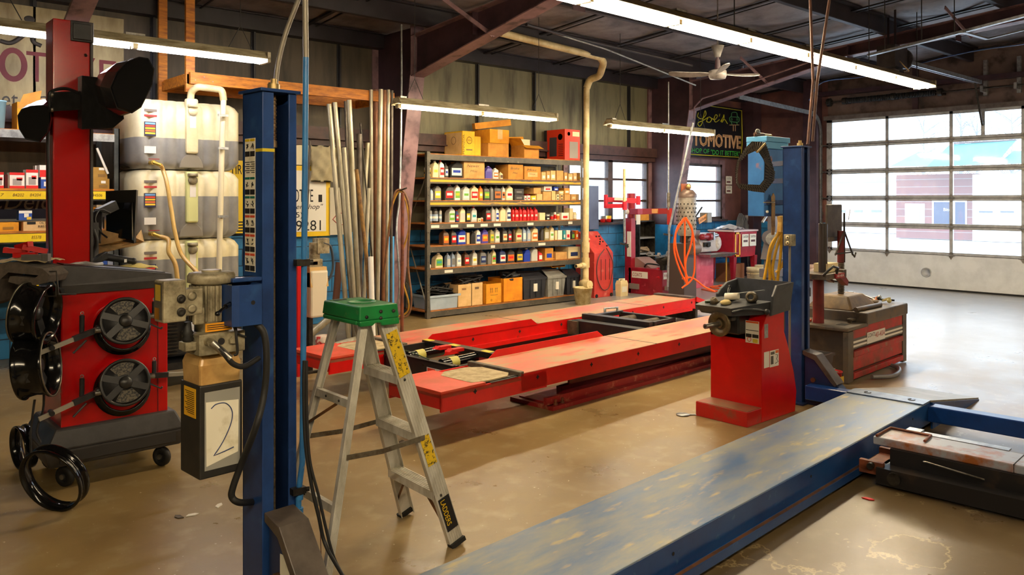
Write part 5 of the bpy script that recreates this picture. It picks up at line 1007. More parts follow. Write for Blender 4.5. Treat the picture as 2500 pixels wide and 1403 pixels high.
# cloths and tools lying on the console
m_felt = mat('grey_felt', (84, 74, 64), .95, c2=(66, 58, 50), scale=30)
P = at(70, 4.3); t = T('folded_cloth', 'thick grey brown felt folded over the hook bracket left of the tower', 'cloth', (P[0], P[1], 0))
sec = [(-.2, 1.13), (-.17, 1.25), (-.05, 1.27), (.12, 1.235), (.16, 1.2), (.14, 1.16), (.04, 1.14), (-.06, 1.165), (-.05, 1.195), (.08, 1.185), (.1, 1.20), (-.06, 1.215), (-.1, 1.18), (-.12, 1.06), (-.2, 1.03)]
ca, sa = math.cos(-R(41.7)), math.sin(-R(41.7))
MB().loft([[(x * ca - d * sa, x * sa + d * ca, z) for x, z in sec] for d in (-.08, .1)]).build('felt', m_felt, t, bevel=.004)
m_rag = mat('beige_rag', (196, 178, 136), .95, c2=(160, 140, 100), scale=20)
def rag(lab, c0, sc, m=None, rz=0, n=15, cat='rag'):
    k = MB(); vs = []; 
    for j in range(n):
        for i in range(n):
            u, v = i / (n - 1) * 2 - 1, j / (n - 1) * 2 - 1; h = math.exp(-(u * u + v * v) * 1.1) + .18 * math.sin(u * 7 + v * 3) * math.cos(v * 6) ; vs.append((u * sc[0], v * sc[1], max(0, h) * sc[2]))
    k.add(vs, [(j * n + i, j * n + i + 1, (j + 1) * n + i + 1, (j + 1) * n + i) for j in range(n - 1) for i in range(n - 1)], 0, True)
    o = k.build('rag', m or m_rag); o.location = c0; o.rotation_euler = (0, 0, rz); s_ = o.modifiers.new('t', 'SOLIDIFY'); s_.thickness = .003; return tag(o, lab, cat)
p = p3(75, 640, 4.35); rag('crumpled beige rag on the folded grey felt', (p.x, p.y, 1.262), (.13, .1, .03), rz=R(-40))
p = p3(330, 665, 5.1); rag('yellowish work glove lying at the back right of the console tray', (p.x, p.y, 1.158), (.12, .06, .03), M(214, 196, 120, .9), 0, cat='glove')
for i, (px, py, a_) in enumerate(((40, 612, .2), (58, 600, -.5), (85, 608, .6), (62, 622, 0))):
    p = p3(px, py, 4.32); o = MB().bar((-.06, 0, 0), (.06, 0, 0), .03, .028).cyl((-.05, 0, -.014), (-.05, 0, .016), .012, n=8).build('clip', M(186, 16, 14, .4)); o.location = (p.x, p.y, max(p.z, 1.29)); o.rotation_euler = (.0, a_ * .4, -.7 + a_)
    tag(o, 'red plastic clip on the rag left of the tower, %s' % ('leftmost', 'topmost of the heap', 'rightmost', 'lowest of the heap')[i], 'clip', 'red clips on the rag')
p = p3(80, 625, 4.28); o = MB().bar((-.05, 0, 0), (.06, 0, .0), .04, .03).bar((.05, 0, 0), (.09, 0, 0), .03, .04).build('clamp_block', M(88, 84, 80, .5)); o.location = (p.x, p.y, 1.29); o.rotation_euler = (0, 0, -.75); tag(o, 'dark grey plastic clamp on the rag left of the tower', 'clamp')
sg = T('barcode_scanner', 'black handheld scanner lying in the console tray beside the tower', 'scanner', tuple(p3(235, 640, 4.95)))
sg.location.z = 1.2
MB().loft([[(-.06, -.03, -.03), (-.06, .03, -.03), (-.06, .03, .0), (-.06, -.03, .0)], [(.03, -.035, .015), (.03, .035, .015), (.02, .035, .06), (.02, -.035, .06)], [(.06, -.03, .03), (.06, .03, .03), (.055, .03, .075), (.055, -.03, .075)]]).build('scanner_head', black, sg, bevel=.008)
MB().tube([(.04, 0, .045), (.2, -.02, .01)], [.024, .02], 10).ball((.21, -.02, .008), .022).build('grip', black, sg); B(.15, .165, -.042, -.038, .005, .025).build('button', M(220, 220, 220), sg)
for i, (px, py, l) in enumerate(((160, 650, 'cream plug lying at the left end of the console tray'), (205, 660, 'grey cable end lying in front of the scanner'))):
    p = p3(px, py, 4.7); o = MB().tube(spline([(-.08, .0, 0), (0, .02, .01), (.05, -.02, .0), (.1, .01, .0)]), .012, 8).build('cable_plug', M(200, 190, 160) if i == 0 else M(150, 150, 150)); o.location = (p.x, p.y, 1.235 - i * .02); tag(o, l, 'cable')
# monitor seen from the back
mn = T('monitor', 'black flat monitor seen from behind, right of the red tower', 'monitor', tuple(at(296, 5.55)) + (0,))
mp = at(296, 5.55)
def wm(px, py, D): v = p3(px, py, D); return (v.x - mp[0], v.y - mp[1], v.z)
MB().loft([[wm(258, 466, 5.55), wm(258, 582, 5.55), wm(327, 594, 5.45), wm(333, 463, 5.45)], [wm(259, 466, 5.6), wm(259, 582, 5.6), wm(332, 592, 5.5), wm(337, 464, 5.5)]]).build('screen_back', mat('monitor_plastic', (40, 38, 34), .4, c2=(34, 32, 30), scale=9), mn, bevel=.004)
MB().loft([[wm(259, 495, 5.5), wm(259, 575, 5.5), wm(322, 585, 5.4), wm(322, 494, 5.4)], [wm(255, 495, 5.56), wm(255, 578, 5.56), wm(328, 588, 5.46), wm(328, 493, 5.46)]]).build('rear_bulge', gloss_black, mn)
MB().bar(wm(282, 500, 5.4), wm(240, 520, 5.3), .05, .06).bar(wm(240, 515, 5.3), wm(235, 590, 5.2), .05, .05).build('monitor_arm', black, mn)
for s in (0, 1): MB().tube(spline([wm(270, 520, 5.3), wm(245 - s * 12, 512 + s * 3, 5.25), wm(232 - s * 2, 535, 5.2), wm(245, 565, 5.2), wm(262, 580, 5.2)]), .006, 6).build('cable', black, mn)
MB().tube(spline([wm(228, 560, 5.0), wm(236, 590, 5.0), wm(228, 615, 5.0), wm(229, 640, 5.0)]), .012, 8).build('coiled_cord', rubber, mn)
MB().bar(wm(228, 545, 5.15), wm(228, 640, 5.1), .06, .05).build('post', black, mn)
MB().loft([[wm(236, 600, 5.4), wm(246, 560, 5.4), wm(330, 580, 5.5), wm(345, 560, 5.8), wm(352, 590, 5.8), wm(330, 600, 5.5), wm(280, 610, 5.4), wm(238, 620, 5.4)], [wm(240, 598, 5.5), wm(250, 575, 5.5), wm(330, 585, 5.6), wm(345, 560, 5.9), wm(350, 588, 5.9), wm(330, 598, 5.6), wm(280, 606, 5.5), wm(242, 616, 5.5)]]).build('dust_bag', mat('tan_bag', (196, 164, 112), .8, c2=(160, 130, 86), scale=9), mn)
# ---------------------------------------------------------------- filter shelves at the left wall
YF = 8.55
sh = T('shelving_unit', 'grey steel shelving of oil filters behind the red tower, with yellow price strips', 'shelving', (0, 0, 0))
xr = 2.35; xl = .75
for xx in (xl, xr): MB().box(xx, xx + .05, YF, YF + .012, 0, 2.3).box(xx + .04, xx + .05, YF, YF + .05, 0, 2.3).box(xx, xx + .05, 9.18, 9.2, 0, 2.3).build('upright', mat('grey_green_rack', (74, 78, 74), .45, .3, c2=(54, 56, 54), scale=9), sh)
MB().box(xl, xr, YF - .01, YF + .0, 2.165, 2.24).box(xl, xr, YF, 9.2, 2.225, 2.245, 1).build('top_beam', [galv, wood], sh)
yel = mat('yellow_strip', (240, 206, 20), .5, c2=(222, 186, 14), scale=5)
for z_, s0 in ((1.70, 0), (1.305, 1), (.85, 2)):
    MB().box(xl, xr, YF, 9.2, z_ - .02, z_).build('shelf_board', wood, sh); B(xl, xr, YF - .012, YF, z_ - .115, z_ - .02).build('shelf_beam', darksteel, sh); B(xl, 2.34, YF - .015, YF - .012, z_ - .1, z_ - .025).build('price_strip', yel, sh)
for s, px in (('7', 0), ('84202', 30), ('84204', 72), ('84506', 224)):
    txt(s, M(110, 80, 20), sh, XonY(px, YF), YF - .018, 1.625, .03 if s == '7' else .09, .028, shear=.2)
txt('85578', M(110, 80, 20), sh, XonY(76, YF), YF - .018, 1.23, .08, .03, shear=.2)
MB().box(xl, 2.2, 9.0, 9.02, 1.31, 1.66).build('back_panel', mat('navy_panel', (24, 34, 74), .5), sh); B(xl, 2.2, 8.995, 9.0, 1.385, 1.41).build('panel_stripe', M(120, 124, 130), sh); txt('ACDelco', M(150, 154, 160), sh, 1.18, 8.99, 1.5, .82, .16, shear=.25)
MB().bar((2.2, YF + .03, 2.1), (2.3, YF + .03, 1.85), .02, .02).build('hook_bracket', M(210, 205, 190), sh)
def carton(lab, px0, px1, py0, py1, Y, dep, m, band=None, lbl=None, name='filter_box', group=None, zb=None, cat='box'):
    x0, x1 = XonY(px0, Y), XonY(px1, Y); z0 = zb if zb is not None else zY((px0 + px1) / 2, py1, Y); z1 = zY((px0 + px1) / 2, py0, Y)
    k = MB().box(0, x1 - x0, 0, dep, 0, z1 - z0); o = k.build(name, m); o.location = (x0, Y, z0); tag(o, lab, cat, group)
    w, h = x1 - x0, z1 - z0
    if band:
        for a, b_ in ((0, .16), (.84, 1)): B(-.001, w + .001, -.0015, .01, h * a, h * b_).build('printed_band', band, o)
    if lbl:
        for (a, b_, c_, d, mm) in lbl: B(w * a, w * b_, -.003, -.0008, h * c_, h * d).build('printed_patch', mm, o)
    return o
wh, rd, bl = M(236, 230, 215, .6), M(214, 26, 22, .5), M(36, 78, 160, .5)
fp = [(.2, .8, .2, .6, M(160, 150, 140)), (.45, .85, .5, .68, rd)]
carton('white and red filter box at the left picture edge', -12, 9, 420, 460, YF + .05, .14, wh, rd, fp, zb=1.7)
carton('wide white and red filter box left of the tall one', 24, 60, 421, 460, YF + .05, .14, wh, rd, fp, zb=1.7)
carton('tall white and red filter box, second from the red tower', 64, 93, 414, 460, YF + .05, .14, wh, rd, fp, zb=1.7)
carton('dark red filter box in the shadow between white boxes', 12, 23, 426, 460, YF + .15, .1, M(110, 24, 24), None, None, zb=1.7)
o = carton('blue filter box touching the red tower, lower of two', 100, 124, 432, 460, YF + .05, .14, bl, None, [(0, 1, .8, 1, wh), (.3, .7, .2, .6, wh)], zb=1.7)
carton('white and red box stacked on the blue filter box', 97, 122, 403, 432, YF + .06, .14, wh, None, [(0, 1, .0, .6, rd)], zb=o.location.z + .107)
carton('white box standing behind the stacked filter boxes', 86, 97, 404, 460, YF + .25, .1, wh, None, None, zb=1.7)
o = carton('brown carton under the open one, right of the tower', 216, 267, 436, 461, YF + .03, .3, mat('dull_card', (168, 128, 52), .8, c2=(150, 110, 40), scale=5), None, [(.6, .82, .55, .8, wh), (.5, .9, .15, .4, M(130, 96, 40))], 'carton', zb=1.7)
z_ = o.location.z + (zY(241, 436, YF + .03) - zY(241, 461, YF + .03))
o = carton('open brown carton stacked on another, right of the tower', 216, 262, 408, 434, YF + .04, .3, mat('dull_card', (168, 128, 52)), None, [(.55, .85, .75, .95, wh), (.5, .9, .15, .4, M(130, 96, 40))], 'carton', zb=z_)
B(.36, .5, .0, .25, .13, .135).build('flap', mat('dull_card', (168, 128, 52)), o) if 0 else MB().add([(.33, 0, .14), (.33, .25, .14), (.45, .2, .08), (.45, .0, .08), (.33, 0, .144), (.33, .25, .144), (.45, .2, .084), (.45, 0, .084)], [(0, 1, 2, 3), (7, 6, 5, 4), (0, 4, 5, 1), (2, 6, 7, 3), (3, 7, 4, 0)]).build('flap', darksteel, o)
o = carton('pale carton with black OIL FILTER print, beside the tower', 57, 118, 541, 567, YF + .02, .3, cardpale, None, None, 'carton', zb=1.305)
txt('OIL FILTER', ink, o, .13, -.004, .062, .12, .022); txt('R85348MP', ink, o, .12, -.004, .028, .15, .022); B(.03, .1, -.003, -.001, .06, .085).build('printed_patch', ink, o)
zz_ = 1.305 + (zY(87, 541, YF + .02) - zY(87, 567, YF + .02))
carton('small blue and white filter box on top of the pale carton', 46, 78, 514, 541, YF + .06, .1, bl, None, [(0, 1, .72, 1, wh), (.4, .75, .3, .7, wh), (.6, .95, .05, .35, M(220, 180, 50))], zb=zz_)
carton('amber open carton at the left edge of the shelf', -20, 46, 543, 568, YF + .02, .3, cardyel, None, [(.4, .8, .2, .5, M(160, 110, 30))], 'carton', zb=1.305)
ob = carton('open amber carton with a raised flap on the top shelf', 42, 92, 250, 322, YF + .06, .25, cardyel, None, None, 'carton', zb=2.245)
MB().prism([(0, .2), (.05, .33), (.2, .38), (.17, .2)], 'xz', -.004, 0).build('flap', card, ob)
carton('plain orange carton behind the flap, top shelf', 86, 122, 242, 322, YF + .2, .25, M(224, 130, 20, .8), None, None, 'carton', zb=2.245)
bkt = T('bucket', 'light blue plastic bucket at the left picture edge, top shelf', 'bucket', (XonY(-8, YF + .12), YF + .12, 2.245)); MB().lathe([(.001, 0), (.06, .002), (.075, .25), (.08, .25), (.08, .262), (.07, .262), (.057, .01), (.001, .01)], n=20).build('pail', M(150, 196, 214, .4), bkt); MB().tube(arc((0, 0, .25), .078, 200, 340, 8), .003, 5).build('handle', steel, bkt)
for i, (l, px0, px1, py0, py1, m, zb_) in enumerate((('amber tall box on the lower shelf, right of the tower', 222, 234, 505, 552, cardyel, 1.305), ('white slip box behind the monitor arm', 236, 250, 500, 560, wh, 1.305), ('blue and yellow boxed part under the monitor', 226, 262, 600, 655, bl, .85), ('white boxed part beside the blue one under the monitor', 263, 276, 612, 655, M(190, 200, 215), .85), ('navy boxed part leaning under the tan bag', 240, 258, 575, 600, M(30, 40, 90), None))):
    if zb_ is None: continue
    carton(l, px0, px1, py0, py1, YF + .08, .12, m, None, [(.1, .9, .6, .85, M(220, 190, 60) if i == 2 else wh)], 'boxed_part', zb=zb_)
# ---------------------------------------------------------------- hand painted sign on the wall
def XW(px, Y=9.3): return XonY(px, Y)
sg = T('wall_sign', 'weathered cream shop sign with black script and red capitals, high on the wall', 'sign', (0, 9.3, 0))
zt = zY(302, 47, 9.3); zb_ = zY(200, 283, 9.3)
MB().box(.6, XW(302), 0, .02, zb_, zt).build('board', mat('aged_cream_board', (178, 164, 122), .65, c2=(132, 116, 80), scale=3, stretch=(1, 1, .3)), sg)
dr_ = M(104, 20, 28, .6); z0 = zY(60, 197, 9.3); z1 = zY(60, 124, 9.3)
def ring2(cx, cz, rx_, rz_, w, m, a0=0, a1=360, name='lettering'):
    n = 28; vs = []; k = MB()
    for i in range(n + 1):
        a = R(a0 + (a1 - a0) * i / n); vs += [(cx + rx_ * math.cos(a), -.003, cz + rz_ * math.sin(a)), (cx + (rx_ - w) * math.cos(a), -.003, cz + (rz_ - w) * math.sin(a))]
    return k.add(vs, [(2 * i, 2 * i + 1, 2 * i + 3, 2 * i + 2) for i in range(n)]).build(name, m, sg)
ring2(XW(32), (z0 + z1) / 2, XW(67) - XW(32), (z1 - z0) / 2 + .02, .055, dr_)
txt('T', dr_, sg, XW(64), -.004, z0, XW(116) - XW(64), z1 - z0); txt('I', dr_, sg, XW(130), -.004, z0, .06, z1 - z0); txt('V', dr_, sg, XW(165), -.004, z0, XW(232) - XW(165), z1 - z0); txt('E', dr_, sg, XW(242), -.004, z0 - .01, XW(284) - XW(242), z1 - z0)
blk = M(52, 46, 40, .6)
MB().tube(spline([(XW(0), -.004, zY(0, 100, 9.3)), (XW(25), -.004, zY(25, 105, 9.3)), (XW(50), -.004, zY(50, 92, 9.3)), (XW(78), -.004, zY(78, 70, 9.3)), (XW(80), -.004, zY(80, 100, 9.3)), (XW(100), -.004, zY(100, 112, 9.3))]), .022, 6).ball((XW(72), -.004, zY(72, 47, 9.3)), .05, (1, .1, .7)).build('script_lettering', blk, sg)
txt('et', blk, sg, XW(4), -.004, zY(30, 262, 9.3), XW(44) - XW(4), .13); txt('c', blk, sg, XW(90), -.004, zY(90, 255, 9.3), .1, .09)
# ---------------------------------------------------------------- oil tanks
YT = 8.25; X0, X1 = 2.46, 3.53; ZB = [1.9, 1.2, .5]
m_tc = mat('translucent_tank', (226, 216, 178), .35, c2=(206, 192, 146), scale=2.5); m_tg = mat('oil_filled_tank', (150, 148, 142), .35, c2=(128, 126, 122), scale=2.5)
for m_ in (m_tc, m_tg): m_.node_tree.nodes['Principled BSDF'].inputs['Subsurface Weight'].default_value = 0
def prof(inset):
    pts = []; n = 66; w = X1 - X0
    for i in range(n + 1):
        x = i / n; rib = .045 * abs(math.sin(x * math.pi * 8)) ** .5; ed = min(x, 1 - x) * w; rnd = max(0, .1 - ed); y = (.1 - math.sqrt(max(0, .01 - rnd * rnd))) if rnd > 0 else 0
        pts.append((inset + x * (w - 2 * inset), y + .045 - rib + inset))
    pts.append((w - inset, .75 - inset)); pts.append((inset, .75 - inset)); return pts
for k, z in enumerate(ZB):
    h = .69; lv = z + [.31, .43, .5][k]
    t = T('oil_tank', ['top', 'middle', 'bottom'][k] + ' white plastic oil tank of the stack of three by the wall', 'tank', (X0, YT, 0), 0, 'stacked plastic oil tanks')
    def rings(zs_): return [[(x, y, zz) for x, y in prof(i)] for zz, i in zs_]
    MB().loft(rings([(z, .07), (z + .03, .03), (z + .08, .0), (lv, 0)]), 0, True).build('lower_shell', m_tg, t); MB().loft(rings([(lv, 0), (z + h - .08, 0), (z + h - .03, .03), (z + h, .07)]), 0, True).build('upper_shell', m_tc, t)
    B(.475, .6, -.03, .04, z + .16, z + h + (.03 if k == 0 else -.01)).build('filler_neck', m_tc if k == 0 else mat('yellow_tinted_neck', (206, 206, 140), .4), t, bevel=.02)
    MB().lathe([(.001, .03), (.05, .03), (.05, -.0), (.001, 0)], (.537, -.035, z + h - .06), (0, 0, 1), 20).lathe([(.03, .0), (.045, .005), (.045, -.02), (.001, -.02)], (.537, -.03, z + h - .1), (0, 1, 0), 20).build('cap', castalu if k else m_tc, t)
    pr = [(.537 + .12 * math.cos(R(a)), z + .015 + .15 * math.sin(R(a))) for a in range(0, 181, 15)]
    MB().prism(pr, 'xz', -.006, .06).build('arch_recess', mat('arch_grey', (128, 120, 104), .45), t, bevel=.01)
    xL = .08
    MB().box(xL, xL + .12, -.0, .01, z + .56, z + .585).box(xL, xL + .12, 0, .01, z + .51, z + .53, 1).build('tank_print', [M(120, 110, 100), M(190, 50, 50)], t)
    st_ = B(xL, xL + .11, -.004, .002, z + .32, z + .46).build('hazard_label', M(40, 40, 70), t)
    for j, cc_ in enumerate((M(120, 170, 220), M(220, 70, 50), M(240, 200, 40), M(230, 110, 50), M(240, 200, 60))): B(xL + .008, xL + .102, -.006, -.003, z + .435 - j * .024, z + .452 - j * .024).build('label_band', cc_, t)
    B(xL + .0, xL + .11, -.004, .002, z + .15, z + .22).build('paper_label', stk, t); B(.51, .57, -.034, -.03, z + .42, z + .55).build('paper_label', stk, t)
    if k < 2:
        MB().cyl((.15, .05, z + .06), (.15, -.06, z + .06), .022).cyl((.15, -.05, z + .06), (.21, -.1, z + .03), .018).box(.11, .21, -.045, -.035, z + .09, z + .097, 1).build('valve', [mat('brass_valve', (190, 160, 70), .4, .6), M(150, 30, 30)], t)
hs = mat('amber_clear_hose', (206, 170, 96), .3, c2=(190, 150, 80), scale=8)
o = MB().tube(spline([(2.66, 8.15, 1.935), p3(398, 415, 7.9), p3(408, 450, 7.85), p3(418, 510, 7.8), p3(428, 570, 7.75), p3(444, 622, 7.7), p3(486, 672, 7.6), p3(500, 720, 7.6)]), .02, 10).build('drain_hose', hs); tag(o, 'long amber hose curving down from the top oil tank valve', 'hose', 'hoses on the oil tanks')
o = MB().tube(spline([(2.66, 8.15, 1.235), (2.72, 8.1, 1.2), p3(412, 615, 7.8), p3(428, 645, 7.8), p3(435, 700, 7.8)]), .022, 10).build('drain_hose', hs); tag(o, 'short amber hose dropping from the middle oil tank valve', 'hose', 'hoses on the oil tanks')
t = T('fill_pipe', 'white plastic pipe bending over the oil tank stack and down its front', 'pipe')
MB().tube(spline([p3(465, 245, 8.2), p3(468, 225, 8.18), p3(482, 213, 8.15), p3(500, 214, 8.15), p3(525, 217, 8.15), p3(541, 222, 8.15), p3(546, 245, 8.15)], 5), .035, 12).build('bend', m_pvc, t); MB().tube([p3(546, 235, 8.15), p3(541, 390, 8.1), p3(534, 700, 8.1)], .028, 12).build('riser', mat('cream_pipe', (226, 214, 176), .4), t)
for py in (282, 362, 528): p = p3(542, py, 8.1); MB().box(p.x - .05, p.x + .05, p.y - .04, p.y - .02, p.z - .012, p.z + .012).build('pipe_clamp', galv, t)
t = T('tank_stand', 'dark steel stand carrying the stack of oil tanks', 'stand'); MB().box(X0, X1, YT + .02, YT + .72, .44, .5).build('platform', darksteel, t)
for x_, y_ in ((X0, YT + .02), (X1 - .06, YT + .02), (X0, YT + .66), (X1 - .06, YT + .66)): B(x_, x_ + .06, y_, y_ + .06, 0, .44).build('leg', darksteel, t)
# engine parts stored low behind the pump
t = T('generator', 'yellow topped black engine on the floor behind the power unit', 'engine', (*at(440, 7.0), 0)); MB().box(-.28, .3, -.1, .3, .25, .62).build('engine_block', black, t, bevel=.02); MB().box(-.3, .25, -.12, .2, .62, .74).build('fuel_tank', M(222, 170, 20, .4), t, bevel=.03)
MB().lathe([(.001, 0), (.09, 0), (.1, .03), (.001, .04)], (.08, -.13, .45), (0, -1, 0), 16).build('recoil_cover', M(190, 188, 180, .4), t); k = MB()
for i in range(9): k.box(-.26, -.06, -.125, -.1, .28 + i * .03, .292 + i * .03)
k.build('cooling_fins', darksteel, t); MB().box(-.35, .4, -.2, .4, .16, .22).box(-.35, -.31, -.2, -.16, 0, .2).box(.36, .4, -.2, -.16, 0, .2).build('frame', black, t); MB().tube([(-.2, -.15, .6), (.1, -.18, .6)], .02, 8).build('handle', black, t)
# hanging wooden rack
YR = 8.3; xa, xb = XonY(465, YR), XonY(963, YR)
t = T('hanging_rack', 'orange stained timber rack hung from the roof above the oil tanks', 'rack')
B(xa, xb, YR, YR + .04, 2.78, 2.90).build('front_beam', wood, t); B(xa, xb, 9.15, 9.19, 2.78, 2.90).build('rear_beam', wood, t)
for x_ in (xa - .02, 4.2, xb - .04): B(x_, x_ + .04, YR + .04, 9.15, 2.78, 2.88).build('cross_bearer', wood, t)
B(xa, XonY(850, YR), YR + .2, 9.1, 2.88, 2.9).build('deck_board', wood, t)
for x_, y_ in ((xa - .03, YR + .04), (xa - .05, 9.1)): B(x_, x_ + .09, y_, y_ + .04, 2.6 if y_ > 9 else 2.7, roof(y_) - .02).build('hanger', wood, t)
for i in range(3): MB().lathe([(.006, 0), (.006, -.003), (.001, -.003)], (xa + .05 + .09 * (i // 1), YR, 2.82 + .04 * (i % 2)), (0, 1, 0), 8).build('screw', steel, t)
# ---------------------------------------------------------------- yellow framed sign, second sign, cloth
YS = 9.28; sa_, sb_ = XonY(640, YS), XonY(806, YS)
sg2 = T('shop_sign', 'white shop sign in a yellow frame leaning on the wall behind the left post', 'sign', (0, YS, 0))
MB().box(sa_, sb_, 0, .03, 1.13, 2.02).build('frame', M(240, 200, 16, .4), sg2); B(sa_ + .05, sb_ - .06, -.004, 0, 1.19, 1.96).build('panel', M(238, 234, 222, .4), sg2)
B(sa_, sb_ - .18, 0, .03, 2.03, 2.3).build('upper_panel', M(226, 216, 180, .5), sg2)
z0 = zY(745, 493, YS)
txt('AUTOMOTIVE', ink, sg2, XonY(650, YS), -.006, z0, XonY(764, YS) - XonY(650, YS), .16)
txt('Better Shop"', ink, sg2, XonY(690, YS), -.006, zY(745, 514, YS), XonY(788, YS) - XonY(690, YS), .085, shear=.3); txt('(5)', ink, sg2, XonY(715, YS), -.006, zY(730, 535, YS), XonY(738, YS) - XonY(715, YS), .09); txt('9281', ink, sg2, XonY(722, YS), -.006, zY(745, 563, YS), XonY(783, YS) - XonY(722, YS), .13)
B(XonY(777, YS), XonY(786, YS), -.006, -.004, zY(780, 493, YS), zY(780, 475, YS)).build('printed_emblem', ink, sg2)
sg3 = T('tire_sign', 'yellow sign with black lettering half hidden behind the oil tanks', 'sign', (0, 9.28, 0)); B(XonY(545, YS), XonY(632, YS), 0, .02, zY(590, 570, YS), zY(590, 392, YS)).build('panel', M(238, 202, 20, .5), sg3)
txt('TIRE', ink, sg3, XonY(562, YS), -.005, zY(590, 425, YS), XonY(600, YS) - XonY(562, YS), .11)
for i in range(5): B(XonY(560, YS), XonY(600, YS), -.004, 0, 1.18 + i * .035, 1.195 + i * .035).build('black_stripe', ink, sg3)
sg4 = T('small_board', 'small pale board with a red outlined letter behind the leaning pipes', 'sign', (0, 9.26, 0)); B(XonY(806, 9.26), XonY(846, 9.26), 0, .02, 1.14, 1.75).build('panel', M(206, 200, 180, .6), sg4)
MB().tube([(XonY(x_, 9.26), -.004, zY(x_, y_, 9.26)) for x_, y_ in ((812, 535), (825, 520), (840, 520), (840, 548), (825, 548))], .006, 5, closed=True).build('printed_hexagon', M(170, 50, 50), sg4); txt('B', M(150, 60, 60), sg4, XonY(821, 9.26), -.004, zY(825, 540, 9.26), .04, .06)
o = rag('grey cloth draped over the top corner of the yellow framed sign', (XonY(790, 9.2), 9.2, 2.0), (.15, .05, .3), M(178, 168, 136, .9), n=17, cat='cloth'); o.rotation_euler = (R(90), 0, 0); o.location.y = 9.22; o.scale = (1.2, 4.6, .35); o.location.z = 2.05
# ---------------------------------------------------------------- long pipes leaning in the corner by the column
PG = 'long pipes and bars leaning on the hanging rack'
m_sil = mat('silver_pipe', (196, 190, 166), .38, .5, c2=(150, 142, 118), scale=7, stretch=(1, 1, .3)); m_brn = mat('brown_pipe', (142, 92, 58), .45, .2, c2=(112, 70, 44), scale=7); m_dkp = mat('dark_pipe', (96, 88, 78), .45, .4, c2=(70, 60, 52), scale=9)
PL = [(803, 254, 9.0, 852, 9.0, .028, m_sil, 'leftmost long silver pipe of the leaning bundle'), (817, 250, 9.05, 868, 9.05, .028, m_sil, 'second silver pipe from the left in the leaning bundle'),
 (840, 360, 9.0, 872, 9.0, .024, m_sil, 'shorter silver pipe between two long ones, left in bundle'), (852, 244, 9.1, 880, 9.15, .03, m_sil, 'thick silver pipe, third of the long leaning ones'),
 (843, 247, 9.35, 862, 9.2, .016, m_dkp, 'thin dark rod just behind the thick silver pipe'), (877, 327, 9.3, 880, 9.3, .03, m_dkp, 'grey pipe ending at mid height behind the rusty branch'),
 (898, 348, 9.46, 868, 9.42, .026, m_sil, 'silver pipe leaning the other way in the bundle'), (906, 219, 9.6, 908, 9.5, .022, m_sil, 'first pipe rising above the rack beam, silver'),
 (917, 219, 9.74, 917, 9.62, .03, m_brn, 'wide brown pipe with a bright top above the rack'), (930, 218, 9.55, 920, 9.4, .028, m_sil, 'tallest silver pipe standing above the rack beam'),
 (939, 220, 9.65, 935, 9.5, .024, m_brn, 'brown pipe right of the tallest silver one'), (948, 219, 9.78, 943, 9.64, .022, m_sil, 'silver pipe second from the column'), (957, 221, 9.65, 954, 9.5, .018, m_dkp, 'dark pipe nearest the column'),
 (870, 413, 8.86, 908, 8.78, .022, mat('rusty_branch', (140, 104, 44), .7, c2=(92, 62, 30), scale=12), 'crooked rusty rod in front of the leaning pipes'), (901, 459, 9.12, 884, 9.0, .02, m_sil, 'short pale pipe leaning behind the ladder top'),
 (905, 626, 8.8, 911, 8.75, .03, M(226, 224, 216, .4), 'short white plastic pipe standing by the bundle'), (828, 640, 9.2, 812, 9.1, .04, mat('brown_board', (110, 70, 48), .6), 'brown board leaning low behind the pipes'),
 (757, 345, 9.2, 737, 9.1, .012, m_dkp, 'thin dark rod leaning across the yellow framed sign'), (880, 300, 9.4, 925, 9.3, .009, darksteel, 'thin wire rod crossing behind the pipes')]
for (pt, py, Dt, pbm, Db, r, m, lab) in PL:
    a = p3(pt, py, Dt); f = at(pbm, Db); n_ = 'long_pipe' if r > .015 else 'long_rod'
    o = MB().tube([(f[0], f[1], 0), ((f[0] + a.x) / 2 + (.03 if 'crooked' in lab else 0), (f[1] + a.y) / 2, a.z / 2), tuple(a)], r, 10).build(n_, m); tag(o, lab, 'pipe' if r > .015 else 'rod', PG)
for i, (q, w_, r, l) in enumerate(((p3(735, 790, 8.7), p3(812, 770, 8.8), .04, 'grey pipe lying behind the oil jug, left of the ladder'), (p3(800, 770, 8.6), p3(900, 850, 8.2), .045, 'dark pipe lying slanted on the floor behind the ladder'), (p3(790, 825, 8.3), p3(870, 830, 8.4), .04, 'bent silver tailpipe lying behind the ladder top'))):
    w_.z = max(w_.z, .06); q.z = .05; tag(MB().tube([q, w_], r, 10).build('exhaust_pipe', (m_sil, m_dkp, m_sil)[i]), l, 'pipe')
# small pump with white tank beyond the left post
t = T('power_unit', 'smaller electric pump with white tank standing beyond the left post', 'pump', (*at(768, 7.4), 0))
MB().frus((-.09, .07, -.1, .1), (-.09, .09, -.1, .1), .52, .95).build('tank', M(214, 206, 184, .5), t, bevel=.02); MB().frus((-.09, .09, -.1, .1), (-.09, .08, -.08, .08), .8, .98).build('tank_top', M(206, 170, 110, .5), t); MB().cyl((0, 0, .98), (0, 0, 1.2), .05).box(-.0, .12, -.06, .04, 1.1, 1.24).box(-.08, .05, -.06, .06, .98, 1.05).build('motor', castalu, t)
MB().tube(spline([(.06, -.05, 1.2), (.14, -.05, 1.15), (.16, -.05, .95), (.08, -.05, .82), (-.06, -.05, .78)]), .012, 8).build('hose', M(50, 62, 74, .4), t); MB().box(-.2, -.12, -.06, .02, .0, 1.05).box(-.2, .0, -.06, .02, 1.0, 1.03).box(-.2, .1, .1, .14, .5, .56).build('red_stand', M(190, 12, 16, .4), t)
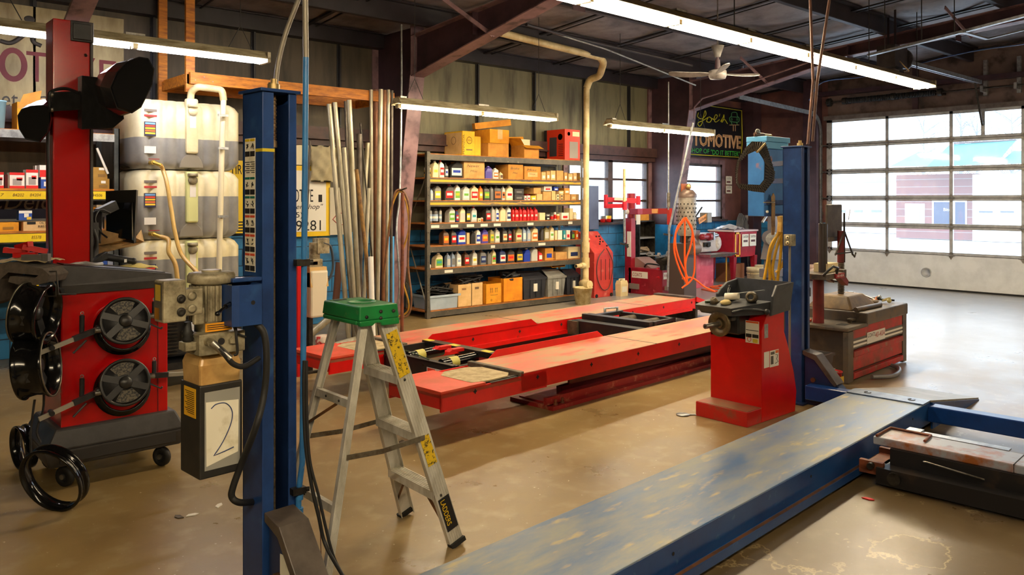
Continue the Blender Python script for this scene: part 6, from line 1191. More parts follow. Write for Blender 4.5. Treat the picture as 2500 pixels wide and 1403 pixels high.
MB().box(-.2, .2, -.02, .02, 0, .02).bar((0, .1, 0), (0, .1, .55), .06, .04).build('stand_foot', darksteel, t)
t = T('paint_can', 'rusty red and white can on the floor behind the left post', 'can', (*at(792, 8.1), 0)); MB().lathe([(.001, 0), (.09, 0), (.09, .22), (.085, .225), (.001, .22)]).build('can_body', mat('dripped_can', (206, 190, 170), .5, c2=(180, 24, 20), scale=6, lo=.45, hi=.5), t); MB().tube(arc((0, 0, .2), .09, 180, 360, 8), .004, 5).build('handle', steel, t)
# hoses and pipes on the first column
hk = T('air_hose', 'yellow and brown hoses looped on a hook at the column', 'hose')
yh = mat('yellow_hose', (196, 150, 40), .45, c2=(150, 110, 40), scale=9); bh = mat('brown_hose', (136, 96, 62), .45, c2=(100, 66, 48), scale=9); DH = 9.3
MB().tube(spline([p3(935, 700, DH), p3(945, 600, DH), p3(955, 520, DH), p3(963, 475, DH), p3(975, 463, DH), p3(990, 475, DH), p3(1000, 520, DH), p3(996, 640, DH), p3(1004, 720, DH), p3(1000, 760, DH), p3(985, 775, DH), p3(955, 772, DH)]), .013, 8).build('brown_loop', bh, hk)
MB().tube(spline([p3(948, 560, DH), p3(958, 500, DH), p3(976, 467, DH), p3(993, 500, DH), p3(998, 560, DH), p3(982, 620, DH), p3(982, 680, DH), p3(998, 740, DH), p3(990, 765, DH), p3(960, 772, DH), p3(940, 762, DH)]), .011, 8).build('yellow_loop', yh, hk)
MB().cyl(p3(962, 470, 9.5), p3(992, 459, 9.1), .01, n=8).build('hook', darksteel, hk)
pipe('water_pipe', 'thin brown pipe running down the front of the column', [p3(983, 470, 9.2), p3(981, 840, 9.2)], .02, mat('rust_brown', (130, 66, 34)))
pipe('conduit', 'silver conduit running down the first maroon column', [p3(980, 60, 9.6), p3(980, 240, 9.5), p3(976, 470, 9.4), p3(968, 560, 9.3), p3(976, 690, 9.2), p3(969, 750, 9.2)], .012, galv, sp=4)
tag(MB().box(0, .09, 0, .02, 0, 1.12).build('column_guard', M(70, 150, 210, .4), loc=(XonY(948, 8.75), 8.75, 0)), 'light blue painted steel strip standing at the foot of the column', 'strip')
# scraps on the floor
for i, (px, py, m, l) in enumerate(((468, 1258, stk, 'torn white paper scrap on the floor, right one'), (535, 1235, stk, 'torn white paper scrap nearest the left post'), (438, 1262, m_grime, 'small dark leaf like scrap beside the papers'), (1850, 1218, M(200, 20, 20), 'tiny red plastic scrap on the floor'), (980, 1078, m_grime, 'grey scrap lying behind the ladder'), (2118, 1218, M(200, 20, 20), 'small red scrap under the blue lift'))):
    if i == 3: continue
    x, y = fl(px, py); tag(MB().prism([(-.03, 0), (-.01, .018), (.02, .012), (.035, -.005), (.01, -.015)], 'xy', 0, .004).build('paper_scrap' if m is stk else 'scrap', m, loc=(x, y, .001), rz=i), l, 'scrap')
# ---------------------------------------------------------------- long grey parts rack
YK, XA, XB2, DK = 8.76, 6.29, 9.32, .55
rk = T('parts_rack', 'long grey steel rack of oil bottles and cartons against the back wall', 'rack', (XA, YK, 0))
m_rk = mat('scraped_grey_rack', (92, 86, 74), .5, .2, c2=(70, 66, 58), scale=6, c3=(170, 160, 130), scale3=24, lo3=.66, hi3=.74)
m_yr = mat('worn_yellow_strip', (226, 168, 30), .5, c2=(110, 100, 80), scale=5, stretch=(.4, 1, 3), lo=.5, hi=.6)
Lk = XB2 - XA
SZ = [.10, .665, .97, 1.28, 1.585, 1.895, 2.215]
for xx in (0, Lk - .05):
    for yy in (0, DK - .05):
        k = MB().box(xx, xx + .05, yy, yy + .004, 0, 2.24).box(xx if xx == 0 else xx + .046, xx + .004 if xx == 0 else xx + .05, yy, yy + .05, 0, 2.24)
        for z_ in SZ: k.box(xx - .002, xx + .056, yy - .004, yy, z_ - .12, z_ + .01)
        for i in range(22): k.cyl((xx + .025, yy - .001, .05 + i * .1), (xx + .025, yy - .0025, .05 + i * .1), .006, n=8, mi=1)
        k.build('upright', [m_rk, ink], rk)
for i, z_ in enumerate(SZ):
    B(.0, Lk, .01, DK - .01, z_ - .018, z_).build('shelf_board', mat('chipboard', (178, 112, 48), .7, c2=(140, 80, 30), scale=14), rk)
    B(.05, Lk - .05, -.003, .012, z_ - .085, z_ - .012).build('shelf_beam', m_rk, rk); B(.05, Lk - .05, DK - .012, DK, z_ - .085, z_ - .012).build('shelf_beam', m_rk, rk)
    if i in (4, 5): B(.05, Lk - .06, -.006, -.003, z_ - .062, z_ - .03).build('yellow_strip', m_yr, rk)
MB().bar((.02, .05, .2), (.02, DK - .05, 1.1), .02, .004).bar((.02, .05, 1.9), (.02, DK - .05, 1.2), .02, .004).build('side_brace', m_rk, rk)
def tagst(px0, px1, zi, n='price_tag'): B(XonY(px0, YK) - XA, XonY(px1, YK) - XA, -.005, -.003, SZ[zi] - .068, SZ[zi] - .03).build(n, stk, rk)
for a_, b_, i in ((1052, 1072, 3), (1100, 1118, 3), (1139, 1157, 3), (1173, 1190, 3), (1205, 1222, 3), (1287, 1302, 3), (1387, 1397, 3), (1198, 1208, 2), (1314, 1331, 2), (1085, 1105, 1)): tagst(a_, b_, i)
# ---- bottles: one of each kind, then copies
YI = YK + .06
def bottle_mesh(kind):
    if kind == 'quart': rings = [(.0, 1, 1), (.04, 1, 1), (.62, 1, 1), (.78, .8, .85), (.88, .3, .42), (.9, .28, .4)]
    elif kind == 'slant': rings = [(.0, 1, 1), (.6, .95, 1), (.75, .8, .9), (.88, .35, .42), (.9, .3, .4)]
    elif kind == 'jug': rings = [(.0, 1, 1), (.55, 1, 1), (.8, .7, .9), (.9, .34, .5), (.92, .3, .45)]
    else: rings = [(.0, 1, 1), (.9, 1, 1)]
    out = []
    for z, a, b in rings:
        sh_ = {'slant': .18, 'jug': .22}.get(kind, 0) * max(0, (z - .55) / .35)
        out.append([(x * a * .5 + sh_, y * b * .5, z) for x, y in ((-.86, -1), (.86, -1), (1, -.86), (1, .86), (.86, 1), (-.86, 1), (-1, .86), (-1, -.86))])
    return out
PROTO = {}
def bottle(x0, x1, zb, zt, kind, col, lc, cap, lab, group, y=YI, dep=None, slot=(.12, .88, .12, .6), accent=None):
    """x range and height in metres on the shelf; body is the root, cap and label its parts"""
    w, h = x1 - x0, zt - zb; key = (kind,); dep = dep or min(.11, max(.05, w * 1.1))
    if key not in PROTO:
        if kind == 'can': b = MB().lathe([(.001, 0), (.5, 0), (.5, .8), (.36, .88), (.3, .9)], n=14); cp_ = MB().cyl((0, 0, .88), (0, 0, 1), .34)
        else:
            b = MB().loft(bottle_mesh(kind)); sx = {'slant': .18, 'jug': .22}.get(kind, 0); cp_ = MB().cyl((sx, 0, .88), (sx, 0, 1), .17, n=10)
        ob_ = b.build('oil_bottle', None) if 0 else None
        PROTO[key] = (b, cp_)
    b, cp_ = PROTO[key]
    def inst(mb, nm, m, parent=None):
        me_key = (kind, nm)
        if me_key not in MESH:
            o = mb.build(nm, M(200, 200, 200)); MESH[me_key] = o.data
        else: o = bpy.data.objects.new(nm, MESH[me_key]); COL.objects.link(o)
        if o.data.users > 0:
            o.material_slots[0].link = 'OBJECT'; o.material_slots[0].material = m
        if parent: o.parent = parent
        return o
    r = inst(b, 'spray_can' if kind == 'can' else 'oil_bottle', col); r.location = ((x0 + x1) / 2, y + dep / 2, zb); r.scale = (w, dep, h)
    inst(cp_, 'cap', cap, r)
    if lc:
        if kind == 'can': lb = inst(MB().lathe([(.505, .12), (.505, .6)], n=14), 'can_label', lc, r)
        else: lb = inst(MB().box(-.4, .4, -.515, -.5, .14, .58), 'bottle_label', lc, r)
        if accent: ac = inst(MB().box(-.3, .3, -.53, -.512, .3, .46) if kind != 'can' else MB().lathe([(.515, .3), (.515, .45)], n=14), 'label_accent' if kind != 'can' else 'label_ring', accent, r)
    tag(r, lab, 'can' if kind == 'can' else 'bottle', group); return r
MESH = {}
def cx(x): return 980 + x / 5.0
DKGREY, GREY, WHT, CRM, RED_, BLU, PUR, YEL, ORG, GRN, NAV, CLR, OLV, BRN, TEAL, LGT = M(62, 58, 54, .35), M(118, 116, 110, .35), M(232, 228, 214, .4), M(226, 208, 160, .4), M(206, 24, 22, .35), M(34, 62, 170, .3), M(84, 72, 160, .35), M(226, 190, 40, .4), M(226, 110, 30, .4), M(110, 170, 60, .4), M(34, 48, 96, .35), M(150, 168, 190, .25), M(150, 138, 92, .4), M(96, 66, 46, .4), M(50, 150, 160, .4), M(190, 190, 180, .4)
SH = {5: 'second', 4: 'third', 3: 'fourth', 2: 'fifth', 1: 'sixth'}
CN = {DKGREY: 'dark grey', GREY: 'grey', WHT: 'white', CRM: 'cream', RED_: 'red', BLU: 'blue', PUR: 'purple', YEL: 'yellow', ORG: 'orange', GRN: 'green', NAV: 'navy', CLR: 'clear', OLV: 'olive', BRN: 'brown', TEAL: 'teal', LGT: 'light grey', ink: 'black'}
reds = []
def row(si, items, yoff):
    prev = 'the left upright'; zb = SZ[si]; n_ = 0
    for it in items:
        x0c, x1c, tc, kind = it[:4]; px0, px1 = cx(x0c), cx(x1c); mid = (px0 + px1) / 2; back = it[8] if len(it) > 8 else 0
        y = YI + (.14 if back else 0); X0_, X1_ = XonY(px0 + .8, y), XonY(px1 - .8, y)
        if kind != 'box':
            col, lc, cap, acc = it[4:8]; zt = zY(mid, yoff + tc / 5.0, y)
            nm = {'quart': 'bottle', 'slant': 'slanted bottle', 'jug': 'jug', 'can': 'can'}[kind]
            d = '%s %s%s' % (CN[col], nm, (' with %s label' % CN[lc]) if lc and lc is not col else '')
            r = bottle(X0_, X1_, zb + .001, max(zt, zb + .06), kind, col, lc, cap, '%s, %s shelf, right of %s' % (d, SH[si], prev), 'bottles and cans on the %s shelf' % SH[si], y=y, accent=acc)
            if d == 'red bottle': reds.append(r)
            prev = 'the ' + ('%s %s' % (CN[lc] if lc else CN[col], nm)) if not lc or lc is col else 'the %s labelled %s' % (CN[lc], 'can' if kind == 'can' else nm)
        else:
            m, bc, desc = it[4:7]; lv = it[7] if len(it) > 7 else 0; zt = zY(mid, yoff + tc / 5.0, y); z0 = zb + .001
            if lv: z0 = zY(mid, yoff + lv / 5.0, y)
            o = B(0, X1_ - X0_, 0, min(.3, (X1_ - X0_) * 1.3 + .03), 0, max(zt - z0, .03)).build('parts_box', m); o.location = (X0_, y, z0)
            w, h = X1_ - X0_, max(zt - z0, .03)
            if bc: B(w * .2, w * .8, -.002, -.0005, h * .2, h * .55).build('box_label', bc, o)
            tag(o, '%s, %s shelf, right of %s' % (desc, SH[si], prev), 'box', 'boxes on the %s shelf' % SH[si]); prev = 'the ' + ' '.join(desc.split()[:4])
C1, C2 = 280, 540
cpl = cardpale; tanb = mat('tan_box', (206, 160, 96), .8, c2=(186, 138, 76), scale=8)
row(5, [(305, 375, 620, 'can', WHT, YEL, ink, ink), (380, 460, 560, 'slant', CRM, CRM, WHT, YEL), (465, 530, 555, 'quart', WHT, RED_, RED_, WHT), (530, 578, 590, 'quart', DKGREY, WHT, ink, BLU), (596, 755, 565, 'jug', ink, WHT, ink, BLU),
 (760, 1018, 572, 'box', tanb, None, 'large tan carton with handwriting'), (1025, 1115, 625, 'jug', PUR, None, PUR, None), (1118, 1192, 650, 'jug', WHT, ORG, WHT, WHT), (1203, 1245, 700, 'quart', CRM, BRN, CRM, None),
 (1300, 1488, 608, 'box', card, None, 'orange carton with black handwriting'), (1498, 1704, 632, 'box', card, cpl, 'orange carton with tape'), (1708, 1766, 700, 'box', cpl, WHT, 'small pale part box'), (1770, 1818, 690, 'box', tanb, WHT, 'narrow tan box'), (1820, 1885, 682, 'box', cpl, WHT, 'taller pale box'),
 (1892, 1980, 682, 'box', tanb, None, 'plain wide tan box'), (1985, 2030, 705, 'box', tanb, WHT, 'slim brown box'), (2036, 2092, 722, 'box', cpl, WHT, 'short cream box'), (2095, 2146, 710, 'box', cpl, WHT, 'upright pale box'), (2150, 2188, 706, 'box', tanb, YEL, 'last tan box')], C1)
row(4, [(308, 350, 850, 'slant', YEL, WHT, RED_, RED_), (352, 394, 900, 'quart', CLR, LGT, NAV, None), (400, 492, 852, 'slant', GREY, YEL, ink, WHT), (530, 645, 850, 'jug', DKGREY, RED_, RED_, WHT), (650, 724, 852, 'jug', WHT, GRN, WHT, YEL), (745, 840, 862, 'slant', LGT, WHT, GREY, GRN), (845, 945, 862, 'slant', CRM, RED_, CRM, WHT), (946, 1000, 868, 'slant', ORG, YEL, ORG, WHT),
 (1005, 1084, 868, 'quart', DKGREY, GRN, ink, YEL), (1086, 1130, 866, 'quart', GREY, None, ink, None), (1132, 1224, 860, 'quart', DKGREY, ORG, ink, BRN), (1226, 1272, 868, 'slant', LGT, ORG, GREY, ink), (1276, 1368, 862, 'jug', CRM, WHT, WHT, RED_),
 (1378, 1496, 970, 'box', DKGREY, GREY, 'black flat box at the bottom'), (1378, 1496, 905, 'box', DKGREY, GREY, 'black flat box on another', 966), (1500, 1530, 990, 'box', WHT, RED_, 'little white and red box'), (1536, 1577, 985, 'box', WHT, RED_, 'low white and red box'), (1535, 1600, 875, 'can', LGT, RED_, WHT, None, 1), (1582, 1648, 988, 'box', YEL, WHT, 'small yellow box'),
 (1650, 1724, 966, 'box', cpl, None, 'pale square box'), (1612, 1706, 892, 'box', tanb, None, 'tan box resting on top', 964), (1726, 1830, 938, 'box', tanb, None, 'wide tan box'), (1738, 1840, 870, 'box', WHT, RED_, 'white and red flat box on top', 930), (1832, 1884, 930, 'box', cpl, None, 'narrow pale box'), (1857, 1920, 880, 'box', BLU, WHT, 'blue box on top', 926),
 (1888, 1932, 1008, 'box', CRM, ink, 'tiny cream box'), (1888, 1932, 970, 'box', CRM, ink, 'tiny cream box, second up', 1005), (1936, 1980, 1008, 'box', cpl, ink, 'tiny pale box'), (1936, 1980, 968, 'box', cpl, ink, 'tiny pale box, second up', 1005), (1920, 1985, 928, 'box', cpl, WHT, 'cream box crowning the tiny ones', 965), (1988, 2064, 970, 'box', tanb, None, 'tan box underneath'), (1985, 2058, 896, 'box', card, WHT, 'orange box on the tan one', 967), (2068, 2140, 966, 'box', tanb, CRM, 'rightmost tan box'), (2142, 2172, 968, 'box', cpl, None, 'sliver of pale box')], C1)
row(3, [(330, 394, 1145, 'can', GREY, CLR, ink, WHT), (397, 468, 1145, 'can', DKGREY, CLR, ink, WHT), (471, 503, 1148, 'can', LGT, CLR, ink, WHT), (578, 662, 1122, 'slant', LGT, GRN, WHT, WHT), (664, 705, 1160, 'quart', NAV, RED_, RED_, WHT), (712, 786, 1120, 'slant', CRM, LGT, WHT, None), (790, 848, 1130, 'slant', ink, YEL, ink, WHT), (852, 928, 1120, 'slant', LGT, WHT, RED_, TEAL), (932, 976, 1262, 'box', CRM, GREY, 'tiny cream carton'), (982, 1008, 1268, 'can', WHT, ORG, WHT, None),
 (1030, 1098, 1130, 'quart', DKGREY, RED_, ink, WHT), (1102, 1148, 1120, 'quart', LGT, None, WHT, None), (1152, 1196, 1128, 'quart', WHT, BLU, GREY, WHT), (1202, 1280, 1120, 'slant', CRM, None, CRM, BRN), (1284, 1344, 1112, 'slant', WHT, NAV, WHT, WHT)] +
 [(a, b, 1125 + 6 * (i % 2), 'quart', RED_, RED_, RED_, LGT) for i, (a, b) in enumerate(((1352, 1384), (1386, 1438), (1440, 1480), (1482, 1534), (1536, 1570), (1572, 1620), (1622, 1670)))] +
 [(1684, 1758, 1196, 'box', CRM, None, 'cream box'), (1766, 1816, 1240, 'box', ink, WHT, 'black and white stack box'), (1768, 1816, 1212, 'box', GREY, WHT, 'grey lid box on top', 1238), (1830, 1870, 1210, 'can', GREY, RED_, ink, None), (1872, 1900, 1175, 'can', WHT, RED_, ink, None), (1905, 1944, 1200, 'can', CRM, ORG, ink, None), (1952, 2048, 1196, 'box', WHT, RED_, 'white carton'), (2052, 2100, 1140, 'box', CRM, None, 'open cream carton with raised flap'), (2108, 2156, 1186, 'can', CRM, WHT, CRM, None)], C1)
row(2, [(508, 588, 100, 'quart', BRN, ORG, BRN, YEL), (606, 680, 98, 'quart', DKGREY, RED_, ink, WHT), (684, 792, 90, 'jug', BLU, WHT, WHT, RED_), (796, 836, 140, 'box', cpl, None, 'white ragged carton'), (845, 908, 118, 'jug', ink, None, ink, None), (910, 972, 88, 'slant', WHT, BLU, BLU, WHT), (978, 1066, 85, 'slant', PUR, ORG, PUR, YEL), (1082, 1138, 86, 'quart', OLV, YEL, ink, GRN), (1140, 1208, 85, 'slant', LGT, WHT, WHT, GRN),
 (1234, 1300, 80, 'quart', DKGREY, CRM, GREY, ORG), (1302, 1352, 84, 'quart', DKGREY, RED_, ink, WHT), (1366, 1392, 80, 'quart', BRN, None, ink, None), (1394, 1478, 70, 'jug', OLV, CRM, OLV, RED_), (1482, 1528, 70, 'quart', CLR, WHT, CLR, None), (1534, 1584, 72, 'quart', CLR, LGT, WHT, None), (1590, 1674, 66, 'jug', CRM, ORG, WHT, WHT), (1700, 1740, 78, 'jug', DKGREY, None, ink, None), (1744, 1808, 60, 'slant', OLV, LGT, GREY, None), (1812, 1868, 56, 'jug', CRM, WHT, CRM, GRN),
 (1872, 1905, 112, 'box', CRM, None, 'narrow cream box'), (1907, 1966, 110, 'box', WHT, None, 'plain white box'), (1974, 2008, 112, 'box', TEAL, WHT, 'teal box'), (2010, 2064, 110, 'box', WHT, RED_, 'white box with red print'), (2078, 2120, 115, 'quart', DKGREY, GRN, NAV, None), (2126, 2166, 112, 'box', ORG, WHT, 'orange and white box')], C2)
row(1, [(326, 374, 532, 'can', WHT, None, WHT, None), (414, 512, 388, 'slant', CRM, GRN, WHT, TEAL), (554, 606, 388, 'quart', CLR, LGT, CLR, None), (612, 660, 380, 'quart', CLR, GREY, CLR, None), (674, 738, 372, 'quart', LGT, WHT, WHT, CLR), (768, 838, 370, 'quart', BRN, RED_, BRN, WHT), (862, 932, 358, 'slant', LGT, WHT, WHT, YEL), (962, 1044, 348, 'quart', GREY, NAV, GREY, CLR), (1052, 1102, 372, 'quart', GREY, None, GREY, None), (1106, 1160, 345, 'slant', CRM, GRN, CRM, RED_), (1198, 1282, 335, 'quart', NAV, WHT, NAV, RED_),
 (1290, 1388, 335, 'slant', DKGREY, ORG, ink, RED_), (1404, 1490, 330, 'slant', ink, YEL, ink, GREY), (1494, 1580, 332, 'jug', BLU, None, LGT, None), (1586, 1670, 316, 'jug', LGT, None, WHT, None), (1674, 1726, 365, 'quart', M(120, 30, 30, .4) if 0 else RED_, WHT, RED_, WHT), (1750, 1858, 328, 'box', card, BLU, 'orange carton with blue tape'), (1880, 2022, 375, 'box', tanb, None, 'open tan carton of wires'), (2034, 2184, 312, 'box', CRM, NAV, 'cream carton with dark stripes')], C2)
for i, o in enumerate(reds): o['label'] = 'red bottle, %s from the left in the row of seven identical red bottles, fourth shelf' % ('first', 'second', 'third', 'fourth', 'fifth', 'sixth', 'last')[i]; o['group'] = 'row of red bottles'
# handwriting on the three big cartons of the second shelf
for key_, s, s2 in (('large tan carton', 'Newer', 'Misc'), ('orange carton with black', 'Brake', 'Misc'), ('orange carton with tape', 'Misc', 'Hose')):
    for o in [o for o in COL.objects if o.get('label', '').startswith(key_)]:
        w = o.dimensions.x or .3; bpy.context.view_layer.update(); w = o.dimensions.x; h = o.dimensions.z
        txt(s, M(90, 70, 40), o, w * .15, -.003, h * .66, w * .6, h * .16, shear=.2); txt(s2, M(90, 70, 40), o, w * .3, -.003, h * .36, w * .35, h * .13, shear=.2)
# ---- top of the rack
def tb(lab, px0, px1, py0, py1, Y, dep, m, name='carton', rz=0, zb=None):
    x0, x1 = XonY(px0, Y), XonY(px1, Y); z0 = SZ[6] + .002 if zb is None else zb; z1 = zY((px0 + px1) / 2, py0, Y)
    o = B(0, x1 - x0, 0, dep, 0, z1 - z0).build(name, m, bevel=.004); o.location = (x0, Y, z0); o.rotation_euler = (0, 0, rz); tag(o, lab, 'box', 'cartons on top of the grey rack'); return o, x1 - x0, z1 - z0
o, w, h = tb('tall yellow oil carton with black side lettering, leftmost on the rack top', 1129, 1159, 320, 0, YK + .08, .42, mat('yellow_carton', (232, 184, 30), .7, c2=(214, 160, 24), scale=5))
B(-.002, 0, .02, .4, .02, h - .02).build('side_print', cardpale, o); MB().lathe([(.05, 0), (.055, .001), (.05, .002)], (-.003, .2, h * .62), (-1, 0, 0), 20, closed=True).build('printed_oval', ink, o); txt('PENNZOIL', ink, o, -.004, .36, .02, .26, .07, '-x').rotation_euler = (0, 0, 0)
tt = [c_ for c_ in o.children if c_.name.startswith('lettering')][-1]; tt.rotation_euler = (R(90) * 0, 0, 0)
bpy.data.objects.remove(tt); t2 = txt('PENNZOIL', ink, o, .03, -.003, .01, .28, .032, '-y'); t2.rotation_euler = (0, R(-90), 0); t2.location = (.034, -.003, .015)
MB().lathe([(.045, 0), (.05, .001), (.045, .002)], (w * .55, -.003, h * .62), (0, -1, 0), 20, closed=True).build('printed_oval', ink, o); txt('PENNZOIL', ink, o, w * .38, -.003, h * .6, w * .34, .018); B(w * .3, w * .8, -.003, -.001, h * .2, h * .26).build('printed_bar', M(120, 96, 40), o)
o, w, h = tb('plain yellow carton partly hidden behind the oil carton', 1159, 1174, 333, 0, YK + .12, .35, mat('yellow_carton', (232, 184, 30)))
o, w, h = tb('amber carton carrying another one, on the rack top', 1192, 1242, 350, 0, YK + .07, .42, card); zlo = o.location.z + h
o, w2, h2 = tb('amber carton stacked on top, sealed with pale tape', 1196, 1243, 316, 0, YK + .06, .44, cardyel, zb=zlo + .002); B(w2 * .4, w2 * .65, -.002, 0, h2 * .3, h2).build('packing_tape', cardpale, o)
z_ = o.location.z + h2; xx0, xx1 = XonY(1165, YK + .2), XonY(1246, YK + .1)
o = MB().bar((0, .16, .04), (xx1 - xx0, .0, .12), .1, .09).build('long_carton', mat('amber_long_carton', (206, 142, 44), .8, c2=(180, 116, 30), scale=5)); o.location = (xx0, YK + .12, z_ - .0); tag(o, 'long narrow carton lying aslant over the stacked amber cartons', 'box')
o, w, h = tb('small open carton with flaps standing up, on the rack top', 1280, 1316, 355, 0, YK + .08, .3, card)
MB().add([(-.05, -.0, h), (w, .0, h), (w + .03, -.08, h - .05), (-.02, -.08, h - .05)], [(0, 1, 2, 3)]).add([(0, .3, h), (w, .3, h), (w, .36, h + .16), (0, .36, h + .14)], [(0, 1, 2, 3)]).add([(0, 0, h), (0, .3, h), (-.06, .3, h + .12), (-.08, 0, h + .1)], [(0, 1, 2, 3)]).build('flap', cardyel, o)
o, w, h = tb('cream booklet box sticking out of the small open carton', 1268, 1294, 340, 0, YK + .26, .05, CRM)
o, w, h = tb('big red air tool carton with a printed picture, rightmost on the rack', 1379, 1416, 316, 0, YK + .06, .46, mat('red_carton', (216, 52, 20), .5), rz=0)
o.location.x -= .0; m_red2 = mat('red_carton', (216, 52, 20))
B(-.003, .0, .18, .34, .06, h * .75).build('printed_picture', M(60, 62, 70, .5), o); MB().lathe([(.001, 0), (.05, 0)], (-.003, .1, h * .75), (-1, 0, 0), 16).build('printed_oval', CRM, o)
for i in range(7): B(-.003, .0, .04, .14, .06 + i * .03, .072 + i * .03).build('printed_text', M(90, 20, 16), o)
B(-.003, 0, .4, .46, 0, h).build('black_edge', ink, o); B(w * .3, w * .85, -.003, -.001, .03, h * .6).build('printed_picture', M(150, 140, 130), o); B(w * .5, w * .95, -.003, -.001, h * .78, h * .93).build('printed_patch', CRM, o); MB().lathe([(.001, 0), (.03, 0)], (w * .25, -.003, h * .85), (0, -1, 0), 14).build('printed_oval', CRM, o)
# ---- bottom shelf
z6 = SZ[0] + .001
def low(lab, cx0, cx1, ct, m, name, dep=.35, kind='box', cat='box', Y=YI - .02):
    x0, x1 = XonY(cx(cx0), Y), XonY(cx(cx1), Y); zt = zY((cx(cx0) + cx(cx1)) / 2, 540 + ct / 5.0, Y); w, h = x1 - x0, zt - z6
    k = MB()
    if kind == 'box': k.box(0, w, 0, .004, 0, h).box(0, w, dep - .004, dep, 0, h).box(0, .004, 0, dep, 0, h).box(w - .004, w, 0, dep, 0, h).box(0, w, 0, dep, 0, .004)
    else: k.frus((.03, w - .03, .02, dep - .02), (0, w, 0, dep), 0, h).box(-.01, w + .01, -.012, dep + .01, h - .03, h)
    o = k.build(name, m); o.location = (x0, Y, z6); tag(o, lab, cat); return o, w, h
def tangle(n, w, d, h, r=.012, seed=3):
    rnd = random.Random(seed); k = MB()
    for _ in range(n):
        p = [(rnd.uniform(.02, w - .02), rnd.uniform(.02, d - .02), rnd.uniform(0, h)) for _ in range(4)]; k.tube(spline(p, 4), r, 6)
    return k
o, w, h = low('grey plastic tub full of tangled black hoses, bottom shelf at left', 345, 712, 895, mat('blue_grey_tub', (170, 186, 200), .35, c2=(150, 166, 182), scale=3), 'storage_tub', .42, 'tub', 'tub')
t = tangle(26, w, .4, .11).build('tangled_hoses', rubber); t.location = (o.location.x, o.location.y, z6 + h); t['kind'] = 'stuff'; tag(t, 'tangled black rubber hoses heaped in the grey plastic tub', 'hoses')
o, w, h = low('pale carton with a handle hole, left one of two, bottom shelf', 690, 855, 770, cpl, 'carton'); B(w * .3, w * .6, -.002, 0, h * .75, h * .84).build('handle_hole', M(150, 110, 70), o)
o, w, h = low('pale carton with a dark handle hole, right one of two, bottom shelf', 858, 992, 750, cpl, 'carton'); B(w * .3, w * .65, -.002, 0, h * .72, h * .82).build('handle_hole', M(110, 84, 60), o)
t = tangle(14, .5, .3, .12, seed=5).build('tangled_parts', black); t.location = (XonY(cx(720), YI), YI, z6 + h - .02); t['kind'] = 'stuff'; tag(t, 'black parts and wires heaped out of the two pale cartons', 'parts')
o, w, h = low('yellow carton with printed arrows, bottom shelf', 1030, 1222, 760, cardyel, 'carton')
ar = MB()
for i in (0, 1, 3, 4): ar.prism([(w * (.3 + i * .1), h * .55), (w * (.3 + i * .1) + .006, h * .55), (w * (.3 + i * .1) + .006, h * .72), (w * (.3 + i * .1) + .014, h * .72), (w * (.3 + i * .1) + .003, h * .8), (w * (.3 + i * .1) - .008, h * .72), (w * (.3 + i * .1), h * .72)], 'xz', -.003, -.001)
ar.build('printed_arrows', M(120, 80, 30), o); B(w * .3, w * .75, -.003, -.001, h * .42, h * .44).build('printed_text', M(120, 80, 30), o); MB().lathe([(.012, 0), (.016, .001), (.012, .002)], (w * .35, -.003, h * .18), (0, -1, 0), 14, closed=True).build('printed_ring', M(120, 80, 30), o)
o, w, h = low('large amber carton beside the black crate, bottom shelf', 1245, 1478, 690, mat('deep_amber_card', (232, 150, 14), .8, c2=(206, 120, 10), scale=4), 'carton')
t = tangle(8, w, .3, .12, .02, seed=9).build('tangled_parts', black); t.location = (o.location.x, o.location.y, z6 + h - .03); t['kind'] = 'stuff'; tag(t, 'black hoses sticking up out of the large amber carton', 'parts')
cr1 = mat('black_crate', (44, 46, 54), .45, c2=(36, 38, 44), scale=6)
for lab, a_, b_, c_, m in (('black lidded crate with a white label, bottom shelf', 1490, 1765, 690, cr1), ('grey lidded crate with a tall white label, bottom shelf', 1785, 2005, 670, mat('grey_crate', (140, 140, 136), .45, c2=(118, 118, 114), scale=6)), ('dark crate with white scrawl, rightmost on the bottom shelf', 2020, 2185, 660, cr1)):
    o, w, h = low(lab, a_, b_, c_, m, 'lidded_crate', .4, 'tub', 'crate'); B(w * .45, w * .6, -.008, .01, h * .35, h * .72).build('crate_label', stk, o)
    for i in (.3, .55, .8): B(w * i, w * i + .006, -.003, .01, .02, h - .03).build('crate_rib', m, o)
    MB().add([(0, .0, h), (w, 0, h), (w * .95, .16, h + .09), (.02, .16, h + .1)], [(0, 1, 2, 3)]).add([(0, .4, h), (w, .4, h), (w, .24, h + .08), (0, .24, h + .09)], [(0, 1, 2, 3)]).build('crate_lid', m, o)
x_ = XonY(cx(1790), YI + .1); o = MB().box(0, .3, 0, .3, 0, .01).box(0, .01, 0, .3, 0, .13).box(.29, .3, 0, .3, 0, .13).box(0, .3, 0, .3, .13, .14).build('open_carton', cardyel); o.location = (x_, YI + .02, z6 + .46 - .02); tag(o, 'open orange carton lying sideways on top of the grey crate', 'box')
bu = T('bucket', 'dirty cream plastic bucket in front of the rack under the vent pipe', 'bucket', (*at(1423, 12.2), 0)); zb_ = .0
MB().lathe([(.001, 0), (.11, 0), (.145, .25), (.15, .25), (.15, .265), (.135, .265), (.1, .01), (.001, .01)], n=24).build('pail', mat('dirty_cream', (224, 208, 160), .5, c2=(180, 150, 90), scale=9), bu); MB().tube(arc((0, 0, .25), .15, 200, 340, 8), .003, 5).build('handle', steel, bu)
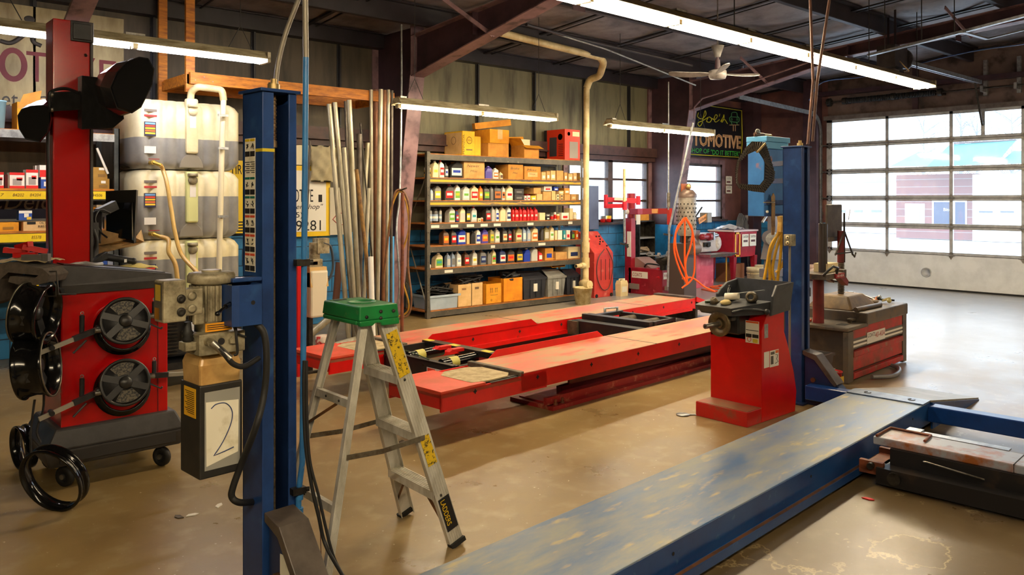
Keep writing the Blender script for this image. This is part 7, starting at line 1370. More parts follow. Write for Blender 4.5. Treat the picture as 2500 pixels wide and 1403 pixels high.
# ---------------------------------------------------------------- machines along the back wall, right half
m_fr = mat('faded_red', (204, 66, 56), .45, c2=(184, 50, 44), scale=4, c3=(214, 120, 108), scale3=6, lo3=.6, hi3=.75)
m_cr = mat('crimson_machine', (160, 24, 44), .42, c2=(136, 20, 36), scale=4, c3=(190, 80, 90), scale3=9, lo3=.64, hi3=.76)
m_pk = mat('faded_pink_paint', (212, 92, 118), .5, c2=(196, 76, 102), scale=4, c3=(228, 130, 146), scale3=6, lo3=.56, hi3=.7)
Y_ = 8.8; x0, x1 = XonY(1451, Y_), XonY(1497, Y_)
t = T('charging_station', 'tall faded red service machine with gauges and a looped hose, beside the vent pipe', 'machine', (x0, Y_, 0)); w = x1 - x0
MB().box(0, w, 0, .42, 0, .72).prism([(0, .72), (.42, .72), (.42, 1.06), (.34, 1.06)], 'yz', 0, w).build('body', m_fr, t, bevel=.008)
def on_sl(u, v, r, m, n):                                     # round fitting on the sloping control panel
    y = .34 * v; z = .72 + .34 * v; nn = Vector((0, -1, 1)).normalized(); MB().cyl(Vector((u * w, y, z)), Vector((u * w, y, z)) + nn * .015, r, n=14).build(n, m, t)
on_sl(.25, .85, .04, CRM, 'gauge'); on_sl(.2, .65, .03, CRM, 'gauge')
for u, v in ((.7, .75), (.85, .75), (.7, .5), (.85, .5), (.6, .4), (.9, .3), (.8, .62)): on_sl(u, v, .014, ink, 'control_knob')
hz = w * .5; MB().tube(spline([(hz, -.01, .78), (hz - .14, -.02, .66), (hz - .19, -.02, .5), (hz - .17, -.02, .3), (hz - .05, -.02, .13), (hz + .1, -.02, .15), (hz + .18, -.02, .35), (hz + .2, -.02, .55), (hz + .12, -.02, .7), (hz + .05, -.01, .8)]), .008, 6).build('looped_hose', M(90, 60, 56), t)
for dx in (-.08, .03, .13): MB().tube([(hz + dx, -.012, .62), (hz + dx, -.012, .28)], .004, 5).build('hose', ink, t)
for dx in (.05, w - .05): MB().cyl((dx, -.01, .03), (dx, .03, .03), .03).build('wheel', rubber, t)
x_ = XonY(1440, 9.2); tag(B(0, XonY(1462, 9.2) - x_, 0, .14, 0, .74).build('wall_cabinet', mat('blue_grey_metal', (96, 112, 150), .45, c2=(84, 98, 134), scale=4), bevel=.006), 'narrow blue grey metal cabinet on the wall, behind the vent pipe', 'cabinet').location = (x_, 9.2, zY(1450, 560, 9.2))
for i, (px, c_, l) in enumerate(((1472, RED_, 'red cup standing on the window sill, left one'), (1486, YEL, 'red and yellow cup standing on the window sill, right one'))):
    o = MB().lathe([(.001, 0), (.045, 0), (.045, .06)], n=16).lathe([(.046, .06), (.046, .11), (.001, .11)], n=16, mi=1).build('cup', [RED_, c_ if i else GREY]); o.location = (XonY(px, 9.26), 9.26, 1.202); tag(o, l, 'cup')
x, y = at(1518, 13.3); t = T('chemical_jug', 'cream plastic jug standing on the floor between the two red machines', 'jug', (x, y, 0))
MB().loft([[(-.09, -.06, 0), (.09, -.06, 0), (.09, .06, 0), (-.09, .06, 0)], [(-.095, -.065, .2), (.095, -.065, .2), (.095, .065, .2), (-.095, .065, .2)], [(-.08, -.05, .255), (.08, -.05, .255), (.08, .05, .255), (-.08, .05, .255)]]).build('jug_body', CRM, t, bevel=.01)
MB().cyl((.05, 0, .25), (.05, 0, .285), .022).build('cap', WHT, t); MB().tube([(-.07, 0, .25), (-.06, 0, .28), (.0, 0, .28), (.01, 0, .25)], .012, 8).build('handle', CRM, t); MB().box(-.07, .05, -.068, -.064, .07, .16).build('jug_label', WHT, t)
# tire changer with tower and swing arms
cxx, cyy = 10.62, 8.2; t = T('tire_changer', 'crimson tire changer with tower arms and shining turntable, beneath the windows', 'machine', (cxx, cyy, 0))
MB().box(0, .46, 0, .72, 0, .44).build('cabinet', m_cr, t, bevel=.008); MB().prism([(.3, .44), (.72, .44), (.72, .6), (.62, .6)], 'yz', .1, .44).build('rear_hood', mat('dusty_hood', (150, 120, 116), .5), t)
B(-.004, 0, .3, .64, .27, .38).build('name_plate', WHT, t); txt('COATS', M(150, 20, 40), t, -.006, .62, .295, .2, .06, '-x'); B(.03, .44, -.004, 0, .28, .39).build('name_plate', WHT, t); txt('RIM CLAMP', M(150, 20, 40), t, .05, -.006, .32, .34, .04)
B(-.03, 0, .48, .68, .08, .17).build('pedal_flap', mat('grey_flap', (140, 124, 118), .5), t); B(.06, .44, -.06, 0, .1, .17).build('pedal_flap', mat('grey_flap', (140, 124, 118), .5), t)
for i in range(3): MB().bar((.12 + i * .12, -.0, .03), (.12 + i * .12, -.1, .02), .05, .015).build('pedal', ink, t)
MB().box(.0, .12, .66, .8, .0, 1.28).build('tower', m_cr, t, bevel=.006); MB().box(-.01, .0, .66, .74, .62, 1.05).build('instruction_panel', WHT, t)
tz = zat(518, 13.5); MB().box(-.02, .22, .5, .82, tz - .04, tz + .06).cyl((.05, .7, 1.28), (.05, .7, tz), .07).cyl((.05, .7, tz), (.05, .7, tz + .32), .075).build('arm_head', m_cr, t, bevel=.006)
MB().lathe([(.001, .012), (.045, .012), (.05, 0)], (-.02, .73, tz + .01), (-1, 0, 0), 18).build('gauge', WHT, t)
def wt(px, py, D): v = p3(px, py, D); return (v.x - cxx, v.y - cyy, v.z)
MB().bar(wt(1560, 490, 13.3), wt(1480, 487, 13.3), .05, .08).bar(wt(1482, 503, 13.1), wt(1528, 502, 13.0), .05, .07).cyl(wt(1479, 475, 13.2), wt(1479, 508, 13.2), .035).cyl(wt(1525, 492, 13.0), wt(1525, 512, 13.0), .04).cyl(wt(1558, 478, 13.3), wt(1558, 500, 13.3), .04).build('swing_arm', M(206, 30, 56, .4), t)
MB().bar(wt(1500, 485, 13.2), wt(1530, 486, 13.2), .056, .05).build('arm_label', WHT, t)
MB().cyl(wt(1524, 412, 13.0), wt(1524, 500, 13.0), .022).build('tool_rod_sleeve', m_pvc, t); MB().cyl(wt(1524, 500, 13.0), wt(1525, 592, 13.0), .02).build('tool_rod', galv, t)
MB().bar(wt(1514, 594, 13.0), wt(1534, 598, 13.0), .06, .03).bar(wt(1528, 597, 13.0), wt(1533, 604, 13.0), .04, .04).build('mount_head', black, t)
MB().bar(wt(1572, 516, 13.2), wt(1638, 515, 12.7), .06, .09).bar(wt(1634, 512, 12.7), wt(1634, 548, 12.7), .05, .05).build('tool_arm', M(166, 44, 38, .45), t); B(.0, .0, 0, 0, 0, 0) if 0 else MB().bar(wt(1594, 515, 12.98), wt(1608, 515, 12.9), .066, .07).build('arm_label', M(220, 160, 100), t)
MB().cyl(wt(1632, 470, 12.7), wt(1632, 506, 12.7), .03).build('spring_sleeve', steel, t); MB().cyl(wt(1632, 200, 12.7), wt(1632, 570, 12.7), .012, n=8).build('tool_rod', galv, t); MB().bar(wt(1620, 571, 12.7), wt(1642, 575, 12.7), .06, .03).build('mount_head', black, t)
tt_ = wt(1620, 626, 13.15); TX, TY, TZ = tt_
MB().lathe([(.05, -.15), (.12, -.1), (.14, -.02), (.05, 0)], (TX, TY, TZ), n=20).cyl((TX, TY, .44), (TX, TY, TZ - .1), .06).build('turntable_base', darksteel, t)
k = MB()
for a in (0, 90, 180, 270):
    c_, s_ = math.cos(R(a + 20)), math.sin(R(a + 20)); k.bar((TX, TY, TZ + .01), (TX + c_ * .26, TY + s_ * .26, TZ + .01), .07, .02).bar((TX + c_ * .18, TY + s_ * .18, TZ + .02), (TX + c_ * .24, TY + s_ * .24, TZ + .07), .04, .02).bar((TX + c_ * .24, TY + s_ * .24, TZ + .07), (TX + c_ * .29, TY + s_ * .29, TZ + .02), .04, .02)
k.build('clamp_jaws', galv, t); MB().tube(spline([(.1, .45, .46), (.0, .3, .52), (.15, .2, .5), (.3, .3, .48), (.4, .1, .5)]), .014, 6).build('air_lines', rubber, t)
MB().ball((.05, .12, .43), .04).bar((.0, .1, .3), (.12, .06, .42), .08, .03).build('red_inflator', M(220, 30, 40, .4), t)
# dark parts cabinet behind it
x0, x1 = XonY(1556, 9.1), XonY(1594, 9.1); t = T('parts_cabinet', 'dark open parts cabinet standing behind the tower of the crimson tire changer', 'cabinet', (x0, 9.05, 0)); w = x1 - x0
k = MB().box(0, .015, 0, .25, .35, 1.22).box(w - .015, w, 0, .25, .35, 1.22).box(0, w, .24, .25, .35, 1.22).box(0, w, 0, .25, 1.2, 1.22); k.build('carcass', darksteel, t)
for z_ in (.36, .62, .9): B(.01, w - .01, 0, .24, z_, z_ + .03).build('shelf', GREY, t)
for x_ in (0, w - .03): B(x_, x_ + .03, 0, .03, 0, .35).build('leg', darksteel, t)
o = tangle(9, w - .04, .2, .08, .015, 11).build('loose_parts', M(150, 132, 110, .7), loc=(x0 + .02, 9.07, .66)); o['kind'] = 'stuff'; tag(o, 'loose grey brown parts heaped on a shelf of the dark parts cabinet', 'parts')
tag(B(0, .24, 0, .15, 0, .13).build('carton', card, loc=(XonY(1572, 9.0), 9.08, 1.222)), 'orange carton on top of the dark parts cabinet', 'box'); tag(B(0, .1, 0, .01, 0, .28).build('paper_bag', WHT, loc=(XonY(1563, 8.9), 8.98, 1.16)), 'white paper hanging at the tire changer gauge', 'paper')
# perforated drum above a motor, beside the column
x, y = at(1676, 12.75); t = T('parts_tumbler', 'grey perforated metal drum under a dark dome, between column and window', 'machine', (x, y, 0)); za, zb2 = zat(575, 12.75), zat(482, 12.75)
k = MB().lathe([(.13, za), (.15, za + .06), (.15, zb2)], n=24)
for i in range(7):
    for j in range(16): a = 2 * math.pi * j / 16 + (i % 2) * .2; k.box(math.cos(a) * .1505 - .006, math.cos(a) * .1505 + .006, math.sin(a) * .1505 - .006, math.sin(a) * .1505 + .006, za + .1 + i * .065, za + .125 + i * .065, 1)
k.build('perforated_drum', [mat('drum_grey', (170, 164, 156), .5, .3, c2=(130, 124, 116), scale=9), ink], t); MB().lathe([(.16, zb2), (.16, zb2 + .05), (.1, zb2 + .12), (.001, zb2 + .13)], n=24).build('dome', mat('brown_dome', (100, 82, 76), .4, .3), t)
MB().box(-.2, .12, -.1, .2, .02, za - .12).build('cabinet', mat('brown_cabinet', (74, 60, 56), .5), t); MB().cyl((-.12, -.12, za - .2), (.1, -.12, za - .2), .1).ball((-.02, -.12, za - .08), .07).build('motor', mat('motor_brown', (110, 92, 84), .45, .3), t); MB().cyl((0, .0, za - .15), (0, 0, za), .08).build('neck', darksteel, t)
MB().bar((.17, 0, za), (.19, 0, zb2), .05, .02).bar((.19, 0, za + .25), (.42, 0, za + .45), .02, .02).build('side_arm', darksteel, t); MB().bar((.3, -.02, za + .22), (.52, -.02, za + .3), .01, .09).build('caution_plate', M(214, 150, 90), t); txt('CAUTION', ink, t, .3, -.03, za + .2, .2, .035, tilt=.35)
MB().box(.5, .62, -.05, .1, za + .2, za + .36).build('lamp_head', GREY, t); MB().ball((-.02, -.05, zb2 + .17), .045).box(-.12, .1, .0, .02, zb2 + .08, zb2 + .22, 1).build('brass_ball', [mat('brass_nut', (176, 150, 98)), M(150, 84, 54, .5)], t)
pipe('silver_pole', 'thin silver pole leaning on the second column', [p3(1692, 300, 12.0), p3(1634, 560, 12.0), p3(1630, 700, 11.95)], .016, galv, cat='pole')
# orange hose
m_or = mat('orange_hose', (240, 96, 16), .4, c2=(224, 80, 10), scale=9); hk = T('air_hose', 'bright orange air hose hanging in loops and coiled on the floor', 'hose'); DO = 11.7
for q in ([(1670, 532), (1652, 560), (1646, 610), (1660, 660), (1678, 695)], [(1672, 530), (1672, 580), (1672, 640), (1678, 690)], [(1672, 533), (1650, 570), (1654, 620), (1680, 680)], [(1674, 530), (1690, 560), (1686, 600), (1674, 640), (1676, 695)], [(1674, 532), (1692, 570), (1696, 640), (1690, 680), (1665, 703)]):
    MB().tube(spline([p3(a, b, DO) for a, b in q]), .014, 7).build('hanging_loop', m_or, hk)
q = [(1665, 680), (1690, 678), (1720, 700), (1745, 712)]; P = [p3(a, b, 12.2) for a, b in q]; P = [Vector((v.x, v.y, max(v.z, .015))) for v in P]
cx0, cy0 = fl(1772, 708); P += [Vector((cx0 + (.42 - .02 * i) * math.cos(i * .8 + 2.4), cy0 + (.42 - .02 * i) * math.sin(i * .8 + 2.4), .015 + .004 * i)) for i in range(20)]
MB().tube(spline(P, 5), .014, 7).build('floor_coil', m_or, hk)
# brake lathe on a pink pedestal
x0, y0 = XonY(1698, 8.55), 8.55; w = XonY(1742, 8.55) - x0; t = T('brake_lathe', 'grey brake lathe on a faded pink pedestal, hung with orange hose in front', 'machine', (x0, y0, 0)); zt = zY(1720, 618, 8.55)
MB().box(0, w, 0, .35, 0, zt).build('pedestal', m_pk, t, bevel=.006); MB().box(.1, w + .12, -.02, .3, zt + .02, zt + .36).build('lathe_body', mat('light_machine_grey', (190, 180, 178), .45, c2=(160, 148, 146), scale=6), t, bevel=.02); B(-.05, .14, .0, .3, zt, zt + .42).build('drive_housing', mat('brown_housing', (112, 84, 80), .45), t)
MB().cyl((.1, -.06, zt + .3), (.3, -.06, zt + .3), .045).cyl((.3, -.06, zt + .3), (.36, -.06, zt + .3), .07).ball((.12, -.06, zt + .3), .06).build('red_spindle', M(150, 40, 52, .4), t); MB().cyl((.36, -.06, zt + .3), (.6, -.06, zt + .32), .03).box(.42, .46, -.1, .0, zt + .24, zt + .38).build('tool_slide', galv, t)
MB().box(.2, .4, -.05, -.02, zt + .12, zt + .2).cyl((.3, -.08, zt + .15), (.3, -.05, zt + .15), .04).build('motor_switch', ink, t); MB().frus((.1, w + .2, -.25, -.02), (.0, w + .32, -.32, 0), zt - .06, zt + .0).build('chip_tray', galv, t)
MB().cyl((w + .26, -.1, 0), (w + .26, -.1, zt - .05), .014).build('tray_leg', M(190, 150, 60), t)
tag(MB().ball((0, 0, 0), .16, (.7, .5, .9), 10, 7).build('plastic_wrap', mat('clear_wrap', (214, 208, 206), .3, c2=(180, 170, 168), scale=14, bump=.8), loc=(x0 + w + .13, y0 + .02, zt + .17)), 'crumpled clear plastic wrap hanging at the brake lathe', 'wrap')
# parts washer
cxx, cyy = 13.1, 8.45; t = T('parts_washer', 'red sink shaped parts washer on legs with white lid and caution labels', 'sink', (cxx, cyy, 0)); L1, W1 = .80, .55; z0, z1 = zat(628, 14.9), zat(567, 14.9)
MB().frus((.03, L1 - .03, .03, W1 - .03), (0, L1, 0, W1), z0 - .02, z1).build('tub', mat('washer_red', (176, 28, 48), .42, c2=(150, 22, 40), scale=4, c3=(206, 80, 90), scale3=9, lo3=.66, hi3=.78), t, bevel=.006); B(-.02, L1 + .02, -.02, W1 + .02, z1, z1 + .03).build('lid', mat('pinkish_lid', (220, 196, 196), .4), t, bevel=.006)
for x_, y_ in ((0, 0), (L1 - .09, 0), (0, W1 - .09), (L1 - .09, W1 - .09)): MB().frus((x_ + .02, x_ + .07, y_ + .02, y_ + .07), (x_, x_ + .1, y_, y_ + .1), 0, z0).build('leg', m_cr, t)
for dz in ((.08, .38, -.004),): MB().box(.03, .2, -.012, -.004, z0 + .0, z0 + .03).box(.03, .2, -.012, -.004, z1 - .04, z1 - .01).box(.03, .06, -.012, -.004, z0, z1 - .01).box(.17, .2, -.012, -.004, z0, z1 - .01).build('yellow_frame', M(240, 180, 10, .4), t)
for x_ in (.27, .53): B(x_, x_ + .22, -.01, -.002, z1 - .28, z1 - .05).build('caution_label', WHT, t); txt('CAUTION', ink, t, x_ + .02, -.012, z1 - .12, .18, .045); B(x_ + .04, x_ + .18, -.012, -.009, z1 - .2, z1 - .16).build('label_print', M(90, 50, 50), t)
o = rag('crumpled clear plastic sheet on the parts washer lid', (cxx + .3, cyy + .3, z1 + .035), (.3, .2, .09), mat('clear_wrap', (214, 208, 206)), .2, cat='plastic')
tag(B(0, .45, 0, .35, 0, .35).build('carton', mat('brown_old_carton', (150, 96, 66), .8), loc=(cxx + .3, cyy + .25, 0)), 'old brown carton on the floor under the parts washer', 'box')
def cable_coil(lab, px, py, D, rx_, rz_, m, n=5, nm='cable_coil', r=.012):
    p = p3(px, py, D); k = MB()
    for i in range(n): k.tube([(rx_ * (1 - .07 * i) * math.cos(a * .449) + .015 * i, -.012 * i, rz_ * (1 - .04 * i) * math.sin(a * .449)) for a in range(14)], r, 6, closed=True)
    o = k.build(nm, m); o.location = p; return tag(o, lab, 'coil')
cable_coil('grey hose coiled on the wall above the parts washer, left one', 1808, 570, 16.5, .16, .42, M(104, 104, 108), 6); 
x, y = at(1826, 16.75); t = T('hose_hanger', 'grey arched hanger with long hoses hanging from it above the parts washer', 'hanger', (x, y, zat(545, 16.75))); MB().lathe([(.1, -.05), (.19, -.05), (.19, .05), (.1, .05)], (0, 0, 0), (0, 1, 0), 24, closed=True).build('arch', M(150, 146, 150, .4), t)
for i in range(5): MB().tube(spline([(-.16 + .02 * i, -.06, -.02), (-.14 + .03 * i, -.06, -.5), (-.06 + .05 * i, -.06, -.95), (.06 + .03 * i, -.06, -.5), (.15, -.06, -.02)]), .012, 6).build('hose', M(84, 84, 90), t)
for i, (px, py, D, l, r) in enumerate(((1843, 694, 14.6, 'white plastic bucket with black print in front of the parts washer', .15), (1861, 688, 15.1, 'second cream bucket standing just behind the white one', .14))):
    x, y = at(px, D); t = T('bucket', l, 'bucket', (x, y, 0), group='buckets by the parts washer'); MB().lathe([(.001, 0), (r * .85, 0), (r * .97, .30), (r, .3), (r, .36), (r * .9, .36), (r * .8, .02), (.001, .02)], n=24).build('pail', mat('cream_pail', (226, 218, 190), .45, c2=(190, 176, 140), scale=6), t); MB().tube(arc((0, 0, .3), r + .01, 190, 350, 8), .004, 5).build('handle', steel, t)
    if i == 0: txt('ECON', ink, t, -.03, -r - .0, .09, .1, .06, tilt=R(0)); MB().lathe([(r * .99, .25), (r * 1.01, .25), (r * 1.01, .262), (r * .99, .262)], n=24, closed=True).build('rib', CRM, t)
# pedestal grinder behind the yellow hoses
x, y = at(1885, 11.4); t = T('pedestal_grinder', 'grey pedestal machine with a hub and lever, behind the yellow hoses', 'machine', (x, y, 0)); g_ = mat('blue_grey_machine', (96, 94, 104), .45, c2=(76, 74, 84), scale=5)  # blue-grey is the machine's own colour
MB().frus((-.17, .17, -.1, .1), (-.08, .1, -.08, .08), 0, .75).box(-.18, .16, -.1, .1, .5, .62).build('pedestal', g_, t, bevel=.01); MB().frus((-.14, .14, -.1, .1), (-.08, .1, -.08, .08), .75, 1.0).cyl((-.12, -.02, 1.06), (.14, .05, 1.06), .1).build('housing', g_, t)
MB().cyl((-.16, -.1, 1.04), (-.1, -.06, 1.04), .09).cyl((-.24, -.15, 1.04), (-.14, -.09, 1.04), .03, mi=1).build('hub', [galv, steel], t); MB().bar((-.34, -.05, 1.28), (.02, .0, 1.5), .03, .02).build('lever', galv, t); MB().bar((.02, 0, 1.1), (.02, 0, 1.52), .12, .08).build('column_head', g_, t)
# blue cabinet on the rear of the right post
cb_ = T('tool_cabinet', 'light blue metal cabinet held behind the right lift post, rusty at its foot', 'cabinet', (6.2, 3.70, 0)); m_bc = mat('light_blue_cabinet', (58, 122, 190), .38, c2=(48, 106, 172), scale=4, c3=(172, 104, 60), scale3=4.5, lo3=.66, hi3=.72); za, zb2 = zat(528, 6.9), zat(345, 6.9)
MB().box(0, .36, 0, .16, za, zb2 - .06).build('cabinet_body', m_bc, cb_, bevel=.006); MB().box(-.005, .375, -.015, .17, zb2 - .06, zb2 - .0).box(-.01, .38, -.03, .17, zb2, zb2 + .045).build('top_ledge', mat('pale_blue_ledge', (96, 170, 220), .35), cb_, bevel=.004); MB().box(.0, .37, -.018, 0, za + .1, za + .14).box(.0, .37, -.018, 0, za, za + .02).build('lower_trim', bluelift, cb_)
MB().bar((.08, .08, za + .3), (-.17, -.35, za + .3), .03, .04).bar((.08, .08, zb2 - .2), (-.17, -.35, zb2 - .2), .03, .04).build('mount_arm', darkblue, cb_)
MB().prism([(.075, za - .16), (.075, za + .17), (.1, za + .2), (.125, za + .17), (.125, za - .12), (.11, za - .16)], 'xz', -.03, -.022).build('tan_tool', mat('old_leather', (150, 120, 78), .6, c2=(90, 70, 50), scale=9), cb_); MB().cyl((-.06, -.03, za + .12), (.1, -.04, za + .12), .006).build('rod', steel, cb_); MB().ball((.03, -.01, za + .04), .014).build('bulb', WHT, cb_)
gk = T('mesh_guard', 'black crosshatched angular guard ring hanging on the light blue cabinet', 'guard', (6.1, 3.5, 0)); DG = 6.62
outer = [(1836, 345), (1868, 347), (1878, 375), (1891, 420), (1890, 440), (1866, 470), (1838, 467), (1804, 460), (1796, 447), (1795, 415), (1800, 390), (1818, 362)]; inner = [(1842, 369), (1852, 371), (1863, 388), (1867, 398), (1865, 438), (1855, 451), (1828, 450), (1802, 448), (1799, 438), (1800, 418), (1803, 398), (1822, 378)]
def wg(p, D): v = p3(p[0], p[1], D); return (v.x - 6.1, v.y - 3.5, v.z)
m_ch2 = mat('mesh_black', (30, 27, 26), .5, c2=(40, 36, 34), scale=60)
n = len(outer); k = MB(); vs = [wg(p, DG) for p in outer] + [wg(p, DG) for p in inner] + [wg(p, DG + .02) for p in outer] + [wg(p, DG + .02) for p in inner]
for i in range(n): j = (i + 1) % n; k.add([vs[i], vs[j], vs[n + j], vs[n + i], vs[2 * n + i], vs[2 * n + j], vs[3 * n + j], vs[3 * n + i]], [(0, 1, 2, 3), (7, 6, 5, 4), (0, 4, 5, 1), (3, 2, 6, 7)])
k.build('ring_frame', m_ch2, gk); k = MB()
for i in range(n):
    j = (i + 1) % n
    for s in range(5):
        a = Vector(vs[i]).lerp(Vector(vs[j]), s / 5); b = Vector(vs[n + i]).lerp(Vector(vs[n + j]), (s + 1) / 5); k.bar(a - Vector((0, .006, 0)), b - Vector((0, .006, 0)), .003, .004, (0, 1, 0))
        a = Vector(vs[i]).lerp(Vector(vs[j]), (s + 1) / 5); b = Vector(vs[n + i]).lerp(Vector(vs[n + j]), s / 5); k.bar(a - Vector((0, .006, 0)), b - Vector((0, .006, 0)), .003, .004, (0, 1, 0))
k.build('crosshatch', M(86, 78, 68), gk); MB().bar(wg((1848, 372), DG - .02), wg((1868, 350), DG - .02), .03, .012).build('tan_strip', M(176, 156, 110), gk)
for i, (px, py, m, l, r) in enumerate(((1855, 324, GREY, 'silver round cap standing upright on the blue cabinet', .03), (1852, 333, BRN, 'brown roll lying left on the blue cabinet top', .018), (1876, 333, BRN, 'brown roll, second from left on the blue cabinet top', .018), (1899, 336, mat('brass_nut', (176, 150, 98)), 'brass fitting, third on the blue cabinet top', .016), (1922, 337, mat('brass_nut', (176, 150, 98)), 'brass fitting at the right end of the cabinet top', .016))):
    p = p3(px, py, 6.95); o = (MB().ball((0, 0, .04), r, (1.2, .5, .9)).cyl((0, 0, -.0), (0, 0, .03), .01) if i == 0 else MB().cyl((-.035, 0, r), (.035, 0, r), r).cyl((-.045, 0, r), (.045, 0, r), r * .6)).build('fitting' if i > 2 else 'roll', m); o.location = (min(p.x, 6.53), 3.78, zb2 + .046); tag(o, l, 'fitting' if i > 2 else 'roll')
# outlet box, gloves and yellow hose on the right post
t = T('outlet_box', 'dirty metal outlet box with conduit on the flank of the right lift post', 'outlet', tuple(p3(1928, 586, 6.25))); MB().box(-.03, .03, -.035, .035, -.045, .045).build('box_body', castalu, t, bevel=.003)
for z_ in (-.02, .022): MB().lathe([(.001, .003), (.015, .003), (.015, 0)], (-.031, 0, z_), (-1, 0, 0), 14).build('socket', CRM, t); B(-.036, -.034, -.005, .005, z_ - .005, z_ + .005).build('slot', ink, t)
MB().cyl((0, .0, -.045), (.0, .0, -1.2), .009).build('conduit', mat('weathered_conduit', (140, 132, 118)), t)
t = T('extension_cord', 'thick yellow cord hanging in loops beside the right lift post', 'cord'); DY = 6.9
for q in ([(1903, 568), (1882, 600), (1872, 650), (1862, 702)], [(1901, 566), (1880, 620), (1880, 680), (1878, 702)], [(1908, 568), (1895, 610), (1886, 660), (1896, 702)], [(1908, 570), (1906, 620), (1900, 670), (1898, 702)], [(1910, 570), (1916, 620), (1908, 650), (1895, 665)], [(1900, 572), (1912, 566), (1918, 580), (1917, 610)]):
    MB().tube(spline([p3(a, b, DY) for a, b in q]), .013, 7).build('hanging_loop', mat('yellow_cord', (206, 160, 30), .42, c2=(170, 128, 24), scale=6), t)
p = p3(1906, 548, 6.85); tag(MB().loft([[(-.03, -.02, .07), (.035, -.02, .075), (.035, .02, .075), (-.03, .02, .07)], [(-.02, -.025, .02), (.04, -.025, .02), (.04, .02, .02), (-.02, .02, .02)], [(-.03, -.02, -.06), (.045, -.02, -.07), (.045, .02, -.07), (-.03, .02, -.06)]]).build('work_glove', mat('yellow_leather', (214, 176, 96), .8, c2=(184, 140, 60), scale=9), bevel=.006, loc=tuple(p)), 'yellow leather glove tucked above the yellow cord loops', 'glove')
cable_coil('black cable loops on the maroon wall right of the right post', 1986, 495, 15.85, .12, .24, ink, 3)
# neon sign and warning signs
YN = 9.26; nx0, nx1 = XonY(1640, YN), XonY(1812, YN); nz0, nz1 = zY(1812, 388, YN), zY(1812, 268, YN)
ns = T('neon_sign', 'black shop sign with yellow script, a green car and double outlined capitals', 'sign', (0, YN, 0)); B(nx0, nx1, 0, .05, nz0, nz1 + .02).build('panel', mat('sign_black', (18, 20, 30), .25), ns)
ny_, ngr, npk = M(216, 206, 30, .4), M(60, 190, 60, .4), M(206, 158, 112, .4)
MB().tube([(nx0 + .02, -.01, nz0 + .03), (nx1 - .06, -.01, nz0 + .03), (nx1 - .02, -.01, nz0 + .3), (nx1 - .015, -.01, (nz0 + nz1) / 2), (nx1 - .04, -.01, nz1 - .02), (nx0 + .02, -.01, nz1 + .0)], .009, 6).build('border_tube', ny_, ns)
def otxt(s, m, x, z, w, h, d=.035):
    cu = bpy.data.curves.new('t', 'FONT'); cu.body = s; cu.fill_mode = 'NONE'; cu.bevel_depth = d; cu.bevel_resolution = 0; cu.resolution_u = 2
    ob = bpy.data.objects.new('t', cu); me = bpy.data.meshes.new_from_object(ob); bpy.data.objects.remove(ob); bpy.data.curves.remove(cu)
    xs = [v.co.x for v in me.vertices]; ys_2 = [v.co.y for v in me.vertices]; sx = w / (max(xs) - min(xs)); sz = h / (max(ys_2) - min(ys_2)); ax, ay = min(xs), min(ys_2)
    m2 = bpy.data.meshes.new('lettering'); m2.from_pydata([((v.co.x - ax) * sx, v.co.z * .3, (v.co.y - ay) * sz) for v in me.vertices], [], [tuple(p.vertices) for p in me.polygons]); m2.materials.append(m); o = bpy.data.objects.new('lettering', m2); COL.objects.link(o); o.parent = ns; o.location = (x, -.008, z)
XN = lambda px: XonY(px, YN)
ZN = lambda py, px=1750: zY(px, py, YN)
otxt('AUTOMOTIVE', npk, XN(1655), ZN(360), XN(1808) - XN(1655), ZN(326) - ZN(360)); txt('THE SHOP OF', ngr, ns, XN(1656), -.008, ZN(376), XN(1731) - XN(1656), .09); txt('"DO IT BETTER"', ngr, ns, XN(1735), -.008, ZN(378), XN(1805) - XN(1735), .1)
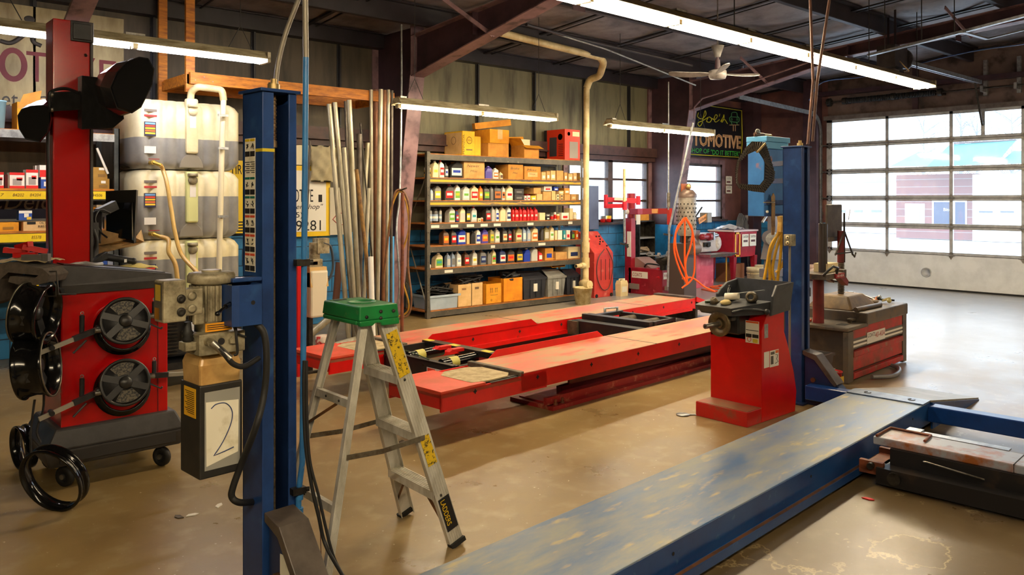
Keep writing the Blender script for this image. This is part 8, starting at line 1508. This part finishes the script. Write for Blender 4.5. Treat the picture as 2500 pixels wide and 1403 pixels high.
def nt_(pts, m, r=.008, nm='script_tube'): MB().tube(spline([(XN(a), -.012, ZN(b, a)) for a, b in pts], 5), r, 6).build(nm, m, ns)
nt_([(1704, 275), (1702, 285), (1712, 290), (1722, 280), (1720, 270), (1716, 285), (1712, 302), (1706, 308), (1703, 300), (1715, 294), (1728, 286)], ny_); nt_([(1728, 286), (1724, 296), (1732, 298), (1736, 290), (1730, 285), (1738, 290), (1744, 292), (1750, 284), (1746, 280), (1742, 290), (1746, 298), (1755, 292)], ny_)
nt_([(1756, 278), (1755, 284)], ny_); nt_([(1758, 296), (1764, 286), (1766, 280), (1766, 290), (1762, 298), (1760, 295), (1768, 292), (1775, 302)], ny_)
nt_([(1781, 296), (1780, 288), (1784, 284), (1786, 275), (1797, 275), (1799, 284), (1803, 288), (1802, 297), (1792, 298), (1781, 296)], M(90, 170, 100), .007, 'car_outline'); nt_([(1782, 285), (1801, 286)], M(90, 170, 100), .006, 'car_outline')
for px in (1785, 1798): MB().lathe([(.02, 0), (.028, .004), (.02, .008)], (XN(px), -.01, ZN(291, px)), (0, -1, 0), 12, closed=True).build('car_headlight', M(90, 170, 100), ns); nt_([(px - 1, 298), (px + 1, 304)], M(90, 170, 100), .008, 'car_wheel')
nt_([(1780, 305), (1803, 305)], npk, .008, 'lift_outline'); nt_([(1789, 306), (1789, 320)], npk, .007, 'lift_outline'); nt_([(1794, 306), (1794, 320)], npk, .007, 'lift_outline')
YC = 9.33
for i, (a, b) in enumerate(((430, 450), (453, 472))):
    t = B(0, XonY(1787, YC) - XonY(1773, YC), 0, .01, 0, zY(1780, a, YC) - zY(1780, b, YC)).build('caution_sign', WHT); t.location = (XonY(1773, YC), YC, zY(1780, b, YC)); tag(t, '%s of two white caution signs on the maroon wall right of the window' % ('upper', 'lower')[i], 'sign', 'caution signs on the maroon wall'); txt('CAUTION', ink, t, .02, -.003, .1, .14, .045); B(.02, .15, -.003, -.001, .03, .07).build('printed_text', M(110, 70, 66), t)
